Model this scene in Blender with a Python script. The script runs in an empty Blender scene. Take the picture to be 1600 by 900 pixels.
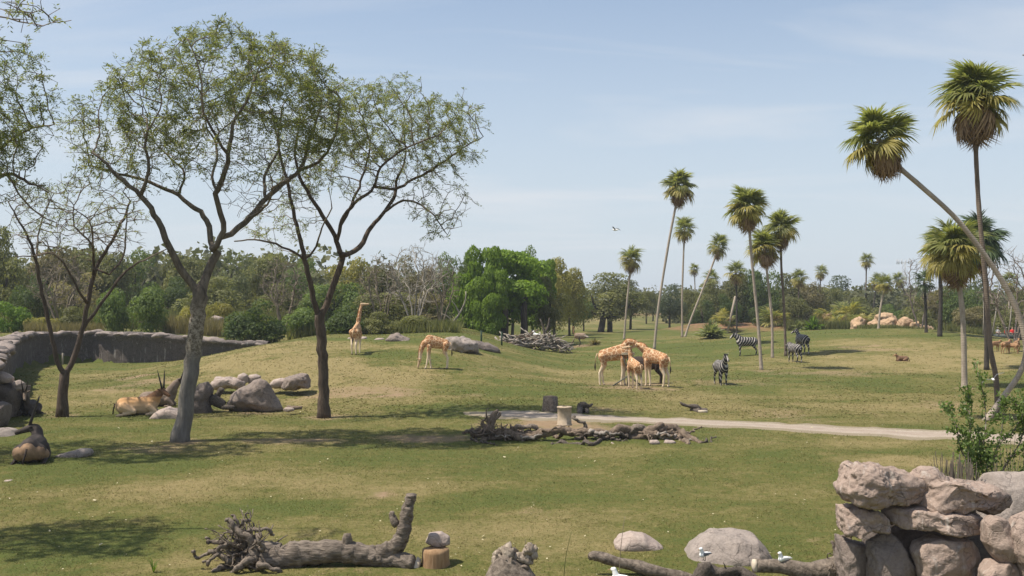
import bpy, bmesh, math, random
import numpy as np
from mathutils import Vector, Matrix, Quaternion

SC = bpy.context.scene
COL = SC.collection
random.seed(7)
RNG = np.random.default_rng(11)
R = math.radians

# ------------------------------------------------------------------ camera
F, HZ, CAMZ = 1556.0, 470.0, 5.3          # focal length in photo pixels, horizon row, eye height
PITCH = math.atan((HZ - 450.0) / F)
cam_data = bpy.data.cameras.new('camera')
cam_data.sensor_width = 36.0
cam_data.lens = 36.0 * F / 1600.0
cam_data.clip_start = 0.1
cam_data.clip_end = 6000.0
cam = bpy.data.objects.new('camera', cam_data)
cam.location = (0, 0, CAMZ)
cam.rotation_euler = (R(90) + PITCH, 0, 0)
COL.objects.link(cam)
SC.camera = cam

# ------------------------------------------------------------------ light
SUN_DIR = Vector((-0.465, -0.075, 0.88)).normalized()      # from the scene towards the sun
SUN_EL = math.asin(SUN_DIR.z)
SUN_AZ = math.atan2(SUN_DIR.x, SUN_DIR.y)
sun_data = bpy.data.lights.new('sun', 'SUN')
sun_data.energy = 4.3
sun_data.angle = R(0.5)
sun_data.color = (1.0, 0.93, 0.82)
sun = bpy.data.objects.new('sun', sun_data)
sun.rotation_euler = SUN_DIR.to_track_quat('Z', 'Y').to_euler()
sun.location = (-40, -10, 60)
COL.objects.link(sun)

world = bpy.data.worlds.new('World')
SC.world = world
world.use_nodes = True
wt = world.node_tree
wn, wl = wt.nodes, wt.links
bg = wn['Background']
sky = wn.new('ShaderNodeTexSky')
sky.sky_type = 'NISHITA'
sky.sun_disc = False
sky.sun_elevation = SUN_EL
sky.sun_rotation = SUN_AZ % (2 * math.pi)
sky.air_density = 1.0
sky.dust_density = 1.0
sky.ozone_density = 1.4
# thin cirrus veil
tc = wn.new('ShaderNodeTexCoord')
sep = wn.new('ShaderNodeSeparateXYZ'); wl.new(tc.outputs['Generated'], sep.inputs[0])
za = wn.new('ShaderNodeMath'); za.operation = 'MAXIMUM'; wl.new(sep.outputs['Z'], za.inputs[0]); za.inputs[1].default_value = 0.0
zc = wn.new('ShaderNodeMath'); zc.operation = 'ADD'; wl.new(za.outputs[0], zc.inputs[0]); zc.inputs[1].default_value = 0.16
dx = wn.new('ShaderNodeMath'); dx.operation = 'DIVIDE'; wl.new(sep.outputs['X'], dx.inputs[0]); wl.new(zc.outputs[0], dx.inputs[1])
dy = wn.new('ShaderNodeMath'); dy.operation = 'DIVIDE'; wl.new(sep.outputs['Y'], dy.inputs[0]); wl.new(zc.outputs[0], dy.inputs[1])
comb = wn.new('ShaderNodeCombineXYZ'); wl.new(dx.outputs[0], comb.inputs[0]); wl.new(dy.outputs[0], comb.inputs[1])
mp = wn.new('ShaderNodeMapping'); mp.inputs['Scale'].default_value = (0.55, 1.7, 1.0); mp.inputs['Rotation'].default_value = (0, 0, R(-8))
wl.new(comb.outputs[0], mp.inputs['Vector'])
ns = wn.new('ShaderNodeTexNoise'); ns.inputs['Scale'].default_value = 0.9; ns.inputs['Detail'].default_value = 7; ns.inputs['Roughness'].default_value = 0.55
ns.inputs['Distortion'].default_value = 0.6
wl.new(mp.outputs[0], ns.inputs['Vector'])
rp = wn.new('ShaderNodeMapRange'); rp.inputs['From Min'].default_value = 0.47; rp.inputs['From Max'].default_value = 0.72
rp.inputs['To Min'].default_value = 0.0; rp.inputs['To Max'].default_value = 0.8
wl.new(ns.outputs['Fac'], rp.inputs['Value'])
mixc = wn.new('ShaderNodeMix'); mixc.data_type = 'RGBA'
# whitish summer haze, strongest low down
hzr = wn.new('ShaderNodeMapRange'); hzr.interpolation_type = 'SMOOTHSTEP'; wl.new(sep.outputs['Z'], hzr.inputs['Value'])
hzr.inputs['From Min'].default_value = -0.02; hzr.inputs['From Max'].default_value = 0.42; hzr.inputs['To Min'].default_value = 0.90; hzr.inputs['To Max'].default_value = 0.14
hmix = wn.new('ShaderNodeMix'); hmix.data_type = 'RGBA'; wl.new(hzr.outputs[0], hmix.inputs['Factor']); wl.new(sky.outputs[0], hmix.inputs['A'])
hmix.inputs['B'].default_value = (4.45, 4.98, 5.55, 1)
wl.new(rp.outputs[0], mixc.inputs['Factor']); wl.new(hmix.outputs['Result'], mixc.inputs['A'])
mixc.inputs['B'].default_value = (5.3, 5.5, 5.8, 1)
wl.new(mixc.outputs['Result'], bg.inputs['Color'])
bg.inputs['Strength'].default_value = 0.10

SC.view_settings.view_transform = 'Standard'
SC.view_settings.look = 'None'
SC.view_settings.exposure = 0.55
SC.view_settings.gamma = 1.0
SC.render.engine = 'CYCLES'
SC.cycles.max_bounces = 6
SC.cycles.transparent_max_bounces = 8
SC.cycles.use_denoising = True

# ------------------------------------------------------------------ numeric helpers
def _hash(ix, iy, iz, seed=0):
    n = (ix * 374761393 + iy * 668265263 + iz * 2147483647 + seed * 144665) & 0xFFFFFFFF
    n = ((n ^ (n >> 13)) * 1274126177) & 0xFFFFFFFF
    n = (n ^ (n >> 16)) & 0xFFFFFFFF
    return n.astype(np.float64) / 4294967295.0

def vnoise(P, seed=0):
    P = np.asarray(P, float)
    I = np.floor(P).astype(np.int64); f = P - I
    u = f * f * (3 - 2 * f)
    out = 0
    for a in (0, 1):
        for b in (0, 1):
            for c in (0, 1):
                w = (u[:, 0] if a else 1 - u[:, 0]) * (u[:, 1] if b else 1 - u[:, 1]) * (u[:, 2] if c else 1 - u[:, 2])
                out = out + w * _hash(I[:, 0] + a, I[:, 1] + b, I[:, 2] + c, seed)
    return out * 2 - 1

def fbm(P, scale=1.0, octaves=4, seed=0, gain=0.5):
    P = np.asarray(P, float) * scale
    a, s, tot = 1.0, 0.0, 0.0
    for k in range(octaves):
        s = s + a * vnoise(P + k * 17.3, seed + k)
        tot += a; a *= gain; P = P * 2.03
    return s / tot

def ss(t):
    t = np.clip(t, 0, 1)
    return t * t * (3 - 2 * t)

def ray(px, py):
    u, v = (px - 800.0) / F, (450.0 - py) / F
    ca, sa = math.cos(PITCH), math.sin(PITCH)
    return np.array([u, ca - v * sa, sa + v * ca])

def at(px, py, d):
    """the point seen at photo pixel (px, py), d metres ahead"""
    r = ray(px, py)
    return Vector((r[0] / r[1] * d, d, CAMZ + r[2] / r[1] * d))

def ppm(d):
    return F / d

# ------------------------------------------------------------------ terrain
WALL = np.array([(-22.6, 42), (-27.6, 53), (-33.6, 66), (-38.0, 76), (-39.4, 83), (-37.0, 86.5), (-33.2, 85), (-29.3, 84.5), (-25.5, 84), (-20.5, 84)], float)
WALL_TOP = np.array([2.35, 2.45, 2.55, 2.6, 2.6, 2.55, 2.5, 2.35, 2.1, 1.75])
OUT_POLY = np.vstack([WALL, [(-20.5, 88), (-20, 600), (-900, 600), (-900, 20), (-24, 20)]])

def _seg_dist(x, y, poly, closed=True):
    best = np.full(x.shape, 1e9); arg = np.zeros(x.shape)
    n = len(poly)
    for i in range(n if closed else n - 1):
        a, b = poly[i], poly[(i + 1) % n]
        ab = b - a
        t = np.clip(((x - a[0]) * ab[0] + (y - a[1]) * ab[1]) / (ab @ ab), 0, 1)
        dd = np.hypot(x - a[0] - t * ab[0], y - a[1] - t * ab[1])
        m = dd < best
        best = np.where(m, dd, best); arg = np.where(m, i + t, arg)
    return best, arg

def _inside(x, y, poly):
    c = np.zeros(x.shape, bool)
    n = len(poly)
    for i in range(n):
        (x1, y1), (x2, y2) = poly[i], poly[(i + 1) % n]
        if y1 == y2: continue
        cr = ((y1 > y) != (y2 > y)) & (x < (x2 - x1) * (y - y1) / (y2 - y1) + x1)
        c ^= cr
    return c

def height(x, y):
    x = np.atleast_1d(np.asarray(x, float)); y = np.atleast_1d(np.asarray(y, float))
    mound = 2.35 * ss((x + 31) / 16) * ss((y - 50) / 32) * (1 - ss((x + 7) / 13))
    mound = mound * (1 - ss((y - 170) / 80))
    dist, arg = _seg_dist(x, y, OUT_POLY)
    ins = _inside(x, y, OUT_POLY)
    lvl = np.interp(x, [-60, -38, -30, -20], [2.6, 2.35, 2.1, 1.6])
    sd = np.where(ins, dist, -dist)
    outm = ss((sd + 0.1) / 0.8) * lvl
    h = np.maximum(mound, outm)
    hill = 2.15 * np.exp(-(((x - 44) / np.where(x > 44, 12.5, 25.0)) ** 2) - (((y - 112) / 27) ** 2))
    bank = 1.7 * np.exp(-(((x - 38) / 14) ** 4) - (((y - 162) / 6) ** 2))
    bank = bank + 2.2 * np.exp(-(((x - 25) / 60) ** 4) - (((y - 330) / 14) ** 2))
    und = 0.10 * np.sin(x * 0.19 + 1.3) * np.sin(y * 0.15 + 0.4) + 0.05 * np.sin(x * 0.43 + y * 0.31)
    und = und * ss((y - 20) / 25)
    fine = 0.025 * np.sin(x * 1.3 + 0.7 * np.sin(y * 0.9)) * np.sin(y * 1.1 + 0.5 * np.sin(x * 0.7))
    return h + hill + bank + und + fine

def hz(x, y):
    return float(height(x, y)[0])

def ground(px, py, dmax=700):
    """where the sight line through a photo pixel meets the terrain"""
    r = ray(px, py)
    d = np.concatenate([np.arange(8, 200, 0.1), np.arange(200, dmax, 1.0)])
    X = r[0] / r[1] * d; Z = CAMZ + r[2] / r[1] * d
    H = height(X, d)
    k = np.nonzero(Z <= H)[0]
    i = k[0] if len(k) else len(d) - 1
    return Vector((X[i], d[i], H[i]))

def onland(px, d):
    x = (px - 800.0) / F * d
    return Vector((x, d, hz(x, d)))

# ------------------------------------------------------------------ mesh helpers
def mk_mesh(name, V, quads=None, tris=None, mat=None, smooth=False, rnd=None):
    me = bpy.data.meshes.new(name)
    V = np.asarray(V, np.float32).reshape(-1, 3)
    q = np.asarray(quads if quads is not None and len(quads) else np.zeros((0, 4)), np.int32).reshape(-1, 4)
    t = np.asarray(tris if tris is not None and len(tris) else np.zeros((0, 3)), np.int32).reshape(-1, 3)
    me.vertices.add(len(V)); me.vertices.foreach_set('co', V.ravel())
    loops = np.concatenate([q.ravel(), t.ravel()]).astype(np.int32)
    me.loops.add(len(loops)); me.loops.foreach_set('vertex_index', loops)
    npoly = len(q) + len(t)
    me.polygons.add(npoly)
    starts = np.concatenate([np.arange(len(q)) * 4, len(q) * 4 + np.arange(len(t)) * 3]).astype(np.int32)
    me.polygons.foreach_set('loop_start', starts)
    if smooth:
        me.polygons.foreach_set('use_smooth', np.ones(npoly, bool))
    me.update(calc_edges=True)
    if rnd is not None:
        at_ = me.attributes.new('rnd', 'FLOAT', 'FACE')
        at_.data.foreach_set('value', np.asarray(rnd, np.float32))
    me.validate()
    if mat is not None: me.materials.append(mat)
    return me

def link(name, me, parent=None, loc=None):
    o = bpy.data.objects.new(name, me)
    COL.objects.link(o)
    if parent is not None: o.parent = parent
    if loc is not None: o.location = loc
    return o

def thing(name, label, cat, loc=(0, 0, 0), rz=0.0, group=None, mesh=None):
    o = bpy.data.objects.new(name, mesh)
    COL.objects.link(o)
    o.location = loc; o.rotation_euler = (0, 0, rz)
    o['label'] = label; o['category'] = cat
    if group: o['group'] = group
    return o

def dup(root, loc, rz=0.0, scale=(1, 1, 1), label=None, group=None, cat=None):
    """a copy of a thing with copies of its parts and sub-parts"""
    r = root.copy(); COL.objects.link(r)
    r.location = loc; r.rotation_euler = (0, 0, rz); r.scale = scale
    if label: r['label'] = label
    if group: r['group'] = group
    if cat: r['category'] = cat
    for ch in list(root.children):
        c = ch.copy(); COL.objects.link(c); c.parent = r
        for g in list(ch.children):
            d = g.copy(); COL.objects.link(d); d.parent = c
    return r

def structure(o, kind='structure'):
    o['kind'] = kind
    return o

class Geo:
    """collects tubes, boxes, blobs into one mesh"""
    def __init__(self):
        self.V = []; self.Q = []; self.T = []; self.n = 0; self.C = []
    def add(self, V, quads=(), tris=()):
        V = np.asarray(V, float).reshape(-1, 3)
        self.V.append(V)
        if len(quads): self.Q.append(np.asarray(quads, int) + self.n)
        if len(tris): self.T.append(np.asarray(tris, int) + self.n)
        self.n += len(V)
    def tube(self, pts, rad, sides=8, caps=True, wob=0.0, seed=0, twist=0.0):
        P = np.asarray([tuple(p) for p in pts], float); r = np.broadcast_to(np.asarray(rad, float), (len(P),))
        T = np.gradient(P, axis=0); T /= np.linalg.norm(T, axis=1)[:, None] + 1e-12
        ref = np.array([0, 0, 1.0]) if abs(T[0, 2]) < 0.9 else np.array([1.0, 0, 0])
        u = np.cross(ref, T[0]); u /= np.linalg.norm(u) + 1e-12
        ang = np.arange(sides) / sides * 2 * np.pi
        V = []
        for i in range(len(P)):
            u = u - T[i] * (u @ T[i]); u /= np.linalg.norm(u) + 1e-12
            w = np.cross(T[i], u)
            a = ang + twist * i
            rr = np.full(sides, r[i])
            if wob: rr = rr * (1 + wob * vnoise(np.c_[np.cos(ang) * 1.7 + seed * 3.1, np.sin(ang) * 1.7, np.full(sides, i * 0.45)], seed))
            V.append(P[i] + rr[:, None] * (np.cos(a)[:, None] * u + np.sin(a)[:, None] * w))
        V = np.concatenate(V)
        k = np.arange(sides); k2 = (k + 1) % sides
        Q = []
        for i in range(len(P) - 1):
            Q.append(np.c_[i * sides + k, i * sides + k2, (i + 1) * sides + k2, (i + 1) * sides + k])
        Tt = []
        if caps:
            b = len(V); V = np.vstack([V, P[0] - T[0] * r[0] * 0.15, P[-1] + T[-1] * r[-1] * 0.15])
            e = (len(P) - 1) * sides
            Tt = np.vstack([np.c_[k2, k, np.full(sides, b)], np.c_[e + k, e + k2, np.full(sides, b + 1)]])
        self.add(V, np.concatenate(Q), Tt)
    def cone(self, p0, r0, p1, r1, sy=1.0, sides=12, rings=4):
        """round-ended tapered limb (closed), for the voxel union"""
        p0 = np.asarray(p0, float); p1 = np.asarray(p1, float)
        ax = p1 - p0; L = np.linalg.norm(ax); ax = ax / (L + 1e-9)
        ref = np.array([0, 1.0, 0]) if abs(ax[1]) < 0.9 else np.array([1.0, 0, 0])
        u = np.cross(ref, ax); u /= np.linalg.norm(u); w = np.cross(ax, u)
        prof = []
        for i in range(rings): a = np.pi / 2 * (i + 0.35) / rings; prof.append((-r0 * math.cos(a), r0 * math.sin(a)))
        prof.append((0, r0)); prof.append((L * .5, (r0 + r1) / 2)); prof.append((L, r1))
        for i in range(rings - 1, -1, -1): a = np.pi / 2 * (i + 0.35) / rings; prof.append((L + r1 * math.cos(a), r1 * math.sin(a)))
        ang = np.arange(sides) / sides * 2 * np.pi
        V = np.concatenate([p0 + ax * s + rr * (np.cos(ang)[:, None] * u + np.sin(ang)[:, None] * w) for s, rr in prof])
        n = len(prof); k = np.arange(sides); k2 = (k + 1) % sides
        if sy != 1.0:
            yc = np.repeat([p0[1] + (p1[1] - p0[1]) * np.clip(s / (L + 1e-9), 0, 1) for s, _ in prof], sides)
            V[:, 1] = yc + (V[:, 1] - yc) * sy
        Q = np.concatenate([np.c_[i * sides + k, i * sides + k2, (i + 1) * sides + k2, (i + 1) * sides + k] for i in range(n - 1)])
        b = len(V); V = np.vstack([V, p0 - ax * r0, p1 + ax * r1]); e = (n - 1) * sides
        Tt = np.vstack([np.c_[k2, k, np.full(sides, b)], np.c_[e + k, e + k2, np.full(sides, b + 1)]])
        self.add(V, Q, Tt)
    def box(self, c, s, rz=0.0):
        c = np.asarray(c, float); s = np.asarray(s, float) / 2
        K = np.array([(x, y, z) for x in (-1, 1) for y in (-1, 1) for z in (-1, 1)], float) * s
        ca, sa = math.cos(rz), math.sin(rz)
        K = np.c_[K[:, 0] * ca - K[:, 1] * sa, K[:, 0] * sa + K[:, 1] * ca, K[:, 2]] + c
        self.add(K, [(0, 1, 3, 2), (4, 6, 7, 5), (0, 4, 5, 1), (2, 3, 7, 6), (0, 2, 6, 4), (1, 5, 7, 3)])
    def rough(self, amp, freq, seed, ridged=0.6):
        V = np.concatenate(self.V); Q = np.concatenate(self.Q) if self.Q else np.zeros((0, 4), int); T = np.concatenate(self.T) if self.T else np.zeros((0, 3), int)
        TT = np.vstack([Q[:, [0, 1, 2]], Q[:, [0, 2, 3]], T]).astype(int)
        self.V = [roughen(V, TT, amp, freq, seed, ridged)]
        return self
    def mesh(self, name, mat=None, smooth=True, rnd=None):
        V = np.concatenate(self.V)
        Q = np.concatenate(self.Q) if self.Q else None
        T = np.concatenate(self.T) if self.T else None
        return mk_mesh(name, V, Q, T, mat, smooth, rnd)

def solid(geo, name, mat, voxel, smooth_iter=4):
    """union of closed blobs as one continuous skin"""
    me = geo.mesh(name + '_src', mat)
    o = bpy.data.objects.new(name + '_src', me); COL.objects.link(o)
    m = o.modifiers.new('r', 'REMESH'); m.mode = 'VOXEL'; m.voxel_size = voxel; m.use_smooth_shade = True
    if smooth_iter:
        s = o.modifiers.new('s', 'SMOOTH'); s.iterations = smooth_iter; s.factor = 0.5
    dg = bpy.context.evaluated_depsgraph_get()
    ev = o.evaluated_get(dg)
    out = bpy.data.meshes.new_from_object(ev)
    out.name = name
    bpy.data.objects.remove(o); bpy.data.meshes.remove(me)
    if not out.materials: out.materials.append(mat)
    return out

def smooth_path(pts, n):
    """Catmull-Rom through rows of any width"""
    P = np.asarray(pts, float)
    if len(P) == 2:
        t = np.linspace(0, 1, n)[:, None]
        return P[0] * (1 - t) + P[1] * t
    E = np.vstack([2 * P[0] - P[1], P, 2 * P[-1] - P[-2]])
    m = len(P) - 1
    out = []
    for s in np.linspace(0, m - 1e-6, n):
        i = int(s); t = s - i
        a, b, c, d = E[i], E[i + 1], E[i + 2], E[i + 3]
        out.append(0.5 * ((2 * b) + (-a + c) * t + (2 * a - 5 * b + 4 * c - d) * t * t + (-a + 3 * b - 3 * c + d) * t ** 3))
    return np.array(out)

# ------------------------------------------------------------------ materials
class NT:
    def __init__(self, name):
        self.m = bpy.data.materials.new(name); self.m.use_nodes = True
        self.t = self.m.node_tree; self.n = self.t.nodes; self.l = self.t.links
        self.b = self.n['Principled BSDF']; self.out = self.n['Material Output']
        self.b.inputs['Roughness'].default_value = 0.85
        self.b.inputs['Specular IOR Level'].default_value = 0.25
    def set(self, sock, v):
        if hasattr(v, 'is_output') or hasattr(v, 'links'): self.l.new(v, sock)
        elif isinstance(v, (tuple, list)) and len(v) == 3 and sock.type == 'RGBA': sock.default_value = (*v, 1)
        else: sock.default_value = v
    def coord(self, kind='Object'):
        return self.n.new('ShaderNodeTexCoord').outputs[kind]
    def pos(self):
        return self.n.new('ShaderNodeNewGeometry').outputs['Position']
    def mapping(self, v, scale=(1, 1, 1), rot=(0, 0, 0)):
        m = self.n.new('ShaderNodeMapping'); self.set(m.inputs['Vector'], v)
        m.inputs['Scale'].default_value = scale; m.inputs['Rotation'].default_value = rot
        return m.outputs[0]
    def noise(self, v, scale, detail=4, rough=0.55, dist=0.0):
        x = self.n.new('ShaderNodeTexNoise'); self.set(x.inputs['Vector'], v)
        x.inputs['Scale'].default_value = scale; x.inputs['Detail'].default_value = detail
        x.inputs['Roughness'].default_value = rough; x.inputs['Distortion'].default_value = dist
        return x.outputs['Fac']
    def voro(self, v, scale, feature='F1', out='Distance', rand=1.0):
        x = self.n.new('ShaderNodeTexVoronoi'); x.feature = feature; self.set(x.inputs['Vector'], v)
        x.inputs['Scale'].default_value = scale; x.inputs['Randomness'].default_value = rand
        return x.outputs[out]
    def wave(self, v, scale, dist=2.0, detail=2, dscale=1.0, direction='X'):
        x = self.n.new('ShaderNodeTexWave'); self.set(x.inputs['Vector'], v); x.bands_direction = direction
        x.inputs['Scale'].default_value = scale; x.inputs['Distortion'].default_value = dist
        x.inputs['Detail'].default_value = detail; x.inputs['Detail Scale'].default_value = dscale
        return x.outputs['Fac']
    def rng(self, v, a, b, c=0.0, d=1.0, smooth=False):
        x = self.n.new('ShaderNodeMapRange'); self.set(x.inputs['Value'], v)
        if smooth: x.interpolation_type = 'SMOOTHSTEP'
        x.inputs['From Min'].default_value = a; x.inputs['From Max'].default_value = b
        x.inputs['To Min'].default_value = c; x.inputs['To Max'].default_value = d
        return x.outputs[0]
    def math(self, op, a, b=0.0):
        x = self.n.new('ShaderNodeMath'); x.operation = op; self.set(x.inputs[0], a); self.set(x.inputs[1], b)
        return x.outputs[0]
    def mix(self, f, a, b, blend='MIX'):
        x = self.n.new('ShaderNodeMix'); x.data_type = 'RGBA'; x.blend_type = blend
        self.set(x.inputs['Factor'], f); self.set(x.inputs['A'], a); self.set(x.inputs['B'], b)
        return x.outputs['Result']
    def attr(self, name):
        x = self.n.new('ShaderNodeAttribute'); x.attribute_name = name
        return x.outputs['Fac']
    def objrnd(self):
        return self.n.new('ShaderNodeObjectInfo').outputs['Random']
    def xyz(self, v):
        x = self.n.new('ShaderNodeSeparateXYZ'); self.set(x.inputs[0], v)
        return x.outputs
    def bump(self, h, strength=0.5, dist=0.02):
        x = self.n.new('ShaderNodeBump'); self.set(x.inputs['Height'], h)
        x.inputs['Strength'].default_value = strength; x.inputs['Distance'].default_value = dist
        self.l.new(x.outputs[0], self.b.inputs['Normal'])
    def color(self, c):
        self.set(self.b.inputs['Base Color'], c)
    def translucent(self, c, f=0.35):
        tr = self.n.new('ShaderNodeBsdfTranslucent'); self.set(tr.inputs['Color'], c)
        mx = self.n.new('ShaderNodeMixShader'); mx.inputs[0].default_value = f
        self.l.new(self.b.outputs[0], mx.inputs[1]); self.l.new(tr.outputs[0], mx.inputs[2])
        self.l.new(mx.outputs[0], self.out.inputs['Surface'])

def m_flat(name, c, rough=0.8, var=0.25, scale=6.0, bump=0.0, bscale=20.0):
    n = NT(name); v = n.coord()
    f = n.noise(v, scale, 5)
    c2 = tuple(x * (1 - var) for x in c); c3 = tuple(min(1, x * (1 + var)) for x in c)
    n.color(n.mix(n.rng(f, 0.3, 0.7), c2, c3)); n.b.inputs['Roughness'].default_value = rough
    if bump: n.bump(n.noise(v, bscale, 6), bump)
    return n.m

def m_leaf(name, c1, c2, trans=0.35, rough=0.6, hue=0.25, clump=0.0):
    n = NT(name)
    c = n.mix(n.attr('rnd'), c1, c2)
    r = n.rng(n.objrnd(), 0, 1, 1 - hue, 1 + hue)
    mul = n.n.new('ShaderNodeVectorMath'); mul.operation = 'SCALE'
    n.set(mul.inputs[0], c); n.set(mul.inputs['Scale'], r)
    c = mul.outputs[0]
    n.color(c); n.b.inputs['Roughness'].default_value = rough
    tw = n.n.new('ShaderNodeVectorMath'); tw.operation = 'MULTIPLY'; n.set(tw.inputs[0], c); tw.inputs[1].default_value = (1.25, 1.3, 0.7)
    n.translucent(tw.outputs[0], trans)
    return n.m

def m_bark(name, c1, c2, scale=3.0, streak=(6, 6, 1.2), bump=0.7, moss=None):
    n = NT(name); v = n.mapping(n.coord(), streak)
    f = n.noise(v, scale, 7, 0.65, 0.4)
    c = n.mix(n.rng(f, 0.3, 0.7), c1, c2)
    if moss:
        c = n.mix(n.rng(n.noise(n.coord(), 2.3, 4), 0.52, 0.66), c, moss)
    n.color(c); n.b.inputs['Roughness'].default_value = 0.95
    n.bump(f, bump, 0.05)
    return n.m

def m_rock(name, c1, c2, c3, scale=1.0, bump=0.6, streaks=0.0):
    n = NT(name); v = n.coord('Object')
    f = n.noise(v, 1.3 * scale, 6, 0.6, 0.3)
    g = n.noise(v, 5.0 * scale, 6, 0.65)
    k = n.noise(v, 22.0 * scale, 5, 0.7)
    c = n.mix(n.rng(f, 0.35, 0.65), c1, c2)
    c = n.mix(n.rng(g, 0.5, 0.72), c, c3)
    c = n.mix(n.rng(k, 0.25, 0.75), n.mix(0.22, c, (0.02, 0.018, 0.016)), n.mix(0.14, c, (0.6, 0.56, 0.5)))
    wv = n.n.new('ShaderNodeVectorMath'); wv.operation = 'ADD'; n.set(wv.inputs[0], v)
    nq = n.n.new('ShaderNodeTexNoise'); n.set(nq.inputs['Vector'], v); nq.inputs['Scale'].default_value = 2.0 * scale; nq.inputs['Detail'].default_value = 5
    n.set(wv.inputs[1], nq.outputs['Color'])
    ck = n.voro(wv.outputs[0], 1.5 * scale, 'DISTANCE_TO_EDGE')
    c = n.mix(n.math('MULTIPLY', n.rng(ck, .0, .022, 1, 0), n.rng(f, .4, .55, .15, .75)), c, (0.045, 0.035, 0.03))
    if streaks:
        w = n.noise(n.mapping(v, (7, 7, 0.5)), 1.0, 5, 0.6)
        c = n.mix(n.rng(w, 0.58, 0.72, 0, streaks), c, (0.62, 0.58, 0.52))
        w2 = n.noise(n.mapping(v, (5, 5, 0.6), (0.2, 0, 1.0)), 0.7, 5, 0.6)
        c = n.mix(n.rng(w2, 0.55, 0.7, 0, streaks * 0.8), c, (0.07, 0.06, 0.05))
    n.color(c); n.b.inputs['Roughness'].default_value = 0.95
    cr = n.voro(n.mapping(v, (1, 1, 1.3)), 2.2 * scale, 'DISTANCE_TO_EDGE')
    hgt = n.math('ADD', n.math('MULTIPLY', g, 0.8), n.math('ADD', n.math('MULTIPLY', k, 0.35), n.math('MULTIPLY', n.rng(ck, 0, 0.04), 0.12)))
    n.bump(hgt, bump, 0.06)
    return n.m

M = {}
M['cap'] = m_rock('coping', (0.27, 0.215, 0.185), (0.20, 0.16, 0.14), (0.36, 0.29, 0.25), 0.9, 0.9)
M['rock_tan'] = m_rock('rock_tan', (0.355, 0.258, 0.205), (0.255, 0.185, 0.148), (0.43, 0.322, 0.26), 1.0, 0.9, 0.4)
M['rock_grey'] = m_rock('rock_grey', (0.27, 0.225, 0.195), (0.35, 0.285, 0.245), (0.21, 0.175, 0.15), 1.0, 0.8)
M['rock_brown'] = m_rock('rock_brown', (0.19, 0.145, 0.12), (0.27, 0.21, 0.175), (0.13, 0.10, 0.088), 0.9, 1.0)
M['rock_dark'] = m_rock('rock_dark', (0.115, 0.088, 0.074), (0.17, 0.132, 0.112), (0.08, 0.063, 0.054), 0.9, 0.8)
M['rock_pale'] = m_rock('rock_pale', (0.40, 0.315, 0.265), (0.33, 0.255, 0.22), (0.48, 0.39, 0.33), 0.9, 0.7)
M['rock_orange'] = m_rock('rock_orange', (0.46, 0.30, 0.17), (0.38, 0.24, 0.14), (0.54, 0.38, 0.23), 0.4, 0.8)
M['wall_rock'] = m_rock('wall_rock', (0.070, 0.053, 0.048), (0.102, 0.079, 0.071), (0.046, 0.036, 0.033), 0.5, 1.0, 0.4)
M['wood_grey'] = m_bark('wood_grey', (0.060, 0.047, 0.037), (0.29, 0.235, 0.185), 2.0, (5, 5, 5), 1.0)
M['wood_dark'] = m_bark('wood_dark', (0.05, 0.04, 0.032), (0.17, 0.14, 0.115), 2.2, (8, 8, 8), 0.9)
M['wood_brown'] = m_bark('wood_brown', (0.13, 0.095, 0.07), (0.27, 0.205, 0.155), 2.2, (8, 8, 8), 0.9)
M['wood_cut'] = m_bark('wood_cut', (0.20, 0.115, 0.058), (0.38, 0.25, 0.14), 2.0, (6, 6, 1), 0.4)
M['wood_pile'] = m_bark('wood_pile', (0.12, 0.10, 0.085), (0.38, 0.33, 0.28), 1.0, (3, 3, 3), .8)
M['wood_log'] = m_bark('wood_log', (0.050, 0.039, 0.031), (0.30, 0.245, 0.195), 1.6, (2.2, 9, 9), 1.2)
M['stump_pale'] = m_bark('stump_pale', (0.13, 0.10, 0.075), (0.48, 0.40, 0.315), 2.2, (6, 6, 3), 1.0)
M['wood_pale'] = m_flat('wood_pale', (0.52, 0.44, 0.34), 0.9, 0.2, 6, 0.3)
M['bark_brown'] = m_bark('bark_brown', (0.05, 0.036, 0.027), (0.135, 0.10, 0.075), 2.5, (5, 5, 1.1), 1.0)
M['bark_grey'] = m_bark('bark_grey', (0.15, 0.13, 0.11), (0.27, 0.24, 0.205), 2.5, (5, 5, 1.1), 0.7)
M['bark_far'] = m_bark('bark_far', (0.035, 0.027, 0.02), (0.09, 0.07, 0.055), 2.0, (3, 3, 1), 0.5)
M['twig_tan'] = m_flat('twig_tan', (0.19, 0.155, 0.11), 0.9, 0.3, 2)
M['twig_white'] = m_flat('twig_white', (0.29, 0.255, 0.205), 0.9, 0.3, 2)
M['metal_dark'] = m_flat('metal_dark', (0.06, 0.06, 0.055), 0.6, 0.2)
M['white'] = m_flat('white_feather', (0.80, 0.80, 0.78), 0.8, 0.05)
M['gull_grey'] = m_flat('gull_grey', (0.16, 0.165, 0.18), 0.8, 0.15)
M['black'] = m_flat('black', (0.02, 0.018, 0.016), 0.6, 0.2)
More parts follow.
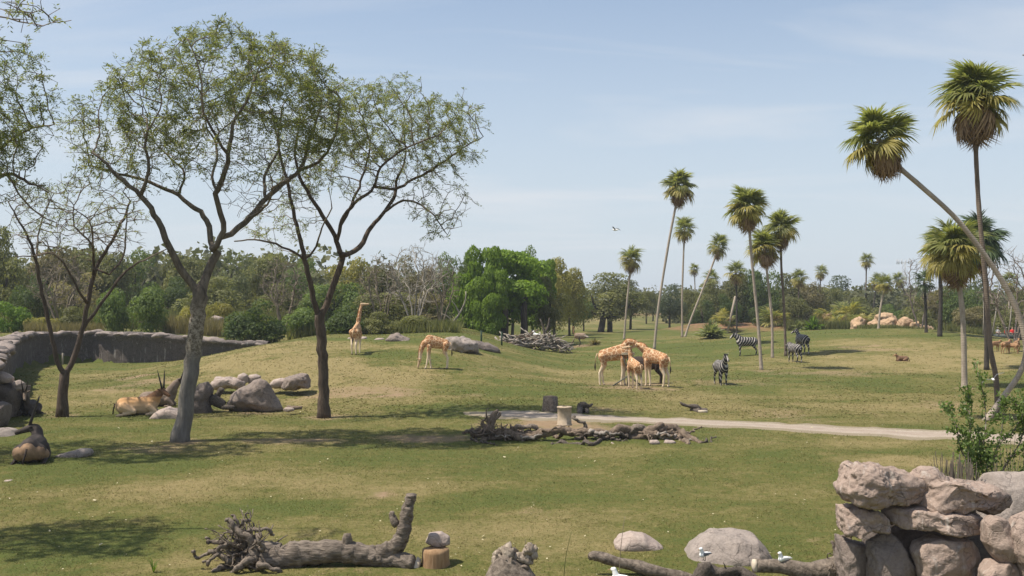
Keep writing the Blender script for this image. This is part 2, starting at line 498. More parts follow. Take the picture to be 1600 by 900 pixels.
# ------------------------------------------------------------------ ground
PATCH = [(284, 693, 42, 7, 'dirt', 0.7), (507, 652, 36, 5, 'dirt', 0.7), (98, 650, 30, 5, 'dirt', 0.6), (1190, 579, 24, 4, 'dirt', 0.6), (1508, 607, 26, 4, 'dirt', 0.6), (400, 641, 60, 4, 'dirt', 0.6), (1560, 653, 40, 7, 'dirt', 0.6), (1130, 890, 60, 10, 'dirt', 0.4), (560, 888, 140, 8, 'dirt', 0.45),  # photo px centre, half sizes, kind, strength
    (565, 612, 120, 12, 'dirt', 0.62), (610, 618, 60, 5, 'dirt', 0.8), (225, 600, 50, 12, 'dirt', 0.7), (200, 592, 26, 6, 'dirt', 0.8), (268, 610, 30, 6, 'dirt', 0.6),
    (470, 689, 105, 6, 'dirt', 0.9), (250, 703, 90, 9, 'dirt', 0.55), (650, 684, 95, 9, 'dirt', 0.75), (985, 604, 80, 9, 'dirt', 0.75), (950, 640, 40, 6, 'dirt', 0.5),
    (1310, 584, 110, 7, 'dirt', 0.55), (1150, 598, 110, 7, 'dirt', 0.45), (1380, 547, 90, 3, 'dirt', 0.5), (1320, 543, 60, 3, 'dirt', 0.55),
    (1230, 648, 75, 11, 'dirt', 0.55), (1500, 632, 70, 12, 'dirt', 0.5), (860, 662, 110, 10, 'dirt', 0.9), (905, 672, 90, 7, 'dirt', 0.8),
    (60, 647, 60, 8, 'dirt', 0.4), (592, 773, 15, 5, 'dirt', 1.0), (850, 800, 45, 10, 'dirt', 0.45), (1270, 845, 25, 4, 'dirt', 0.6), (905, 541, 30, 3, 'dirt', 0.9),
    (760, 575, 60, 10, 'dirt', 0.3), (320, 652, 60, 6, 'dirt', 0.3), (400, 646, 50, 3, 'dirt', 0.7), (735, 618, 50, 5, 'dirt', 0.4), (860, 815, 120, 20, 'dry', 0.4),
    (440, 585, 190, 45, 'dry', 0.85), (600, 600, 160, 45, 'dry', 0.75), (300, 590, 100, 35, 'dry', 0.8), (150, 590, 120, 20, 'dry', 0.5), (500, 545, 120, 14, 'dry', 0.5), (780, 580, 120, 35, 'dry', 0.4),
    (1350, 570, 230, 30, 'dry', 0.75), (1500, 560, 150, 40, 'dry', 0.65), (1380, 535, 120, 9, 'dry', 0.5), (1150, 640, 240, 25, 'dry', 0.35), (950, 590, 130, 20, 'dry', 0.5),
    (1400, 640, 150, 20, 'dry', 0.35), (150, 625, 160, 20, 'dry', 0.5), (250, 770, 120, 18, 'dry', 0.5), (640, 770, 90, 14, 'dry', 0.4), (1180, 770, 140, 20, 'dry', 0.35),
    (1420, 722, 70, 10, 'dry', 0.7), (400, 745, 90, 8, 'dry', 0.4), (930, 700, 160, 10, 'dry', 0.2),
    (590, 558, 70, 6, 'lush', 0.8), (1080, 545, 150, 14, 'lush', 0.7), (800, 560, 90, 8, 'lush', 0.3), (1000, 690, 250, 14, 'lush', 0.5), (170, 730, 170, 14, 'lush', 0.8),
    (120, 860, 160, 35, 'lush', 0.7), (450, 790, 80, 14, 'lush', 0.5), (1250, 720, 90, 14, 'lush', 0.5), (1200, 630, 60, 8, 'lush', 0.4), (720, 690, 80, 7, 'lush', 0.3), (1460, 555, 80, 8, 'lush', 0.3)]
PATCH_W = []
for (cx, cy, rx, ry, k, s) in PATCH:
    g = ground(cx, cy); a = ground(cx, cy + ry); b = ground(cx, cy - ry)
    PATCH_W.append((g.x, (a.y + b.y) / 2, rx / F * g.y, max(0.4, min(9.0, abs(b.y - a.y) / 2)), k, s))

def fields(x, y):
    P = np.c_[x, y, np.zeros(len(x))]
    n1 = fbm(P, 0.55, 4, 3); n2 = fbm(P, 0.09, 3, 9); n3 = fbm(P * [1, 2.2, 1], 0.22, 4, 21); n4 = fbm(P, 2.2, 3, 31)
    dirt = np.zeros(len(x)); dry = 0.27 + 0.42 * n2 + 0.50 * n3 + 0.40 * n1
    for (cx, cy, rx, ry, k, s) in PATCH_W:
        q = np.sqrt(((x - cx) / rx) ** 2 + ((y - cy) / ry) ** 2) + 0.8 * n1 + 0.35 * n4
        w = s * (1 - ss((q - 0.1) / 1.25))
        if k == 'dirt': dirt = np.maximum(dirt, w)
        elif k == 'dry': dry = dry + w * 1.0
        else: dry = dry - w * 0.7
    dirt = dirt + 0.25 * np.clip(n3 + n1 - 0.55, 0, 1)
    red = .75 * np.exp(-(((x - 38) / 15) ** 4) - (((y - 161) / 7) ** 2)) + 0.8 * np.exp(-(((x - 25) / 62) ** 4) - (((y - 328) / 16) ** 2))
    far = ss((y - 170) / 90)
    dry = dry + 0.3 * far
    return np.clip(dry, 0, 1), np.clip(dirt, 0, 1), np.clip(red, 0, 1)

def axis(lo, hi, step, outer_lo, outer_hi, g=1.16):
    a = list(np.arange(lo, hi, step))
    s = step; v = a[-1]
    while v < outer_hi: s *= g; v += s; a.append(v)
    s = step; v = a[0]; pre = []
    while v > outer_lo: s *= g; v -= s; pre.append(v)
    return np.array(pre[::-1] + a)

gx = axis(-47, 62, 0.55, -2600, 2600); gy = axis(14, 135, 0.55, -260, 4200)
GX, GY = np.meshgrid(gx, gy)
GZ = height(GX.ravel(), GY.ravel())
nx_, ny_ = len(gx), len(gy)
idx = np.arange(nx_ * ny_).reshape(ny_, nx_)
GQ = np.c_[idx[:-1, :-1].ravel(), idx[:-1, 1:].ravel(), idx[1:, 1:].ravel(), idx[1:, :-1].ravel()]
gme = mk_mesh('ground', np.c_[GX.ravel(), GY.ravel(), GZ], GQ, smooth=True)
fd = fields(GX.ravel(), GY.ravel())
def point_attr(me, name, v):
    a = me.attributes.new(name, 'FLOAT', 'POINT'); a.data.foreach_set('value', np.asarray(v, np.float32))
for nme, v in zip(('dry', 'dirt', 'red'), fd): point_attr(gme, nme, v)

GREEN, LUSH, STRAW = (0.144, 0.136, 0.042), (0.098, 0.117, 0.031), (0.285, 0.226, 0.105)
DIRT, DIRT2, RED = (0.30, 0.215, 0.135), (0.225, 0.155, 0.092), (0.20, 0.105, 0.062)
def turf(n, pos):
    fine = n.noise(pos, 9.0, 5, 0.7); mid = n.noise(pos, 1.7, 5, 0.65); tiny = n.noise(pos, 38.0, 3, 0.7)
    d = n.math('ADD', n.attr('dry'), n.math('MULTIPLY', n.math('SUBTRACT', n.math('ADD', fine, n.math('MULTIPLY', mid, 1.0)), 1.0), 1.35))
    c = n.mix(n.rng(d, 0.0, 0.42), LUSH, GREEN)
    c = n.mix(n.rng(d, 0.36, 1.0), c, STRAW)
    c = n.mix(n.rng(tiny, 0.3, 0.75), n.mix(0.30, c, (0.03, 0.035, 0.010)), c)
    return c, fine, mid, tiny
n = NT('ground_mat'); pos = n.pos()
c, fine, mid, tiny = turf(n, pos)
dm = n.math('ADD', n.attr('dirt'), n.math('MULTIPLY', n.math('SUBTRACT', n.math('ADD', fine, mid), 1.0), 0.9))
dc = n.mix(n.rng(n.noise(pos, 3.0, 6, 0.7), 0.3, 0.7), DIRT2, DIRT)
c = n.mix(n.rng(dm, 0.22, 0.85), c, dc)
c = n.mix(n.rng(n.math('ADD', n.attr('red'), n.math('SUBTRACT', n.noise(pos, 0.5, 5), 0.5)), 0.25, 0.7), c, n.mix(n.rng(mid, 0.3, 0.7), RED, (0.27, 0.16, 0.10)))
n.color(c); n.b.inputs['Roughness'].default_value = 1.0; n.b.inputs['Specular IOR Level'].default_value = 0.1
n.bump(n.math('ADD', n.math('MULTIPLY', fine, 0.6), n.math('ADD', n.math('MULTIPLY', tiny, 0.35), mid)), 0.8, 0.09)
gme.materials.append(n.m)
structure(link('ground', gme))

# dirt road, a worn sheet on the turf
road_px = [(725, 645), (760, 646.5), (800, 648), (880, 651), (960, 655), (1050, 659), (1150, 664), (1260, 670), (1380, 676), (1490, 681), (1600, 687), (1720, 694), (1900, 706), (2200, 728), (2600, 760)]
rw = np.array([(g.x, g.y) for g in (ground(*p) for p in road_px)])
rp_ = smooth_path(rw, 180)
tt = np.gradient(rp_, axis=0); tt /= np.linalg.norm(tt, axis=1)[:, None]
nn = np.c_[-tt[:, 1], tt[:, 0]]
acr = np.linspace(-1, 1, 13)
wL = 1.45 + 0.5 * fbm(np.c_[np.arange(180) * 0.35, np.zeros(180), np.zeros(180)], 0.7, 3, 5) * 1.5
tap_ = ss((np.arange(180) + 3) / 22.0)
wL = wL * tap_ + .05
wR = 1.45 + 0.5 * fbm(np.c_[np.arange(180) * 0.35, np.zeros(180), np.ones(180) * 7], 0.7, 3, 6) * 1.5
wR = wR * tap_ + .05
XY = rp_[:, None, :] + nn[:, None, :] * (np.where(acr < 0, acr * wR[:, None], acr * wL[:, None]))[:, :, None]
zr = height(XY[..., 0].ravel(), XY[..., 1].ravel()) + np.tile(0.045 - 0.05 * np.abs(acr) ** 6 - 0.02 * np.exp(-((np.abs(acr) - 0.45) / 0.16) ** 2), 180)
ri = np.arange(180 * 13).reshape(180, 13)
rme = mk_mesh('dirt_road', np.c_[XY.reshape(-1, 2), zr], np.c_[ri[:-1, :-1].ravel(), ri[1:, :-1].ravel(), ri[1:, 1:].ravel(), ri[:-1, 1:].ravel()], smooth=True)
point_attr(rme, 'edge', np.maximum(np.tile(np.abs(acr), 180), np.repeat(1.15 - np.arange(180) / 25.0, 13))); point_attr(rme, 'rut', np.tile(np.exp(-((np.abs(acr) - 0.45) / 0.2) ** 2), 180))
n = NT('road_mat'); pos = n.pos()
f1 = n.noise(pos, 2.0, 6, 0.7); f2 = n.noise(pos, 14.0, 5, 0.7)
c = n.mix(n.rng(f1, 0.3, 0.7), (0.30, 0.235, 0.18), (0.40, 0.33, 0.265))
c = n.mix(n.math('MULTIPLY', n.attr('rut'), 0.45), c, (0.47, 0.40, 0.33))
c = n.mix(n.rng(n.math('ADD', n.math('SUBTRACT', 0.62, n.attr('edge')), n.math('MULTIPLY', n.math('SUBTRACT', f2, 0.5), 1.1)), 0.0, 0.18, 0.55, 0.0), c, (0.17, 0.145, 0.07))
c = n.mix(n.rng(f2, 0.35, 0.75), n.mix(0.25, c, (0.1, 0.08, 0.06)), c)
n.color(c); n.b.inputs['Roughness'].default_value = 1.0; n.bump(n.math('ADD', f2, f1), 0.6, 0.05)
rme.materials.append(n.m)
structure(link('dirt_road', rme))

# short turf blades over the near lawn
def road_dist(x, y):
    return _seg_dist(x, y, rp_[::4], closed=False)[0]
def blades(name, X, Y, hgt, wid, mat, lean=0.5, seed=0):
    N = len(X); rg = np.random.default_rng(seed)
    Z = height(X, Y) - 0.006
    a = rg.uniform(0, 2 * np.pi, N); l = rg.normal(0, lean, (N, 2)) * hgt[:, None]
    dxy = np.c_[np.cos(a), np.sin(a)] * wid[:, None] / 2
    V = np.zeros((N, 3, 3))
    V[:, 0] = np.c_[X - dxy[:, 0], Y - dxy[:, 1], Z]; V[:, 1] = np.c_[X + dxy[:, 0], Y + dxy[:, 1], Z]
    V[:, 2] = np.c_[X + l[:, 0], Y + l[:, 1], Z + hgt]
    me = mk_mesh(name, V.reshape(-1, 3), None, np.arange(3 * N).reshape(N, 3), mat, False, rg.uniform(0, 1, N))
    d1, d2, _ = fields(X, Y)
    point_attr(me, 'dry', np.repeat(d1, 3))
    return me
n = NT('turf_mat'); pos = n.pos(); c, _, _, _ = turf(n, pos)
c = n.mix(n.math('MULTIPLY', n.attr('rnd'), 0.75), c, n.mix(0.6, c, (0.36, 0.32, 0.12)))
n.color(c); n.translucent(c, 0.3); TURF = n.m
NB = 300000
dd = 17.5 + 60 * RNG.beta(1.0, 2.1, NB)
uu = RNG.uniform(-0.56, 0.56, NB)
bx, by = uu * dd, dd
_, dirt_v, _ = fields(bx, by)
nclump = fbm(np.c_[bx, by, bx * 0], 1.1, 3, 77)
keep = (dirt_v + 0.2 * nclump < RNG.uniform(0.15, 0.75, NB)) & (road_dist(bx, by) > RNG.uniform(1.0, 1.7, NB))
bx, by, nclump = bx[keep], by[keep], nclump[keep]
tall = RNG.uniform(0, 1, len(bx)) ** 3
hgt = (0.025 + 0.035 * tall) * (1 + 0.5 * nclump) * (0.75 + by / 90); wid = (0.012 + 0.014 * RNG.uniform(0, 1, len(bx))) * (0.55 + by / 40)
structure(link('grass', blades('grass', bx, by, hgt * .85, wid, TURF, 1.1, 5)), 'stuff')

NT2 = 70000
dd = 45 + 95 * RNG.beta(1.1, 1.6, NT2); uu = RNG.uniform(-.56, .56, NT2); bx, by = uu * dd, dd
keep = (road_dist(bx, by) > 2.2) & (fbm(np.c_[bx, by, bx * 0], .35, 3, 78) + RNG.normal(0, .3, NT2) > -.1); bx, by = bx[keep], by[keep]
structure(link('grass', blades('grass', bx, by, RNG.uniform(.03, .065, len(bx)), RNG.uniform(.06, .18, len(bx)), TURF, .9, 6)), 'stuff')

# pale flecks of dropped leaves and seed heads
NF = 900
fy = 18 + 50 * RNG.uniform(0, 1, NF) ** 1.5; fx = RNG.uniform(-0.55, 0.55, NF) * fy
g = Geo()
for x, y, z in zip(fx, fy, height(fx, fy)):
    s = random.uniform(0.012, 0.028) * (1 + (random.random() < 0.05) * 1.4); a = random.uniform(0, 6.28)
    p = np.array([x, y, z + 0.05])
    u = np.array([math.cos(a), math.sin(a), random.uniform(-.4, .4)]) * s; w = np.array([-math.sin(a), math.cos(a), random.uniform(0, .7)]) * s * 0.8
    g.add([p - u, p - w, p + u, p + w], [(0, 1, 2, 3)])
structure(link('leaf_litter', g.mesh('leaf_litter', m_flat('litter', (0.46, 0.40, 0.26), 0.9, 0.3), False)), 'stuff')

# ------------------------------------------------------------------ rocks
ICO = {}
def ico(sub):
    if sub not in ICO:
        bm = bmesh.new(); bmesh.ops.create_icosphere(bm, subdivisions=sub, radius=1.0)
        V = np.array([v.co[:] for v in bm.verts]); T = np.array([[v.index for v in f.verts] for f in bm.faces])
        bm.free(); ICO[sub] = (V, T)
    return ICO[sub]

def vnormals(V, T):
    fn = np.cross(V[T[:, 1]] - V[T[:, 0]], V[T[:, 2]] - V[T[:, 0]])
    N = np.zeros_like(V)
    for k in range(3): np.add.at(N, T[:, k], fn)
    return N / (np.linalg.norm(N, axis=1)[:, None] + 1e-12)

def roughen(V, T, amp, freq, seed, ridged=0.5):
    N = vnormals(V, T)
    b = fbm(V + seed * 3.7, freq, 5, seed)
    r = 1 - np.abs(fbm(V * [1, 1, 1.4] + seed * 1.9, freq * 0.9, 4, seed + 50)) * 2
    return V + N * (amp * (b + ridged * (r - 0.6)))[:, None]

def facet(V, k, depth, seed):
    rg = np.random.default_rng(seed); c = V.mean(0); Q = V - c
    for _ in range(k):
        nrm = rg.normal(size=3); nrm /= np.linalg.norm(nrm)
        s = Q @ nrm; lim = np.max(s) * rg.uniform(1 - depth, 1.0)
        Q = Q - nrm * (np.clip(s - lim, 0, None) * 0.9)[:, None]
    return Q + c

def rock_shape(poly, d, thick, sub=4, amp=0.05, freq=2.0, seed=1, pw=0.65, facets=4, dy=0.0, front=0):
    """a boulder whose outline seen from the front has the given corner points; thick is its real half depth"""
    P = np.array([(at(px, py, d).x, at(px, py, d).z) for px, py in poly])
    c = P.mean(0)
    th = np.arctan2(P[:, 1] - c[1], P[:, 0] - c[0]); o = np.argsort(th); P = P[o]
    V, T = ico(sub)
    ang = np.arctan2(V[:, 2], V[:, 0]); rho = np.hypot(V[:, 0], V[:, 2])
    A = P; B = np.roll(P, -1, 0)
    rad = np.zeros(len(V)); dx_, dz_ = np.cos(ang), np.sin(ang)
    best = np.full(len(V), 1e9)
    for a, b in zip(A - c, B - c):
        e = b - a; den = dx_ * e[1] - dz_ * e[0]
        den = np.where(np.abs(den) < 1e-9, 1e-9, den)
        t = (a[0] * e[1] - a[1] * e[0]) / den; s = (a[0] * dz_ - a[1] * dx_) / den
        ok = (t > 0) & (s >= -1e-6) & (s <= 1 + 1e-6)
        best = np.where(ok & (t < best), t, best)
    best = np.where(best > 1e8, np.mean(np.linalg.norm(P - c, axis=1)), best)
    best = np.maximum(best - amp * .35, best * .5)
    X = c[0] + best * rho ** pw * dx_; Z = c[1] + best * rho ** pw * dz_
    Y = d + dy + thick * np.sign(V[:, 1]) * np.abs(V[:, 1]) ** 0.8
    W = np.c_[X, Y, Z]
    if facets: W = facet(W, facets, 0.22, seed)
    if front:
        rg = np.random.default_rng(seed + 900); cc = W.mean(0); Qv = W - cc
        for _ in range(front):
            nr = np.array([rg.normal(0, .55), -1, rg.normal(.15, .5)]); nr /= np.linalg.norm(nr); s_ = Qv @ nr; lim = s_.max() * rg.uniform(.62, .9)
            Qv = Qv - nr * (np.clip(s_ - lim, 0, None) * .92)[:, None]
        W = Qv + cc
    return roughen(W, T, amp, freq, seed, .9 if front else .5), T

GS = 'rocks of the stacked outcrop'
def rock(label, poly, d, thick, mat, group=None, name='boulder', cat='rock', **kw):
    if group == GS: kw.setdefault('front', 7)
    V, T = rock_shape(poly, d, thick, **kw)
    o = np.array([V[:, 0].mean(), V[:, 1].mean(), V[:, 2].min()]); V[:, 2] -= 0 if group == GS else (.05 + .6 * kw.get('amp', .05)) * (cat == 'rock' and kw.get('seed') != 23)
    me = mk_mesh(name, V - o, None, T, M[mat], True)
    return thing(name, label, cat, o, 0, group, me)

GS = 'rocks of the stacked outcrop'
rock('broad knobbly top rock of the stacked outcrop, left end jutting over a dark gap', [(1321, 772), (1330, 745), (1333, 730), (1345, 726), (1365, 733), (1390, 731), (1415, 738), (1436, 742), (1462, 760), (1455, 790), (1400, 795), (1360, 800), (1330, 790)], 17.5, 0.8, 'rock_tan', GS, sub=6, amp=0.12, freq=2.6, seed=3, pw=0.45, facets=0, dy=.3)
rock('long top rock of the stacked outcrop with pale vertical streaks, sloping down to the right', [(1432, 790), (1436, 752), (1455, 738), (1478, 743), (1505, 757), (1540, 765), (1565, 766), (1585, 780), (1590, 798), (1578, 812), (1540, 803), (1490, 803), (1450, 802)], 17.5, 0.8, 'rock_tan', GS, sub=6, amp=0.11, freq=2.6, seed=4, pw=0.5, facets=0, dy=.35)
rock('short block of the stacked outcrop under the jutting left end of the top rock', [(1320, 798), (1350, 796), (1386, 806), (1396, 820), (1390, 832), (1355, 830), (1323, 838)], 17.6, 0.75, 'rock_tan', GS, sub=6, amp=0.09, freq=2.8, seed=5, pw=0.5, facets=0, dy=.25)
rock('long flat ledge rock of the stacked outcrop above a deep shadowed hollow', [(1390, 806), (1405, 798), (1450, 797), (1500, 800), (1532, 802), (1531, 832), (1500, 836), (1440, 828), (1400, 824)], 17.5, 0.75, 'rock_tan', GS, sub=6, amp=0.08, freq=2.8, seed=6, pw=0.5, facets=0, dy=.2)
rock('upright egg shaped boulder at the right end of the ledge rock', [(1530, 812), (1540, 801), (1558, 804), (1572, 825), (1580, 850), (1575, 868), (1556, 876), (1540, 862), (1530, 845)], 17.2, 0.45, 'rock_tan', GS, sub=5, amp=0.035, freq=2.4, seed=7, pw=0.6, facets=0, dy=-.25)
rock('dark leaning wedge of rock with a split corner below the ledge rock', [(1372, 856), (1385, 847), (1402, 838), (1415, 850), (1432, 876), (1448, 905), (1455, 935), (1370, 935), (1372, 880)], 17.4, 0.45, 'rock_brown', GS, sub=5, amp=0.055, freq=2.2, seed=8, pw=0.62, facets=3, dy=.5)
rock('plain grey brown block at the lower left foot of the stacked outcrop', [(1322, 846), (1345, 856), (1370, 862), (1376, 880), (1378, 935), (1330, 935), (1325, 880)], 17.8, 0.45, 'rock_brown', GS, sub=5, amp=0.05, freq=2.2, seed=9, pw=0.45, facets=0, dy=.5)
rock('big round topped boulder in the middle of the foot of the stacked outcrop', [(1443, 874), (1452, 858), (1475, 847), (1510, 845), (1535, 852), (1548, 870), (1552, 900), (1550, 935), (1450, 935), (1448, 890)], 17.1, 0.55, 'rock_tan', GS, sub=6, amp=0.05, freq=2.2, seed=10, pw=0.62, facets=2, dy=.45)
rock('low boulder under the egg shaped boulder at the bottom edge', [(1535, 895), (1548, 878), (1575, 874), (1592, 885), (1600, 905), (1600, 935), (1535, 935)], 16.9, 0.45, 'rock_tan', GS, sub=5, amp=0.035, freq=2.0, seed=11, pw=0.55, facets=3)
rock('tall rounded boulder of the stacked outcrop cut by the right edge of the view', [(1578, 830), (1590, 808), (1610, 798), (1650, 800), (1665, 850), (1660, 935), (1600, 935), (1588, 880), (1579, 860)], 16.8, 0.5, 'rock_tan', GS, sub=5, amp=0.05, freq=1.8, seed=12, pw=0.55, facets=4)
rock('rock coloured dark as shade filling the hollow behind the ledge and wedge rocks', [(1345, 800), (1450, 800), (1560, 805), (1600, 830), (1620, 940), (1345, 940), (1340, 850)], 18.75, 0.45, 'rock_dark', GS, sub=5, amp=0.07, freq=1.8, seed=13, pw=0.45, facets=2)  # dark material on this filler stands in for the shade of the deep hollow
rock('flat topped greyish rock lying behind the stacked outcrop under the leafy sapling', [(1530, 760), (1545, 742), (1575, 737), (1620, 738), (1660, 745), (1660, 850), (1530, 850)], 20.2, 0.7, 'rock_grey', GS, sub=5, amp=0.06, freq=2.0, seed=14, pw=0.5, facets=4)
GB = 'boulders on the lawn'
rock('smaller smooth pinkish boulder lying on the lawn left of the big grey one', [(957, 842), (966, 831), (985, 825), (1005, 828), (1025, 840), (1037, 850), (1038, 866), (1015, 868), (985, 862), (960, 853)], 21.5, 0.42, 'rock_pale', GB, sub=5, amp=0.03, freq=3.0, seed=21, pw=0.6, facets=5)
rock('big domed grey boulder on the lawn behind the perched gull', [(1070, 860), (1078, 848), (1098, 834), (1115, 824), (1150, 824), (1180, 830), (1196, 848), (1206, 865), (1206, 884), (1160, 893), (1100, 890), (1072, 880)], 20.8, 0.85, 'rock_grey', GB, sub=6, amp=0.05, freq=2.6, seed=22, pw=0.6, facets=7)
rock('pink grey knob of stone resting on the orange sawn block', [(664, 848), (670, 832), (690, 830), (704, 838), (705, 851), (682, 857)], 20.25, 0.2, 'rock_pale', None, sub=4, amp=0.02, freq=4, seed=23, facets=5)
# left field
GL = 'rocks among the resting antelopes'
rock('tall pointed brown boulder standing right of the resting antelopes', [(355, 625), (362, 612), (375, 600), (400, 586), (412, 583), (420, 590), (432, 615), (443, 634), (430, 641), (390, 640), (358, 640)], 49.0, 1.0, 'rock_brown', GL, sub=5, amp=0.17, freq=1.5, seed=31, pw=0.75, facets=9)
rock('dark leaning boulder half hidden behind the wrapped tree trunk', [(294, 648), (300, 610), (312, 594), (326, 590), (331, 602), (328, 620), (333, 646), (315, 650)], 48.0, 0.6, 'rock_dark', GL, sub=5, amp=0.13, freq=1.8, seed=32, pw=0.6, facets=5)
rock('low pale violet rock in front of the lying tan antelope', [(230, 651), (245, 638), (262, 632), (278, 636), (300, 640), (305, 655), (270, 656), (240, 655)], 45.5, 0.5, 'rock_pale', GL, sub=5, amp=0.09, freq=2.0, seed=33, pw=0.6, facets=5)
rock('long pinkish rock in the back row left of the pointed boulder', [(328, 596), (335, 584), (352, 583), (372, 588), (384, 592), (384, 602), (350, 605), (332, 604)], 56.0, 0.6, 'rock_pale', GL, sub=5, amp=0.15, freq=2.0, seed=34, facets=5)
rock('small round white rock in the back row beside the pointed boulder', [(370, 594), (373, 583), (380, 580), (387, 584), (387, 596), (378, 600)], 56.4, 0.4, 'rock_pale', GL, sub=4, amp=0.04, freq=1.8, seed=35, facets=3)
rock('flat white rock peeping out behind the tip of the pointed boulder', [(386, 590), (390, 583), (400, 582), (408, 586), (405, 598), (390, 599)], 57.0, 0.4, 'rock_pale', GL, sub=4, amp=0.04, freq=1.8, seed=36, facets=3)
rock('pinkish low rock joining the blocky dark rock near the dark tree', [(420, 600), (428, 590), (440, 587), (450, 590), (452, 604), (430, 605)], 56.0, 0.5, 'rock_pale', GL, sub=4, amp=0.06, freq=1.8, seed=37, facets=4)
rock('blocky dark brown rock left of the dark forked tree', [(438, 603), (446, 586), (462, 580), (480, 580), (487, 590), (488, 602), (465, 606)], 55.5, 0.8, 'rock_brown', GL, sub=5, amp=0.17, freq=1.8, seed=38, facets=6)
rock('flat elongated grey rock lying beside the horned antelope in the left foreground', [(80, 716), (88, 708), (108, 702), (125, 697), (141, 698), (145, 704), (138, 712), (110, 721), (85, 722)], 34.0, 0.45, 'rock_grey', GL, sub=4, amp=0.03, freq=2.0, seed=39, facets=4)
rock('small grey stone at the foot of the pointed boulder', [(440, 640), (446, 634), (458, 635), (462, 640), (450, 642)], 47.5, 0.2, 'rock_pale', GL, sub=3, amp=0.02, freq=3, seed=40, facets=2)
GE = 'rocks at the left edge'
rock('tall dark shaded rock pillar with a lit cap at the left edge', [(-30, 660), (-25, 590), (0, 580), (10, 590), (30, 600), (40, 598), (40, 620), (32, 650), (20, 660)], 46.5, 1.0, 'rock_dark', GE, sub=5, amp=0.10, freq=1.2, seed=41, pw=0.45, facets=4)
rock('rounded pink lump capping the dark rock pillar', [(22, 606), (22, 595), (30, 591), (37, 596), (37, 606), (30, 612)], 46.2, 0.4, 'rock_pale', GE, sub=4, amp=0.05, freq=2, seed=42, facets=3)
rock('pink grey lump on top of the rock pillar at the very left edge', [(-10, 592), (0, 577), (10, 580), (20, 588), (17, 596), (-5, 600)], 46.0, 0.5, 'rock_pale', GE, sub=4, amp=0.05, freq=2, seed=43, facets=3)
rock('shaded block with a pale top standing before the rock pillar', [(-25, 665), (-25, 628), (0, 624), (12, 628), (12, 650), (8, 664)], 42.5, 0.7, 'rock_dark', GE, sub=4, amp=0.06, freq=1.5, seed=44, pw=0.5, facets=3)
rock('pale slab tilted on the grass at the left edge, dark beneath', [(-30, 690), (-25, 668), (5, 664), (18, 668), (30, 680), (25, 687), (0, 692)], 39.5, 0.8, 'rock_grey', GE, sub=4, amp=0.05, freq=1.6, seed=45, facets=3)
rock('tiny pinkish stone lying on the grass near the left edge', [(4, 752), (8, 747), (17, 746), (22, 751), (15, 754)], 29.2, 0.15, 'rock_pale', GE, sub=3, amp=0.01, freq=4, seed=46, facets=2)
# mound crest and far rocks
GM = 'rocks along the crest of the mound'
def crest_rock(label, poly, px, py, **kw):
    d = ground(px, py).y
    return rock(label, poly, d, kw.pop('thick'), kw.pop('mat'), GM, **kw)
crest_rock('grey rock of two humps with a shadowed cleft behind the grazing giraffe', [(690, 543), (694, 524), (708, 519), (722, 519), (735, 524), (745, 530), (748, 546), (715, 548)], 715, 546, thick=1.5, mat='rock_grey', sub=5, amp=0.42, freq=1.0, seed=51, pw=0.6, facets=5)
crest_rock('long low dark rock running right from the two humped grey rock', [(730, 528), (745, 527), (765, 533), (782, 540), (784, 547), (760, 548), (732, 547)], 765, 547, thick=1.2, mat='rock_dark', sub=4, amp=0.28, freq=1.0, seed=52, facets=5)
crest_rock('low brown domed rock on the crest between the two giraffes', [(598, 527), (608, 521), (620, 517), (632, 521), (645, 530), (640, 535), (610, 534)], 622, 531, thick=1.3, mat='rock_brown', sub=4, amp=0.28, freq=1.0, seed=53, facets=5)
crest_rock('small pale stone on the crest right of the looking giraffe', [(562, 528), (566, 524), (573, 525), (575, 530), (566, 531)], 568, 529, thick=0.4, mat='rock_pale', sub=3, amp=0.05, freq=2, seed=54, facets=3)
crest_rock('pale stone on the crest left of the looking giraffe', [(541, 529), (545, 525), (552, 526), (553, 530), (546, 531)], 546, 529, thick=0.4, mat='rock_pale', sub=3, amp=0.05, freq=2, seed=55, facets=3)
crest_rock('flat pale stone lying on the crest beside the domed rock', [(584, 529), (590, 526), (600, 527), (602, 531), (590, 532)], 592, 530, thick=0.6, mat='rock_pale', sub=3, amp=0.05, freq=2, seed=56, facets=3)
rock('cream boulder showing above the wall between the bushes', [(318, 512), (325, 500), (336, 491), (348, 493), (352, 504), (350, 516), (325, 517)], 100.0, 1.2, 'rock_pale', None, sub=4, amp=0.12, freq=0.9, seed=57, facets=4)
GO = 'orange rocks beyond the palms'
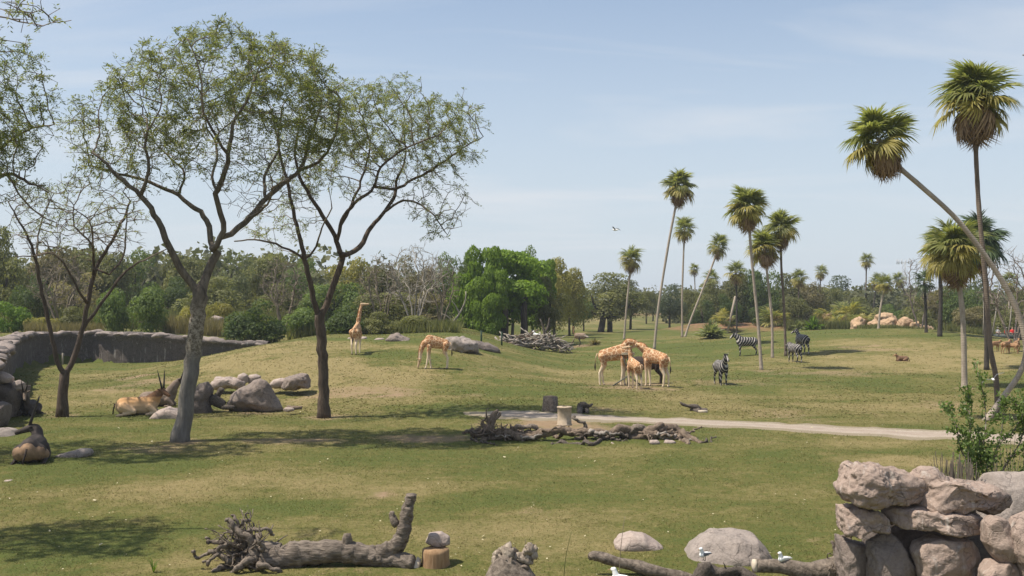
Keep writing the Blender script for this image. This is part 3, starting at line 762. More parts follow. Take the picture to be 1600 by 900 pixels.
for k, (lab, poly, d) in enumerate([
    ('orange rock at the left end of the far orange outcrop, beside the palmetto', [(1329, 516), (1331, 500), (1340, 489), (1347, 496), (1352, 516)], 128),
    ('low orange rock of the far outcrop between the two thin palms', [(1354, 514), (1357, 500), (1366, 495), (1374, 500), (1376, 514)], 128),
    ('tallest orange rock of the far outcrop with a dark overhang', [(1366, 514), (1368, 488), (1378, 484), (1392, 485), (1402, 494), (1404, 514)], 130),
    ('overhanging orange boulder in the middle of the far outcrop', [(1374, 512), (1376, 500), (1384, 493), (1396, 491), (1399, 504), (1394, 513)], 126),
    ('round shouldered orange boulder right of the tallest one', [(1400, 513), (1404, 497), (1412, 491), (1424, 497), (1428, 514)], 128),
    ('broad orange boulder at the right of the far outcrop', [(1416, 514), (1420, 500), (1432, 496), (1440, 503), (1442, 515)], 127),
    ('small orange boulder at the right end of the far outcrop, behind the dark palm trunk', [(1438, 515), (1441, 505), (1450, 503), (1457, 510), (1458, 517)], 126),
    ('low front orange slab of the far outcrop', [(1376, 516), (1380, 508), (1392, 508), (1394, 518)], 123),
    ('flat front orange rock below the broad boulder', [(1412, 516), (1416, 509), (1430, 509), (1438, 513), (1436, 518)], 123)]):
    rock(lab, poly, d, 1.3, 'rock_orange', GO, sub=5, amp=0.40, freq=1.0, seed=60 + k, pw=0.55, facets=5)

# ------------------------------------------------------------------ enclosure wall
NW = 260
wp = smooth_path(np.c_[WALL, WALL_TOP], NW)
wt_ = np.gradient(wp[:, :2], axis=0); wt_ /= np.linalg.norm(wt_, axis=1)[:, None]
wn_ = np.c_[wt_[:, 1], -wt_[:, 0]]                       # towards the paddock
arc = np.concatenate([[0], np.cumsum(np.linalg.norm(np.diff(wp[:, :2], axis=0), axis=1))])
prof = [(0.34, -0.14), (0.36, 0.05), (0.34, 0.15), (0.35, 0.28), (0.36, 0.40), (0.38, 0.52), (0.40, 0.62), (0.43, 0.71), (0.48, 0.79), (0.58, 0.85), (0.66, 0.90), (0.66, 0.95), (0.56, 0.99), (0.36, 1.02), (0.1, 1.03), (-0.2, 1.02), (-0.45, 0.99), (-0.6, 0.9), (-0.65, 0.6), (-0.65, -0.1)]
cols = []
for j, (off, zf) in enumerate(prof):
    scal = fbm(np.c_[arc, np.full(NW, 3.0), np.zeros(NW)], 0.55, 3, 71)
    o2 = off + (0.16 * scal if 7 <= j <= 12 else 0.0)
    top = wp[:, 2] * (1 + 0.07 * fbm(np.c_[arc, np.zeros(NW), np.zeros(NW)], 0.5, 3, 70))
    base = np.where(wp[:, 1] > 80, -0.15, -0.15)
    z = base + (top - base) * zf
    xy = wp[:, :2] + wn_ * np.broadcast_to(o2, (NW,))[:, None]
    cols.append(np.c_[xy, z])
WV = np.stack(cols, 1).reshape(-1, 3)
npf = len(prof); wi = np.arange(NW * npf).reshape(NW, npf)
WQ = np.c_[wi[:-1, :-1].ravel(), wi[1:, :-1].ravel(), wi[1:, 1:].ravel(), wi[:-1, 1:].ravel()]
WT = np.vstack([WQ[:, [0, 1, 2]], WQ[:, [0, 2, 3]]])
WV = roughen(WV, WT, 0.16, 0.7, 72, 0.6)
wo = np.array([-33.0, 80.0, 0.0])
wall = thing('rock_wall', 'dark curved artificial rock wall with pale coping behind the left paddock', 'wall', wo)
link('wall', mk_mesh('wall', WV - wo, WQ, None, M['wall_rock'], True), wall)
caps = []
for k in range(4):
    V, T = ico(3); V = facet(V * [0.8, 0.62, 0.17], 6, 0.35, 80 + k); V = roughen(V, T, 0.14, 1.6, 80 + k)
    caps.append(mk_mesh('cap_stone', V, None, T, M['cap'], True))
s = 0.4; k = 0
while s < arc[-1] - 0.3:
    x, y, zt = (np.interp(s, arc, wp[:, q]) for q in range(3))
    i = int(np.argmin(np.abs(arc - s)))
    o = link('cap_stone', caps[k % 4], wall, (x - wo[0] + wn_[i, 0] * .12, y - wo[1] + wn_[i, 1] * .12, zt * 1.0 + random.uniform(-.16, .03)))
    o.rotation_euler = (random.uniform(-.2, .2), random.uniform(-.2, .2), math.atan2(wt_[i, 1], wt_[i, 0]) + random.uniform(-.4, .4))
    sc_ = random.uniform(0.6, 1.35) * (1.0 if zt > 2 else 0.8); o.scale = (sc_, sc_, sc_ * random.uniform(.8, 1.3))
    s += random.uniform(0.9, 1.35); k += 1
g = Geo(); q = at(98, 556, 82.5); g.tube([(q.x, q.y, hz(q.x, q.y) - .1), (q.x, q.y, hz(q.x, q.y) + 0.95)], 0.07, 8)
me = g.mesh('marker_post', M['twig_white'], True); thing('marker_post', 'short white post standing before the dark curved wall', 'post', (0, 0, 0), mesh=me)
# ------------------------------------------------------------------ foreground trees (grown branch by branch)
def colonize(pos, par, attr_pts, step, infl, kill, iters, rg, trop=(0, 0, 0.08), jit=0.25):
    pos = [np.asarray(p, float) for p in pos]; par = list(par)
    A = np.asarray(attr_pts, float)
    N0 = np.array(pos)
    dist = np.full(len(A), 1e9); near = np.zeros(len(A), int)
    for s in range(0, len(N0), 200):
        D = np.linalg.norm(A[:, None, :] - N0[None, s:s + 200, :], axis=2)
        j = D.argmin(1); dm = D[np.arange(len(A)), j]; m = dm < dist
        dist[m] = dm[m]; near[m] = j[m] + s
    alive = np.ones(len(A), bool); trop = np.asarray(trop)
    for it in range(iters):
        m = alive & (dist < infl)
        if not m.any(): break
        P = np.array(pos)
        dirs = A[m] - P[near[m]]; dirs /= np.linalg.norm(dirs, axis=1)[:, None] + 1e-9
        acc = {}
        for i, dv in zip(near[m], dirs): acc.setdefault(int(i), []).append(dv)
        new = []
        for i, lst in acc.items():
            v = np.mean(lst, 0); L = np.linalg.norm(v)
            if L < 0.15: v = rg.normal(size=3); L = np.linalg.norm(v)
            v = v / L + trop + rg.normal(0, jit, 3); v /= np.linalg.norm(v)
            new.append(P[i] + v * step); par.append(i)
        b = len(pos); pos.extend(new); NN = np.array(new)
        D = np.linalg.norm(A[:, None, :] - NN[None], axis=2); j = D.argmin(1); dm = D[np.arange(len(A)), j]
        m2 = dm < dist; dist[m2] = dm[m2]; near[m2] = j[m2] + b
        alive &= dist > kill
        if len(pos) > 9000: break
    return np.array(pos), np.array(par)

def radii(par, n, given, tip, expo=2.3):
    ch = [[] for _ in range(n)]
    for i, p in enumerate(par):
        if p >= 0: ch[p].append(i)
    r = np.zeros(n)
    for i in range(n - 1, -1, -1):
        s = sum(r[c] ** expo for c in ch[i])
        r[i] = max(tip, s ** (1 / expo)) if s > 0 else tip
    for i, g in given.items(): r[i] = max(g, 0)
    return r, ch

def tube_tree(pos, par, r, ch, lo, hi, mat, name):
    """one mesh of all limbs whose radius lies in [lo, hi)"""
    G = Geo(); n = len(pos)
    started = np.zeros(n, bool)
    for i in range(n):
        p = par[i]
        main = p >= 0 and ch[p] and max(ch[p], key=lambda c: r[c]) == i
        if main and not started[p] is False and lo <= r[p] < hi and lo <= r[i] < hi: continue
        if not (lo <= r[i] < hi): continue
        chain = [i]; k = i
        while ch[k]:
            k2 = max(ch[k], key=lambda c: r[c])
            if not (lo <= r[k2] < hi): chain.append(k2); break
            chain.append(k2); k = k2
        pts = [pos[c] for c in chain]; rr = [r[c] for c in chain]
        if p >= 0:
            pts.insert(0, pos[p]); rr.insert(0, min(r[p], r[i] * 1.35))
        if len(pts) < 2: continue
        R0 = max(rr); sides = 10 if R0 > 0.12 else 6 if R0 > 0.04 else 4 if R0 > 0.015 else 3
        G.tube(pts, rr, sides, caps=R0 > 0.04, wob=0.12 if R0 > 0.08 else 0, seed=i % 17)
        started[chain] = True
    return G.mesh(name, mat, True) if G.n else None

def leaf_sprays(P, D, length, nleaf, leafl, leafw, rg, droop=0.35):
    """compound leaves: pairs of narrow leaflets along a short drooping stalk; returns mesh arrays"""
    n = len(P)
    D = D / (np.linalg.norm(D, axis=1)[:, None] + 1e-9)
    side = np.cross(D, rg.normal(size=(n, 3)) * 0.5 + [0, 0, 1.0]); side /= np.linalg.norm(side, axis=1)[:, None] + 1e-9
    V = []
    L = length * rg.uniform(0.6, 1.3, n)
    for k in range(nleaf):
        t = (k // 2 + 0.7) / (nleaf / 2); sgn = 1 if k % 2 else -1
        base = P + D * (L * t)[:, None] + np.array([0, 0, -1.0]) * (L * droop * t * t)[:, None]
        u = side * sgn + D * 0.75 + np.array([0, 0, -0.25]) + rg.normal(0, 0.22, (n, 3)); u /= np.linalg.norm(u, axis=1)[:, None]
        w = np.cross(u, rg.normal(size=(n, 3)) * 0.7 + [0, 0, 1.0]); w /= np.linalg.norm(w, axis=1)[:, None] + 1e-9
        ll = leafl * rg.uniform(0.7, 1.3, n)[:, None]; ww = leafw * rg.uniform(0.8, 1.2, n)[:, None]
        V.append(np.stack([base, base + u * ll * 0.5 + w * ww / 2, base + u * ll, base + u * ll * 0.5 - w * ww / 2], 1))
    V = np.concatenate(V).reshape(-1, 3)
    return V, np.arange(len(V)).reshape(-1, 4)

def near_tree(name, label, d, limbs, blobs, n_attr, depth, leafy, leaf_n, mats, seed, step=0.33, tip=0.008, group=None, spray=(0.26, 8, 0.12, 0.034), base=None, bare_tw=1, kill=0.5):
    rg = np.random.default_rng(seed)
    k = ppm(d)
    org = base if base is not None else ground(limbs[0][1][0][0], limbs[0][1][0][1])
    def w(px, py, dep): 
        p = at(px, py, d); return np.array([p.x - org.x, p.y - org.y + dep, p.z - org.z])
    pos, par, given = [], [], {}
    first = True
    for start, pts in limbs:
        P3 = np.array([[*w(q[0], q[1], q[3] if len(q) > 3 else 0.0), q[2] / k] for q in pts])
        L = np.sum(np.linalg.norm(np.diff(P3[:, :3], axis=0), axis=1))
        S = smooth_path(P3, max(3, int(L / 0.28)))
        S[1:, :3] += rg.normal(0, 0.02, (len(S) - 1, 3))
        if first:
            p = -1; first = False; q0 = 0
            S[0, 2] -= 0.25; 
        else:
            dd_ = np.linalg.norm(np.array(pos) - S[0, :3], axis=1); p = int(dd_.argmin()); q0 = 1
        for row in S[q0:]:
            pos.append(row[:3]); par.append(p); p = len(pos) - 1; given[p] = row[3] * (1.0 if q0 == 0 else 0.60)
    # root flare
    for i in range(4):
        if i in given: given[i] *= (1.32, 1.16, 1.07, 1.03)[i]
    # attractor cloud filling the crown
    A = []; wsum = sum(b[2] * b[3] * b[4] for b in blobs)
    for (cx, cy, rx, ry, wt__) in blobs:
        m = int(n_attr * rx * ry * wt__ / wsum)
        v = rg.normal(size=(m, 3)); v /= np.linalg.norm(v, axis=1)[:, None]; v *= rg.uniform(0.15, 1, m)[:, None] ** (1 / 2.6)
        c = w(cx, cy, 0); dz = depth * min(1.0, (rx / k) / 2.4)
        A.append(np.c_[c[0] + v[:, 0] * rx / k, c[1] + v[:, 1] * dz, c[2] + v[:, 2] * ry / k])
    A = np.concatenate(A)
    n0 = len(pos)
    pos, par = colonize(pos, par, A, step, 4.5, kill, 70, rg)
    # fine end twigs
    n1 = len(pos); cnt = np.bincount(par[par >= 0], minlength=n1)
    P2, Q2 = list(pos), list(par)
    for i in range(n0, n1):
        m = (2 if cnt[i] == 0 else 1 if rg.random() < 0.5 else 0) * bare_tw
        for _ in range(m):
            v = pos[i] - pos[par[i]]; v = v / (np.linalg.norm(v) + 1e-9) + rg.normal(0, 0.6, 3); v /= np.linalg.norm(v)
            a = i
            for s_ in range(2):
                P2.append(P2[a] + v * rg.uniform(.13, .28) + rg.normal(0, .03, 3)); Q2.append(a); a = len(P2) - 1
    pos, par = np.array(P2), np.array(Q2)
    r, ch = radii(par, len(pos), given, tip)
    # a limb never thicker than its parent
    for i in range(len(pos)):
        if par[i] >= 0 and r[i] > r[par[i]]: r[i] = r[par[i]]
    t = thing(name, label, 'tree', org, 0, group)
    link('trunk', tube_tree(pos, par, r, ch, 0.045, 9, mats[0], 'trunk'), t)
    tw = tube_tree(pos, par, r, ch, 0.0, 0.045, mats[1], 'twigs')
    if tw: structure(link('twigs', tw, t), 'stuff')
    # leaves hang on the twig nodes inside the leafy parts of the crown
    idx = np.arange(n0, len(pos)); Pn = pos[idx]; Dn = pos[idx] - pos[par[idx]]
    dens = np.zeros(len(idx))
    for (cx, cy, rx, ry, f) in leafy:
        c = w(cx, cy, 0)
        q = ((Pn[:, 0] - c[0]) / (rx / k)) ** 2 + ((Pn[:, 2] - c[2]) / (ry / k)) ** 2
        dens = np.maximum(dens, f * np.clip(1.6 - q, 0, 1))
    dens *= np.clip(1.0 + 1.1 * fbm(Pn, 0.8, 2, seed), 0.12, 2)
    dens *= np.where(r[idx] < 0.022, 1, 0.15)
    if dens.sum() > 0:
        pick = rg.choice(len(idx), size=leaf_n, p=dens / dens.sum())
        tt_ = rg.uniform(0, 1, leaf_n)[:, None]
        Pl = Pn[pick] - Dn[pick] * tt_; Dl = Dn[pick] / (np.linalg.norm(Dn[pick], axis=1)[:, None] + 1e-9) + rg.normal(0, 0.7, (leaf_n, 3)) + [0, 0, 0.1]
        V, Q = leaf_sprays(Pl, Dl, *spray, rg)
        rr = np.tile(np.clip(rg.normal(0.45, 0.25, leaf_n), 0, 1), spray[1])
        link('foliage', mk_mesh('foliage', V, Q, None, mats[2], False, rr), t)
    return t

M['leaf_feather'] = m_leaf('leaf_feather', (0.13, 0.16, 0.062), (0.295, 0.295, 0.125), 0.52, 0.55, 0.08)
M['leaf_feather2'] = m_leaf('leaf_feather2', (0.125, 0.16, 0.055), (0.27, 0.275, 0.105), 0.5, 0.55, 0.08)
# wrapped trunk: slate grey sleeve below, corky bark above
n = NT('bark_wrapped'); v = n.coord('Object'); z = n.xyz(v)[2]
f = n.noise(n.mapping(v, (4, 4, 0.9)), 2.2, 7, 0.65, 0.4); sp = n.noise(v, 9.0, 4, 0.7)
bark = n.mix(n.rng(f, 0.3, 0.7), (0.055, 0.042, 0.033), (0.20, 0.165, 0.125))
cork = n.mix(n.rng(sp, 0.42, 0.62), (0.12, 0.095, 0.065), (0.36, 0.31, 0.24))
slate = n.mix(n.rng(f, 0.25, 0.75), (0.100, 0.091, 0.080), (0.22, 0.20, 0.175))
zz = n.math('ADD', z, n.math('MULTIPLY', n.math('SUBTRACT', n.noise(v, 1.2, 3), 0.5), 1.2))
c = n.mix(n.rng(zz, 2.9, 3.5, smooth=True), slate, cork); c = n.mix(n.rng(zz, 4.6, 5.6, smooth=True), c, bark)
n.color(c); n.b.inputs['Roughness'].default_value = 0.9; n.bump(n.math('ADD', f, n.math('MULTIPLY', sp, 0.5)), 0.9, 0.05); M['bark_wrapped'] = n.m
M['twig_bark'] = m_flat('twig_bark', (0.175, 0.138, 0.104), 0.9, 0.35, 1.5)
M['twig_grey'] = m_flat('twig_grey', (0.19, 0.155, 0.125), 0.9, 0.3, 1.5)

T1 = [
 (0, [(281, 692, 12.5), (292, 625, 11.8), (301, 560, 12.2), (308, 500, 12.2), (312, 455, 11)]),
 (1, [(311, 458, 10), (283, 415, 9.5, -.3), (262, 355, 8, -.8), (243, 315, 6.5, -1.2), (212, 285, 5, -1.6), (180, 250, 3, -1.9)]),
 (1, [(312, 455, 12), (322, 425, 11, .3), (334, 394, 11, .5)]),
 (1, [(334, 394, 8), (319, 378, 8, .9), (307, 338, 7, 1.2), (284, 318, 6.5, 1.4), (255, 298, 5.5, 1.6), (210, 277, 4.5, 1.7), (155, 262, 3.5, 1.5), (118, 252, 2.5, 1.2)]),
 (1, [(243, 312, 5, -1.2), (256, 266, 4, -1.6), (256, 228, 3.2, -1.9), (272, 205, 2.5, -2.1), (282, 190, 2, -2.2)]),
 (1, [(255, 298, 4, 1.6), (262, 262, 3.2, 2.0), (240, 238, 2.6, 2.2), (205, 205, 2, 2.3)]),
 (1, [(334, 394, 9), (350, 356, 8, 0), (343, 308, 7.5, -.4), (356, 283, 7, -.7), (369, 249, 6, -1.0), (379, 205, 4.5, -1.3), (400, 176, 3.5, -1.5), (418, 130, 2.5, -1.6)]),
 (1, [(343, 308, 4, -.4), (330, 270, 3.5, .2), (332, 230, 3, .6), (310, 190, 2.4, 1.0), (300, 140, 1.8, 1.2)]),
 (1, [(345, 372, 8, .5), (378, 338, 7.5, 1.0), (400, 307, 7, 1.4), (427, 276, 6.5, 1.7), (453, 252, 5.5, 1.9), (468, 200, 4, 2.1), (484, 142, 2.8, 2.2)]),
 (1, [(400, 307, 5, 1.4), (392, 260, 4, 2.2), (408, 215, 3, 2.8), (395, 160, 2.2, 3.2)]),
 (1, [(446, 258, 4.5, 1.9), (490, 245, 4, 1.2), (520, 205, 3, .6), (530, 150, 2, .2)]),
 (1, [(369, 249, 4, -1.0), (345, 195, 3, -2.0), (350, 140, 2, -2.8), (335, 95, 1.5, -3.0)]),
 (1, [(378, 338, 4, 1.0), (420, 325, 3, -.5), (445, 300, 2.4, -1.6), (470, 290, 1.8, -2.2)])]
near_tree('leafy_tree', 'big spreading feathery leaved tree with slate grey lower trunk, left of the dark forked tree', 37.5, T1,
          [(165, 205, 62, 75, 1.0), (250, 160, 85, 90, 1.1), (345, 120, 95, 85, 1.1), (440, 135, 85, 85, 1.1), (505, 185, 50, 65, 1.0), (330, 225, 170, 55, 1.0), (180, 270, 70, 40, .8), (420, 300, 90, 40, .5)],
          2700, 3.0, [(165, 200, 65, 75, 1.0), (260, 150, 90, 80, 1.2), (350, 115, 100, 75, 1.2), (455, 130, 90, 85, 1.5), (500, 190, 60, 60, 1.4), (320, 225, 190, 55, 0.45), (210, 300, 130, 45, .14)],
          5900, (M['bark_wrapped'], M['twig_bark'], M['leaf_feather']), 101, spray=(0.32, 8, 0.15, 0.038))

T2 = [
 (0, [(506, 652, 9), (505, 600, 8), (503, 545, 8), (500, 495, 8.3)]),
 (1, [(499, 495, 7.5), (492, 468, 7, -.2), (487, 440, 6.5, -.4), (480, 403, 6.2, -.6), (472, 360, 5, -.9), (463, 315, 4.5, -1.1), (455, 275, 4, -1.3), (447, 230, 3, -1.6), (455, 180, 2, -1.8)]),
 (1, [(480, 405, 3.2, -.6), (458, 390, 2.8, -1.6), (425, 380, 2.4, -2.4), (395, 382, 1.8, -3)]),
 (1, [(500, 497, 9), (512, 468, 8.5, .2), (524, 432, 8, .3), (533, 403, 8, .4)]),
 (1, [(533, 403, 7), (527, 378, 6.3, .1), (515, 352, 5.6, -.2), (496, 320, 5, -.6), (478, 284, 4, -1.0), (470, 245, 3, -1.3), (480, 200, 2, -1.5)]),
 (1, [(527, 378, 5.5), (538, 345, 5, -.4), (560, 318, 4.5, -.8), (588, 300, 4, -1.1), (600, 270, 3.2, -1.4), (640, 240, 2.5, -1.8), (690, 225, 1.8, -2.1)]),
 (1, [(538, 345, 4), (552, 305, 3.6, .5), (565, 262, 3, .9), (572, 220, 2.4, 1.2), (560, 175, 1.8, 1.4)]),
 (1, [(533, 403, 7), (556, 385, 6.5, .9), (573, 352, 5.5, 1.3), (592, 328, 5, 1.6), (608, 300, 4.5, 1.9), (612, 272, 3.6, 2.1), (625, 235, 2.6, 2.3), (620, 180, 1.8, 2.4)]),
 (1, [(608, 300, 4), (640, 275, 3.6, 1.5), (680, 255, 3, 1.1), (720, 228, 2.2, .8), (755, 210, 1.4, .6)]),
 (1, [(592, 328, 3.5, 1.6), (625, 312, 3, .8), (655, 318, 2.6, .2), (680, 340, 2, -.2), (700, 368, 1.3, -.4)]),
 (1, [(480, 403, 2.8), (500, 385, 2.6, -.8), (512, 362, 2.2, -1.5), (530, 330, 1.8, -2)])]
near_tree('leafy_tree', 'feathery leaved tree with dark trunk forked low, right of the wrapped trunk tree', 45.8, T2,
          [(520, 190, 80, 70, 1.0), (610, 195, 95, 80, 1.1), (690, 205, 70, 65, 1.1), (460, 260, 50, 60, .7), (590, 265, 130, 50, 1.0), (685, 310, 55, 70, .9), (435, 350, 55, 45, .6)],
          2300, 3.2, [(525, 180, 85, 65, 1.1), (610, 180, 100, 70, 1.3), (695, 205, 75, 65, 1.2), (470, 250, 60, 60, .8), (590, 270, 150, 50, .32), (690, 310, 50, 70, .5), (430, 355, 60, 50, .45)],
          5000, (M['bark_brown'], M['twig_bark'], M['leaf_feather']), 102, spray=(0.28, 8, 0.13, 0.036))

T3 = [
 (0, [(97, 650, 8), (98.5, 615, 7.2), (101, 585, 7.6)]),
 (1, [(100, 586, 6.5), (92, 562, 6, -.2), (86, 520, 5.3, -.4), (78, 470, 4.8, -.6), (72, 425, 4.2, -.8), (65, 385, 3.5, -1), (52, 350, 2.4, -1.3), (40, 320, 1.6, -1.6)]),
 (1, [(72, 425, 3, -.8), (60, 395, 2.4, -.2), (58, 350, 1.8, .3), (75, 300, 1.3, .6)]),
 (1, [(101, 586, 7.5), (113, 558, 7, .2), (124, 515, 6.3, .3), (132, 472, 5.8, .4), (139, 430, 5.2, .5), (150, 402, 4.6, .6), (167, 370, 4, .8), (181, 337, 3.4, 1), (188, 310, 2.4, 1.2)]),
 (1, [(139, 430, 3.6, .5), (146, 395, 3.2, 0), (143, 375, 2.6, -.4), (128, 355, 2, -.8), (130, 325, 1.4, -1)]),
 (1, [(146, 395, 2.6), (158, 365, 2.2, -1), (155, 345, 1.8, -1.4), (140, 330, 1.3, -1.8)]),
 (1, [(124, 515, 4.5, .3), (148, 470, 4, 1), (165, 437, 3.6, 1.5), (176, 420, 3, 1.8), (200, 402, 2.2, 2.2), (230, 385, 1.5, 2.6)]),
 (1, [(165, 437, 3), (172, 400, 2.6, 1.5), (180, 360, 2, 1.3), (185, 330, 1.5, 1)]),
 (1, [(132, 472, 3), (112, 405, 2.5, -1.2), (85, 402, 2, -1.8), (60, 405, 1.4, -2.2)])]
near_tree('sparse_tree', 'thin nearly bare tree with a V forked trunk at the left, before the curved wall', 46.3, T3,
          [(60, 335, 55, 60, 1.0), (130, 320, 60, 55, 1.0), (190, 325, 45, 50, 1.0), (120, 370, 110, 40, .6)],
          800, 2.6, [(60, 330, 50, 50, .5), (130, 320, 80, 45, .5), (195, 320, 45, 45, .5)], 700, (M['bark_brown'], M['twig_bark'], M['leaf_feather']), 103, spray=(0.24, 6, 0.12, 0.035), bare_tw=2)

T0 = [
 (0, [(-150, 712, 18), (-146, 640, 16), (-140, 560, 15), (-132, 480, 14)]),
 (1, [(-132, 485, 11), (-110, 420, 10), (-75, 350, 8), (-30, 300, 6.5), (10, 272, 5), (45, 285, 3.5), (75, 300, 2)]),
 (1, [(-75, 350, 6), (-60, 280, 5, .8), (-30, 220, 4, 1.4), (10, 190, 3, 1.6), (50, 180, 2, 1.7)]),
 (1, [(-132, 485, 10), (-165, 400, 8, .5), (-190, 300, 6, 1.4), (-180, 200, 4, 2.0)]),
 (1, [(-110, 420, 7), (-105, 320, 5, -.8), (-90, 220, 4, -1.6), (-50, 140, 3, -2.0), (-15, 80, 2, -2.2)]),
 (1, [(10, 272, 3), (35, 320, 2.2, .4), (70, 345, 1.5, .8)]), (1, [(-165, 400, 6), (-230, 340, 4, -.6), (-280, 280, 3, -1)])]
near_tree('leafy_tree', 'feathery leaved tree cut off by the left edge, only its outer boughs showing', 34.0, T0,
          [(-60, 190, 100, 110, 1.0), (20, 160, 62, 110, 1.3), (-190, 220, 120, 110, .8), (-20, 290, 90, 45, .5)],
          1700, 3.0, [(-40, 180, 130, 110, 1.0), (25, 150, 62, 110, 1.3), (20, 245, 60, 50, .6), (-200, 220, 130, 120, .7)], 4200,
          (M['bark_brown'], M['twig_bark'], M['leaf_feather2']), 104, base=onland(-150, 34.0))
T9 = [
 (0, [(-330, 872, 24), (-325, 740, 22), (-315, 600, 20), (-305, 470, 18)]),
 (1, [(-305, 475, 14), (-270, 350, 11, .4), (-235, 200, 9, .6), (-180, 80, 6, .8), (-110, 10, 4, .8), (-40, 8, 2.6, .8), (30, 22, 1.8, .8), (85, 14, 1.2, .8)]),
 (1, [(-305, 475, 13), (-360, 340, 10, -.5), (-390, 200, 7, -1.0), (-380, 60, 4, -1.2)]),
 (1, [(-270, 350, 8, .4), (-210, 280, 6, -.6), (-160, 220, 4, -1.2), (-110, 180, 2.5, -1.5)])]
near_tree('leafy_tree', 'tall tree outside the left edge, one bare twig tip reaching into the top left corner', 21.5, T9,
          [(-260, 150, 150, 130, 1.0), (-160, 230, 60, 50, .6), (-380, 120, 110, 110, .7), (35, 18, 50, 16, 3.0)],
          900, 2.4, [(-270, 150, 150, 130, 1.0), (-380, 120, 120, 120, .7), (40, 15, 60, 20, .5)], 1700,
          (M['bark_brown'], M['twig_grey'], M['leaf_feather2']), 106, step=0.25, spray=(0.24, 8, 0.1, 0.03), base=onland(-330, 21.5), kill=0.4)
TR = [
 (0, [(2080, 800, 24), (2060, 600, 22), (2010, 420, 18), (1930, 300, 13), (1820, 200, 8), (1720, 130, 5), (1640, 100, 3)]),
 (1, [(1820, 200, 6), (1770, 120, 4, .5), (1690, 70, 2.5, .8), (1630, 72, 1.8, .9)]),
 (1, [(2010, 420, 14), (2050, 280, 9, 1), (2080, 160, 5, 1.5)])]
near_tree('leafy_tree', 'feathery leaved tree beyond the right edge, two leaf tips poking into view', 22.0, TR,
          [(1660, 95, 42, 28, 1.0), (1780, 130, 90, 70, .8), (2000, 180, 130, 100, .7)], 500, 1.6, [(1665, 90, 58, 34, 1.0), (1780, 130, 110, 80, .6), (2000, 180, 140, 110, .5)], 1900,
          (M['bark_brown'], M['twig_grey'], M['leaf_feather2']), 105, step=0.25, spray=(0.2, 8, 0.075, 0.022), base=Vector((18.1, 22.0, hz(18.1, 22))), kill=0.36)

# leafy sapling behind the outcrop
def pxw(px, py, d, org): p = at(px, py, d); return (p.x - org.x, p.y - org.y, p.z - org.z)
def sapling():
    d = 21.6; rg = np.random.default_rng(8)
    org = Vector((at(1527, 760, d).x, d, hz(at(1527, 760, d).x, d)))
    t = thing('sapling', 'leafy green sapling with upright wand-like stems behind the stacked outcrop', 'shrub', org)
    stems = [[(1528, 900), (1526, 760), (1515, 690), (1512, 640), (1508, 605)], [(1530, 900), (1532, 750), (1545, 690), (1550, 640), (1545, 600), (1540, 567)],
             [(1536, 900), (1540, 750), (1560, 700), (1590, 670), (1605, 640), (1600, 615)], [(1528, 900), (1522, 755), (1500, 700), (1486, 650), (1470, 632)],
             [(1530, 900), (1535, 760), (1530, 700), (1528, 670)], [(1540, 900), (1560, 745), (1590, 700), (1620, 680)], [(1532, 900), (1550, 740), (1570, 660), (1568, 620)],
             [(1535, 900), (1580, 750), (1600, 730), (1612, 690)], [(1530, 900), (1512, 750), (1506, 715), (1498, 690)], [(1534, 900), (1556, 760), (1600, 690), (1606, 650), (1590, 625)]]
    G = Geo(); PL = []; DL = []
    for i, s in enumerate(stems):
        P = np.array([pxw(x, y, d + rg.uniform(-.35, .35) * (y < 800), org) for x, y in s]); P[0, 2] = -0.1
        P[:, 1] += np.linspace(0, rg.uniform(-.5, .5), len(P))
        S = smooth_path(P, 34); S[5:] += rg.normal(0, .008, (29, 3))
        G.tube(S, np.linspace(0.022, 0.006, 34), 5, wob=0.1, seed=i)
        T_ = np.gradient(S, axis=0)
        for k in range(16, 34):
            for _ in range(rg.integers(5, 17)):
                off = rg.normal(0, 0.04, 3); PL.append(S[k] + off); v = T_[k] / np.linalg.norm(T_[k]) + rg.normal(0, .8, 3); DL.append(v)
            if k < 30 and rg.random() < 0.3:     # side shoot
                v = T_[k] / np.linalg.norm(T_[k]) + rg.normal(0, .8, 3); v /= np.linalg.norm(v); L_ = rg.uniform(.15, .38)
                q = [S[k], S[k] + v * L_ * .5, S[k] + v * L_ + [0, 0, .04]]; G.tube(q, [.006, .005, .003], 4)
                for f in rg.uniform(.2, 1.05, 40): PL.append(S[k] + v * L_ * f + rg.normal(0, .03, 3)); DL.append(v + rg.normal(0, .8, 3))
    # dense tuft low down
    c = np.array(pxw(1532, 712, d, org))
    for _ in range(1100): PL.append(c + rg.normal(0, 1, 3) * [.24, .24, .26]); DL.append(rg.normal(0, 1, 3) + [0, 0, .3])
    link('stems', G.mesh('stems', M['twig_grey'], True), t)
    PL = np.array(PL); DL = np.array(DL); DL /= np.linalg.norm(DL, axis=1)[:, None]; N = len(PL)
    w_ = np.cross(DL, rg.normal(size=(N, 3))); w_ /= np.linalg.norm(w_, axis=1)[:, None]
    l = rg.uniform(.055, .105, N)[:, None]
    V = np.stack([PL, PL + DL * l * .5 + w_ * l * .3, PL + DL * l, PL + DL * l * .5 - w_ * l * .27], 1).reshape(-1, 3)
    link('foliage', mk_mesh('foliage', V, np.arange(4 * N).reshape(N, 4), None, m_leaf('leaf_sapling', (0.085, 0.135, 0.035), (0.18, 0.24, 0.07), .4, .45, .05), False, rg.uniform(0, 1, N)), t)
sapling()

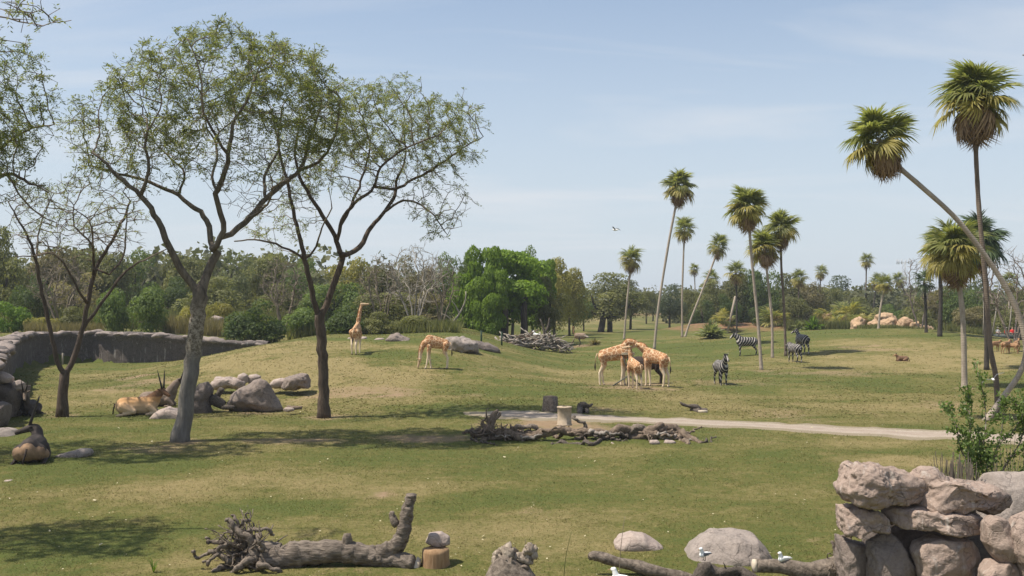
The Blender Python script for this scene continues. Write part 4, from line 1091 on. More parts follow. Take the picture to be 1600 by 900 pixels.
# tall dead stems beside the sapling
def reeds(name, label, cat, org, pts, hmin, hmax, rad, mat, lean=.12, sides=4, seg=4, seed=0, foliage=None):
    rg = np.random.default_rng(seed); G = Geo()
    for x, y in pts:
        h = rg.uniform(hmin, hmax); l = rg.normal(0, lean, 2) * h
        z0 = hz(org.x + x, org.y + y) - org.z - .03
        P = np.array([(x + l[0] * t ** 1.6, y + l[1] * t ** 1.6, z0 + h * t) for t in np.linspace(0, 1, seg)])
        G.tube(P, np.linspace(rad, rad * .45, seg), sides, caps=False)
    t = thing(name, label, cat, org, 0, None, G.mesh(name, mat, True))
    return t
o_ = Vector((at(1490, 760, 20.6).x, 20.6, 0)); rg = np.random.default_rng(3)
reeds('dry_stalks', 'clump of grey dry upright stalks left of the leafy sapling', 'dry plant', o_, [(rg.uniform(-.36, .40), rg.uniform(-.25, .25)) for _ in range(75)], 1.75, 2.22, .014, M['twig_grey'], .05, seed=1)
o_ = Vector((at(1580, 760, 22.4).x, 22.4, 0))
reeds('dry_stalks', 'thin grey dry stalks behind the flat topped rock, right of the sapling', 'dry plant', o_, [(rg.uniform(-.6, .7), rg.uniform(-.25, .25)) for _ in range(45)], 1.7, 2.35, .011, M['twig_grey'], .05, seed=2)
# ------------------------------------------------------------------ palms
def frond_mesh(name, mat, petiole=0.6, fan=1.0, nseg=26, droop=0.55, spread=125, seed=0, fold=0.25):
    """one costapalmate leaf: stalk along +x, then a fan of drooping narrow blades; base at the origin"""
    rg = np.random.default_rng(seed); G = Geo()
    sag = lambda x: -0.16 * x * x
    G.tube([(x, 0, sag(x)) for x in np.linspace(0, petiole + fan * .35, 5)], np.linspace(.022, .008, 5), 4, caps=False)
    for i in range(nseg):
        a = R(spread) * (2 * (i + .5) / nseg - 1) + rg.normal(0, .03)
        L = fan * (0.66 + 0.40 * math.cos(a / 1.7)) * rg.uniform(.88, 1.08)
        bx_ = petiole + fan * .30 * max(0, math.cos(a)) * .8
        dr = droop * rg.uniform(.7, 1.3)
        up = fold * abs(math.sin(a))
        pts = []
        for t in (0.04, .4, .72, 1.0):
            x = bx_ + math.cos(a) * L * t * (1 - .12 * t * dr); y = math.sin(a) * L * t * (1 - .15 * t * dr)
            z = sag(bx_) + L * (up * t - dr * t ** 2.4) + rg.normal(0, .012)
            pts.append((x, y, z))
        w = L * .048; s = np.array([-math.sin(a), math.cos(a), 0.0]); s = s + np.array([0, 0, rg.normal(0, .45)])
        ws = (.35, 1.0, .7)
        V = []
        for p, ww in zip(pts[:3], ws): V += [np.array(p) - s * w * ww, np.array(p) + s * w * ww]
        V.append(pts[3])
        G.add(V, [(0, 1, 3, 2), (2, 3, 5, 4)], [(4, 5, 6)])
    nf = sum(len(q) for q in G.Q) + sum(len(t) for t in G.T)
    return G.mesh(name, mat, False, np.clip(rg.normal(.5, .25, nf), 0, 1))

M['frond_green'] = m_leaf('frond_green', (0.13, 0.16, 0.055), (0.32, 0.315, 0.12), .5, .42, .12)
M['frond_yellow'] = m_leaf('frond_yellow', (0.23, 0.21, 0.06), (0.44, 0.37, 0.12), .45, .5, .15)
M['frond_dead'] = m_leaf('frond_dead', (0.17, 0.105, 0.060), (0.40, 0.275, 0.16), .15, .8, .25)
M['frond_dark'] = m_leaf('frond_dark', (0.04, 0.066, 0.028), (0.085, 0.115, 0.05), .2, .4, .1)
FR = {}
for k_ in ('frond_green', 'frond_yellow', 'frond_dead', 'frond_dark'):
    dead = k_ == 'frond_dead'
    FR[k_] = [frond_mesh('frond', M[k_], .60 if not dead else .5, (1.02, 1.1, .95)[j], 34 if not dead else 24, (.45, .65, .85)[j] + (.25 if dead else 0), (118, 130, 124)[j] if not dead else 70, j + 10) for j in range(3)]
    # light version for the far crowns
    FR[k_ + '_far'] = [frond_mesh('frond', M[k_], .6, (1.02, 1.1)[j], 20, (.5, .75)[j], 122, j + 20) for j in range(2)]

def m_palm_trunk(name, c1, c2, ring=1.0):
    n = NT(name); v = n.coord('Object')
    w = n.wave(n.mapping(v, (.15, .15, 1)), 3.2, 1.6, 3, 2.0, 'Z'); f = n.noise(n.mapping(v, (5, 5, 1.6)), 2.0, 6, .65)
    g_ = n.noise(n.mapping(v, (1.4, 1.4, .35)), 1.2, 4)
    c = n.mix(n.rng(f, .3, .7), c1, c2); c = n.mix(n.math('MULTIPLY', n.rng(w, .0, .25, 1, 0), .14 * ring), c, tuple(x * .5 for x in c1))
    c = n.mix(n.rng(g_, .5, .7, 0, .5), c, tuple(x * 1.35 for x in c2))
    n.color(c); n.b.inputs['Roughness'].default_value = .95; n.bump(n.math('ADD', n.math('MULTIPLY', w, .25), f), .7, .04)
    return n.m
M['palm_grey'] = m_palm_trunk('palm_grey', (0.26, 0.21, 0.165), (0.42, 0.35, 0.28))
M['palm_brown'] = m_palm_trunk('palm_brown', (0.105, 0.08, 0.06), (0.20, 0.155, 0.12))
M['palm_dark'] = m_palm_trunk('palm_dark', (0.035, 0.03, 0.026), (0.085, 0.072, 0.06))

def palm(label, path, rad, crown_r, nf, trunk_mat, near=True, yellow=.3, dead=.15, skirt=0, kind='green', seed=0, boots=0, group='tall palms of the meadow', crown_tilt=None, low=-62):
    """path: world points from the ground to the heart of the crown"""
    rg = np.random.default_rng(seed + 500)
    rad *= .70
    base = Vector(tuple(path[0])); P = np.array([tuple(p) for p in path]) - np.array(base[:]); P[0, 2] -= .15
    S = smooth_path(P, 36)
    t = thing('palm_tree', label, 'palm', base, 0, group)
    tt_ = np.linspace(0, 1, 36)
    rr = rad * (1 - .18 * tt_) * (1 + .45 * np.exp(-tt_ * 26)) * (1 + .035 * rg.normal(size=36))
    if boots: rr = rr * (1 + .55 * ss((tt_ - (1 - boots)) / .06))
    G = Geo(); G.tube(S, rr, 12 if near else 7, wob=.08, seed=seed)
    link('trunk', G.mesh('trunk', trunk_mat, True), t)
    top = S[-1]; ax = S[-1] - S[-4]; ax /= np.linalg.norm(ax)
    ax = ax * .45 + np.array([0, 0, .55]); ax /= np.linalg.norm(ax)
    rot = Vector((0, 0, 1)).rotation_difference(Vector(ax))
    suf = '' if near else '_far'
    sc = crown_r / 1.9
    for i in range(nf + skirt):
        f = i / nf
        az = i * 2.39996 + rg.normal(0, .3)
        if i < nf:
            el = R(85 - (85 - low) * f ** 1.0 + rg.normal(0, 11))
            key = 'frond_' + kind if f < 1 - dead - yellow else 'frond_yellow' if f < 1 - dead else 'frond_dead'
            if kind == 'dark': key = 'frond_dark' if f < 1 - dead else 'frond_dead'
            s_ = sc * rg.uniform(.78, 1.12) * (0.84 + .16 * min(1, f * 3)); z0 = .12 * (1 - f) - .3 * f
        else:
            el = R(rg.uniform(-84, -68)); key = 'frond_dead'; s_ = sc * rg.uniform(.75, 1.0); z0 = -.25 - rg.uniform(0, .45)
        meshes = FR[key + suf]
        o = link('frond' if key != 'frond_dead' else 'dead_frond', meshes[i % len(meshes)], t)
        q = rot @ (Quaternion((0, 0, 1), az) @ Quaternion((0, 1, 0), -el) @ Quaternion((1, 0, 0), rg.normal(0, .25)))
        o.rotation_mode = 'QUATERNION'; o.rotation_quaternion = q
        o.location = Vector(tuple(top)) + (rot @ Vector((0, 0, z0 * sc))) + q @ Vector((rad * .5, 0, 0))
        o.scale = (s_, s_, s_)
    return t

def pathpx(base, pts, deps=None):
    """base: ground point; pts: photo pixels of the trunk at the base's distance"""
    d = base.y
    out = [base]
    for i, p in enumerate(pts): out.append(at(p[0], p[1], d + (deps[i] if deps else 0)))
    return out

b = ground(1560, 651); palm('tallest palm at the right, brown upright trunk and big shaggy crown of partly dead leaves', pathpx(b, [(1556, 590), (1547, 540), (1540, 440), (1530, 330), (1525, 240), (1524, 150)]), .175, 2.05, 54, M['palm_brown'], True, .26, .2, 8, seed=1, boots=.16)
b = ground(1538, 657); palm('palm with an S curved trunk bowing far left, its crown hanging in open sky', pathpx(b, [(1570, 617), (1594, 582), (1603, 545), (1591, 490), (1560, 430), (1500, 348), (1440, 292), (1402, 258), (1372, 216)]), .185, 1.75, 46, M['palm_grey'], True, .3, .16, 3, seed=2, low=-70)
b = ground(1507, 606); palm('stout pale trunked palm with yellow green drooping crown, left of the tallest palm', pathpx(b, [(1506, 540), (1503, 480), (1496, 430), (1491, 388)]), .24, 2.1, 56, M['palm_grey'], True, .42, .10, 10, seed=3, boots=.34, low=-75)
b = onland(1468, 100); palm('dark trunked palm behind the stout pale trunked palm, to its left', pathpx(b, [(1470, 460), (1468, 420), (1468, 388)]), .30, 2.3, 40, M['palm_dark'], False, .3, .1, 2, kind='green', seed=4)
b = onland(1541, 74); palm('dark leaved palm partly hidden behind the tallest right hand palm', pathpx(b, [(1540, 470), (1534, 410), (1530, 372)]), .22, 2.35, 40, M['palm_dark'], True, .0, .08, 2, kind='dark', seed=5)
b = onland(1447, 104); palm('small dark trunked palm with thin crown, leftmost of the right hand palm cluster', pathpx(b, [(1446, 470), (1444, 440)]), .22, 1.7, 18, M['palm_dark'], False, .1, .05, 0, kind='dark', seed=6)
b = ground(1190, 578); palm('big crowned pale palm nearest of the middle row, by the zebra in profile', pathpx(b, [(1184, 500), (1176, 420), (1168, 322)], [.2, .1, 0]), .17, 1.85, 50, M['palm_grey'], True, .34, .18, 5, seed=7, boots=.05)
b = ground(1207, 559); palm('shaggy palm between the big crowned pale palm and the darker one', pathpx(b, [(1206, 500), (1200, 440), (1194, 386)]), .17, 1.75, 42, M['palm_grey'], True, .34, .2, 4, seed=8, boots=.22)
b = ground(1228, 556); palm('dark trunked palm at the right of the middle group of three', pathpx(b, [(1225, 480), (1221, 420), (1220, 356)]), .17, 1.85, 42, M['palm_brown'], True, .26, .14, 2, seed=9)
b = ground(1022, 546); palm('very tall slender palm leaning right, behind the feeding giraffes', pathpx(b, [(1029, 480), (1043, 390), (1056, 320), (1061, 290)]), .19, 1.95, 44, M['palm_grey'], True, .3, .14, 2, seed=10)
b = ground(975, 530); palm('single palm at the left of the palm row, straight thin pale trunk', pathpx(b, [(979, 480), (984, 430), (986, 403)]), .19, 1.85, 40, M['palm_grey'], False, .36, .16, 3, seed=11)
b = ground(1066, 527); palm('tall straight palm beside the one leaning hard to the right', pathpx(b, [(1066, 460), (1068, 400), (1070, 356)]), .18, 1.75, 38, M['palm_grey'], False, .25, .12, 2, seed=12)
b = ground(1070, 526); palm('palm leaning hard to the right with a curved trunk, its foot touching the straight one', pathpx(b, [(1080, 498), (1097, 455), (1114, 412), (1123, 384)]), .20, 1.8, 38, M['palm_grey'], False, .25, .12, 2, seed=13)
GF = 'far palms above the woods'
for (lab, px, d, pts, r_, tm, sd) in [
    ('small far palm with round crown left of the hard leaning palm', 1088, 225, [(1086, 450), (1085, 420)], 1.75, 'palm_grey', 20),
    ('far palm half hidden by the woods right of the hard leaning palm', 1092, 180, [(1104, 480), (1112, 434)], 1.9, 'palm_brown', 21),
    ('dark trunked far palm before the woods, left of the big crowned pale palm', 1151, 152, [(1151, 470), (1150, 424)], 2.1, 'palm_dark', 22),
    ('far palm with loose crown right of the middle group of three', 1249, 172, [(1248, 470), (1248, 434)], 1.95, 'palm_brown', 23),
    ('far palm with a neat round crown standing alone above the woods', 1279, 215, [(1280, 470), (1283, 424)], 1.9, 'palm_brown', 24),
    ('straight far palm above the orange rocks, tallest of the four there', 1353, 200, [(1353, 460), (1354, 406)], 1.85, 'palm_brown', 25),
    ('far palm with dark trunk just right of the tallest above the orange rocks', 1362, 190, [(1366, 470), (1371, 440)], 2.1, 'palm_dark', 26),
    ('pale trunked far palm in front of the orange rocks', 1372, 118, [(1376, 480), (1384, 442)], 1.35, 'palm_grey', 27),
    ('far palm leaning left above the orange rocks, before the lattice mast', 1421, 215, [(1414, 460), (1404, 436)], 1.95, 'palm_brown', 28),
    ('low far palm with dark trunk deep in the woods behind the stout pale trunked palm', 1575, 130, [(1577, 470), (1578, 440)], 1.6, 'palm_grey', 29)]:
    b = onland(px, d); palm(lab, pathpx(b, pts), .22 if tm != 'palm_grey' else .19, r_, 30, M[tm], False, .3, .14, 1, seed=sd, group=GF)
# bare pole-like palm stub
b = ground(1136, 521); G = Geo(); tp = at(1149, 463, b.y); G.tube([(0, 0, -.1), (tp.x - b.x, 0, tp.z - b.z)], [.2, .17], 8)
thing('palm_stub', 'headless pale palm trunk leaning right before the woods', 'dead palm', b, 0, None, G.mesh('palm_stub', M['palm_grey']))

# ------------------------------------------------------------------ background trees and shrubs
def crown_mesh(name, mat, seed, lobes=16, cards=5200, size=.30, low=.0, shape=(1, 1, 1), lobe_r=.34, inner=.15, flat=.8, jit=.55):
    """foliage of many small leaf faces gathered in uneven clumps; unit crown: width 8, height 8, base at z=0"""
    rg = np.random.default_rng(seed)
    C = []; 
    while len(C) < lobes:
        v = rg.normal(size=3); v /= np.linalg.norm(v); v *= rg.uniform(.35, .74)
        if v[2] < -.62 + low: continue
        C.append(v)
    C = np.array(C); Rl = lobe_r * rg.uniform(.6, 1.35, lobes)
    pk = rg.choice(lobes, cards, p=Rl ** 2 / np.sum(Rl ** 2))
    v = rg.normal(size=(cards, 3)); v /= np.linalg.norm(v, axis=1)[:, None]
    v[:, 2] = np.where((v[:, 2] < -.35) & (rg.random(cards) < .6), -v[:, 2], v[:, 2])
    rad = Rl[pk] * np.where(rg.random(cards) < inner, rg.uniform(.3, 1, cards), rg.uniform(.86, 1.12, cards))
    P = C[pk] + v * rad[:, None] * [1, 1, flat]
    P += 0.035 * np.c_[fbm(P, 3, 2, seed), fbm(P, 3, 2, seed + 5), fbm(P, 3, 2, seed + 9)] * 2
    keep = P[:, 2] > -1 + low * .5; P, v = P[keep], v[keep]; N = len(P)
    P = P * [4 * shape[0], 4 * shape[1], 4 * shape[2]]; P[:, 2] += 4 * shape[2]
    nrm = v + rg.normal(0, jit, (N, 3)) + [0, 0, .25]; nrm /= np.linalg.norm(nrm, axis=1)[:, None]
    a = np.cross(nrm, rg.normal(size=(N, 3))); a /= np.linalg.norm(a, axis=1)[:, None]; bb = np.cross(nrm, a)
    s = size * rg.uniform(.55, 1.35, N)[:, None]
    V = np.stack([P - a * s * .5, P + bb * s * .28, P + a * s * .5, P - bb * s * .28], 1).reshape(-1, 3)
    zlo, zhi = np.percentile(P[:, 2], [.5, 99.3]); xw = np.percentile(np.hypot(P[:, 0], P[:, 1] / shape[1]), 98)
    f_ = np.array([4 / xw, 4 / xw, 8 / (zhi - zlo)]); V = (V - [0, 0, zlo]) * f_
    cl = fbm(P, .5, 2, seed + 3)
    return mk_mesh(name, V, np.arange(4 * N).reshape(N, 4), None, mat, False, np.clip(.5 + .35 * cl + rg.normal(0, .2, N), 0, 1))

def trunk_mesh(name, mat, seed, h=5.0, r=.22, limbs=6, spread=2.2):
    rg = np.random.default_rng(seed); G = Geo()
    G.tube(smooth_path([(0, 0, -.3), (rg.normal(0, .1), 0, h * .3), (rg.normal(0, .2), rg.normal(0, .2), h * .6), (rg.normal(0, .3), rg.normal(0, .3), h)], 9), np.linspace(r * 1.25, r * .45, 9), 7, wob=.1, seed=seed)
    for i in range(limbs):
        z = h * rg.uniform(.3, .75); a = i * 2.4 + rg.normal(0, .3); s = spread * rg.uniform(.6, 1.2)
        G.tube(smooth_path([(0, 0, z), (math.cos(a) * s * .45, math.sin(a) * s * .45, z + s * .35), (math.cos(a) * s, math.sin(a) * s, z + s * .9)], 6), np.linspace(r * .5, r * .14, 6), 5)
    return G.mesh(name, mat, True)

LK = {'olive': ((0.080, 0.088, 0.034), (0.165, 0.160, 0.064)), 'brown': ((0.115, 0.102, 0.050), (0.20, 0.17, 0.09)), 'green': ((0.060, 0.095, 0.026), (0.135, 0.170, 0.050)),
      'bright': ((0.052, 0.095, 0.014), (0.125, 0.185, 0.030)), 'dark': ((0.034, 0.055, 0.018), (0.085, 0.110, 0.034)), 'yellow': ((0.145, 0.138, 0.036), (0.25, 0.22, 0.068)),
      'pale': ((0.105, 0.12, 0.055), (0.185, 0.195, 0.095)), 'bluish': ((0.045, 0.062, 0.038), (0.095, 0.112, 0.066))}
LK['lush'] = ((0.085, 0.145, 0.015), (0.20, 0.285, 0.036))
KIND = {}
for i, (k_, (a_, b_)) in enumerate(LK.items()):
    mt = m_leaf('leaf_' + k_, tuple(x * (1.4 if k_ != 'lush' else 1.15) for x in a_), tuple(x * (1.4 if k_ != 'lush' else 1.15) for x in b_), .45, .6, .16)
    KIND[k_] = []
    for j in range(2):
        KIND[k_].append((crown_mesh('crown', mt, 300 + i * 7 + j, 26 if k_ != 'lush' else 32, 9500 if k_ != 'lush' else 15000, .25 if k_ != 'lush' else .30, .05, (1, .85, 1), .30 if k_ != 'lush' else .34, .15 if k_ != 'lush' else .04, .8 if k_ != 'lush' else .40, .55 if k_ != 'lush' else .5), trunk_mesh('trunk', M['bark_far'], 400 + i * 5 + j)))
    if k_ in ('green', 'olive', 'bright', 'dark', 'yellow', 'pale'):
        KIND[k_ + '_shrub'] = [(crown_mesh('foliage', mt, 350 + i * 7 + j, 16, 5500, .34, .35, (1, .9, 1), .34), None) for j in range(2)]
PROTO = {}
def tree(kind, label, px, d, top, width, base=None, trunk=True, group=None, name=None, lift=0.0, deep=None, rz=None):
    """a tree whose crown top reaches photo row `top` and whose crown is `width` photo pixels wide, standing on the land d metres off"""
    rg = random
    p = onland(px, d) if base is None else base
    H = at(px, top, p.y).z - p.z; W = width / F * p.y
    v = rg.randrange(len(KIND[kind])); key = (kind, v, bool(trunk))
    cat = 'shrub' if kind.endswith('shrub') else 'tree'
    nm = name or (cat if cat == 'shrub' else 'broadleaf_tree')
    zs = (H - lift) / 8.0
    sx = W / 7.6; lift = lift * .8 - .06 * H
    t = thing(nm, label, cat, p, rz if rz is not None else rg.uniform(0, 6.28), group)
    c = link('crown' if cat == 'tree' else 'foliage', KIND[kind][v][0], t, (0, 0, lift)); c.scale = (sx, (deep or W) / 7.6, zs)
    if KIND[kind][v][1] and trunk:
        o = link('trunk', KIND[kind][v][1], t); o.scale = (sx * .9, sx * .9, H / 7.5)
    return t

def bare_tree(name, label, p, H, W, mat, seed, nstem=5, n_attr=420, cat='tree', lowc=.25, group=None, tip=.013, leaf=None):
    rg = np.random.default_rng(seed)
    pos, par, given = [], [], {}
    for s in range(nstem):
        a = s * 2.4 + rg.normal(0, .3); L = H * .42; lean = rg.uniform(.08, .3) * (nstem > 1)
        q = -1
        for k in range(7):
            t_ = k / 6
            pos.append(np.array([math.cos(a) * lean * W * t_ + rg.normal(0, .05), math.sin(a) * lean * W * t_, -.2 + (L + .2) * t_])); par.append(q); q = len(pos) - 1
    v = rg.normal(size=(n_attr, 3)); v /= np.linalg.norm(v, axis=1)[:, None]; v *= rg.uniform(.2, 1, n_attr)[:, None] ** .45
    A = np.c_[v[:, 0] * W / 2, v[:, 1] * W / 2, H * (lowc + (1 - lowc) * (v[:, 2] + 1) / 2)]
    pos, par = colonize(pos, par, A, H * .045, H, H * .055, 60, rg, jit=.3)
    P2, Q2 = list(pos), list(par)
    for i in range(nstem * 7, len(pos)):
        for _ in range(2):
            v_ = pos[i] - pos[par[i]]; v_ = v_ / np.linalg.norm(v_) + rg.normal(0, .55, 3)
            P2.append(pos[i] + v_ / np.linalg.norm(v_) * H * rg.uniform(.03, .075)); Q2.append(i)
    pos, par = np.array(P2), np.array(Q2)
    r, ch = radii(par, len(pos), {}, tip, 2.5)
    t = thing(name, label, cat, p, 0, group)
    me = tube_tree(pos, par, r, ch, 0, 9, mat, 'branches'); link('branches', me, t)
    return t

GW = 'trees of the left woods'
L_ = [('olive', 'tall olive tree at the far left edge of the woods', 12, 112, 348, 95), ('brown', 'brownish tree behind the nearly bare V forked tree', 78, 126, 384, 95), ('olive', 'broad olive tree between the V forked tree and the wrapped trunk', 150, 132, 386, 115),
      ('green', 'round greener treetop left of the wrapped trunk tree, deep in the woods', 212, 140, 388, 95), ('olive', 'olive tree straight behind the wrapped trunk', 292, 136, 395, 110), ('pale', 'pale feathery treetop between the wrapped trunk and the low forked trunk', 362, 134, 390, 80),
      ('olive', 'dull olive tree behind the dark rounded bush', 420, 140, 392, 105), ('green', 'mid green tree behind the low forked trunk', 470, 138, 398, 85), ('yellow', 'yellowish green tree just right of the low forked trunk', 545, 140, 402, 95),
      ('olive', 'olive tree above the looking giraffe', 598, 136, 412, 90), ('brown', 'brownish thin tree behind the bare pale branched tree', 648, 142, 398, 80), ('green', 'green tree rising at the left shoulder of the bright green clump', 694, 140, 392, 62),
      ('brown', 'low brown bushy tree filling the woods behind the left pair of bushes', 120, 112, 425, 110), ('olive', 'low olive tree behind the cream boulder', 330, 118, 430, 130), ('green', 'low green tree behind the looking giraffe', 520, 118, 440, 120),
      ('olive', 'low olive thicket tree left of the bare pale branched tree', 600, 116, 455, 110), ('brown', 'low brownish thicket tree behind the domed crest rock', 660, 122, 455, 100), ('dark', 'dark tree at the left edge behind the bright green shrub', 48, 106, 425, 80),
      ('dark', 'dark shady tree between the two bushes and the wrapped trunk', 262, 122, 430, 90), ('olive', 'low olive tree between the dark rounded bush and the low forked trunk', 450, 120, 440, 90)]
for k_, lab, px, d, top, w_ in L_: tree(k_, lab, px, d, top, w_, group=GW)
GSH = 'shrubs behind the wall and mound'
for k_, lab, px, d, top, w_ in [
    ('bright_shrub', 'bright green shrub behind the wall at the left edge', 18, 92, 470, 78), ('green_shrub', 'leafy mid green shrub behind the wall, left of a pair', 180, 92, 448, 68), ('green_shrub', 'leafy mid green shrub behind the wall, right of a pair', 240, 91, 446, 70),
    ('dark_shrub', 'big dark rounded bush with yellowish top at the end of the wall', 404, 88, 468, 106), ('green_shrub', 'green shrub behind the low forked trunk', 478, 94, 480, 70), ('dark_shrub', 'dark dense bush left behind the looking giraffe', 540, 92, 474, 74),
    ('olive_shrub', 'olive shrub right behind the looking giraffe', 592, 93, 486, 70), ('olive_shrub', 'olive shrub below the bare pale branched tree', 640, 95, 492, 80), ('yellow_shrub', 'yellowish grass shrub left of the cream boulder', 300, 97, 476, 60),
    ('yellow_shrub', 'yellow olive shrub between the cream boulder and dark rounded bush', 345, 104, 472, 60), ('olive_shrub', 'olive shrub behind the wall beside the V forked tree', 110, 94, 478, 70), ('yellow_shrub', 'straw coloured low shrub right behind the wall crest', 70, 92, 495, 60)]:
    tree(k_, lab, px, d, top, w_, group=GSH)
bare_tree('bare_tree', 'grey leafless tree standing in the woods right of the dark rounded bush', onland(442, 104), 104 / F * 125, 5.4, M['twig_tan'], 201, 3)
bare_tree('bare_tree', 'pale leafless many stemmed tree behind the grazing giraffe', onland(648, 98), 8.6, 7.0, M['twig_white'], 202, 6, 300)
bare_tree('bare_tree', 'tan leafless tree behind the domed crest rock', onland(598, 103), 7.6, 5.4, M['twig_tan'], 203, 5, 260)
bare_tree('bare_tree', 'small tan leafless tree left of the bright green clump', onland(688, 104), 7.8, 4.6, M['twig_tan'], 204, 4, 300)
bare_tree('bare_tree', 'brown leafless thicket tree behind the V forked tree', onland(95, 100), 7.5, 6.5, M['twig_tan'], 205, 6, 400)
G = Geo(); b = onland(700, 100)
for pts, r0 in [([(702, 522), (707, 505), (718, 490), (727, 470), (728, 455)], .14), ([(718, 490), (712, 478), (706, 470)], .08), ([(707, 505), (700, 495), (690, 490)], .07)]:
    G.tube(smooth_path([pxw(x, y, 100, b) for x, y in pts], 10), np.linspace(r0, r0 * .4, 10), 6, wob=.1)
thing('dead_bough', 'bleached dead bough rising behind the two humped grey rock', 'dead branch', b, 0, None, G.mesh('dead_bough', M['twig_white']))

# bright clump in the middle
GC = 'trees of the bright green clump'; CL = []
for k_, lab, px, d, top, w_, lift in [('lush', 'left tree of the bright green clump, foliage hanging almost to the ground', 750, 112, 379, 90, .8), ('lush', 'biggest domed tree in the middle of the bright green clump', 802, 115, 375, 124, 3.4),
                                       ('lush', 'shadier tree at the right of the bright green clump', 838, 122, 392, 80, 3.2), ('lush', 'low bright green tree at the front of the clump', 770, 109, 416, 62, .6), ('green', 'tree behind the left of the bright green clump', 728, 120, 390, 50, 2.0)]:
    CL.append(tree(k_, lab, px, d, top, w_, group=GC, lift=lift, trunk=False, rz=0.0))
for x_, d_, r_ in [(742, 114, .2), (786, 110, .5), (818, 112, .42), (762, 112, .18), (800, 114, .16), (730, 121, .3)]:
    b = onland(x_, d_); G = Geo(); G.tube([(0, 0, -.2), (.1, 0, 1.6), (.05, .1, 3.2), (.2, .1, 5)], [r_ * 1.1, r_, r_ * .9, r_ * .7], 8, wob=.15, seed=int(x_))
    lab_ = {742: 'slim dark trunk at the left under the bright green clump', 786: 'thick dark trunk under the left half of the bright green clump', 818: 'thick dark trunk under the right of the bright green clump', 762: 'slim dark trunk between the thick ones under the bright clump', 800: 'thin pale trunk between two thick dark trunks of the bright clump', 730: 'grey trunk at the left side of the bright green clump'}[x_]
    o = link('trunk', G.mesh('trunk', M['bark_grey' if x_ in (800, 730) else 'bark_far']), CL[{742: 0, 786: 1, 818: 2, 762: 3, 800: 1, 730: 4}[x_]]); o.matrix_parent_inverse = Matrix.Identity(4)
    o.location = b - o.parent.location; o.rotation_euler = (0, 0, 0)
tree('olive', 'slim twin stemmed olive tree right of the bright green clump, above the wood pile', 858, 116, 420, 62, lift=2.6)
for k_, lab, px, d, top, w_, lift in [('green', 'green tree rising behind the bright clump', 832, 150, 374, 60, 3), ('yellow', 'yellow green tree leaning against the right of the bright clump', 866, 140, 392, 74, 2.5), ('yellow', 'round yellow green tree right of the bright clump', 890, 150, 408, 62, 3),
                                       ('green', 'green low crowned tree beneath the yellow green tree', 896, 158, 440, 60, 2.6), ('dark', 'dark tree edge between the yellow green tree and grey oak', 912, 175, 432, 40, 3)]:
    tree(k_, lab, px, d, top, w_, lift=lift, group='trees right of the bright clump')
# grey oak with two stout trunks
b = onland(945, 168)
t = tree('olive', 'wide greyish oak with two stout dark trunks beyond the feeding giraffes', 948, 168, 415, 118, trunk=False, lift=3.4, rz=0.4); t.name = 'oak_tree'
G = Geo()
for x0, x1, r_ in [(-1.2, -.5, .50), (.6, .5, .42)]:
    G.tube(smooth_path([(x0, 0, -.3), (x0 * .8 + .1, 0, 1.5), (x1, 0, 3.4), (x1 * 1.5, 0, 5.4)], 9), np.linspace(r_ * 1.2, r_ * .7, 9), 9, wob=.2, seed=3)
for a, s, z in [(0.1, 5, 2.6), (.8, 4, 3.4), (2.6, 4, 3.2), (3.4, 3.5, 3.6), (5.6, 4.5, 3.0)]:
    G.tube(smooth_path([(0, 0, z), (math.cos(a) * s * .4, math.sin(a) * s * .4, z - .2), (math.cos(a) * s * .8, math.sin(a) * s * .8, z + .9), (math.cos(a) * s, math.sin(a) * s, z + 2.6)], 9), np.linspace(.34, .1, 9), 6, wob=.15)
link('trunk', G.mesh('trunk', M['bark_far']), t)
for k_, lab, px, d, top, w_, lift in [('olive', 'greyish oak to the right of the two trunked oak', 985, 185, 428, 70, 3.6), ('olive', 'low olive tree far behind the single thin palm', 1010, 235, 448, 40, 3), ('bluish', 'dark bluish oak left of the two palms that share a foot', 1046, 165, 436, 56, 2.6),
                                       ('olive', 'small far tree between the oak and bluish oak', 1020, 260, 455, 40, 3), ('olive', 'olive tree behind the two palms that share a foot', 1080, 178, 446, 50, 2.5)]:
    tree(k_, lab, px, d, top, w_, lift=lift, group='oaks beyond the meadow')
GR = 'trees of the woods behind the palms'
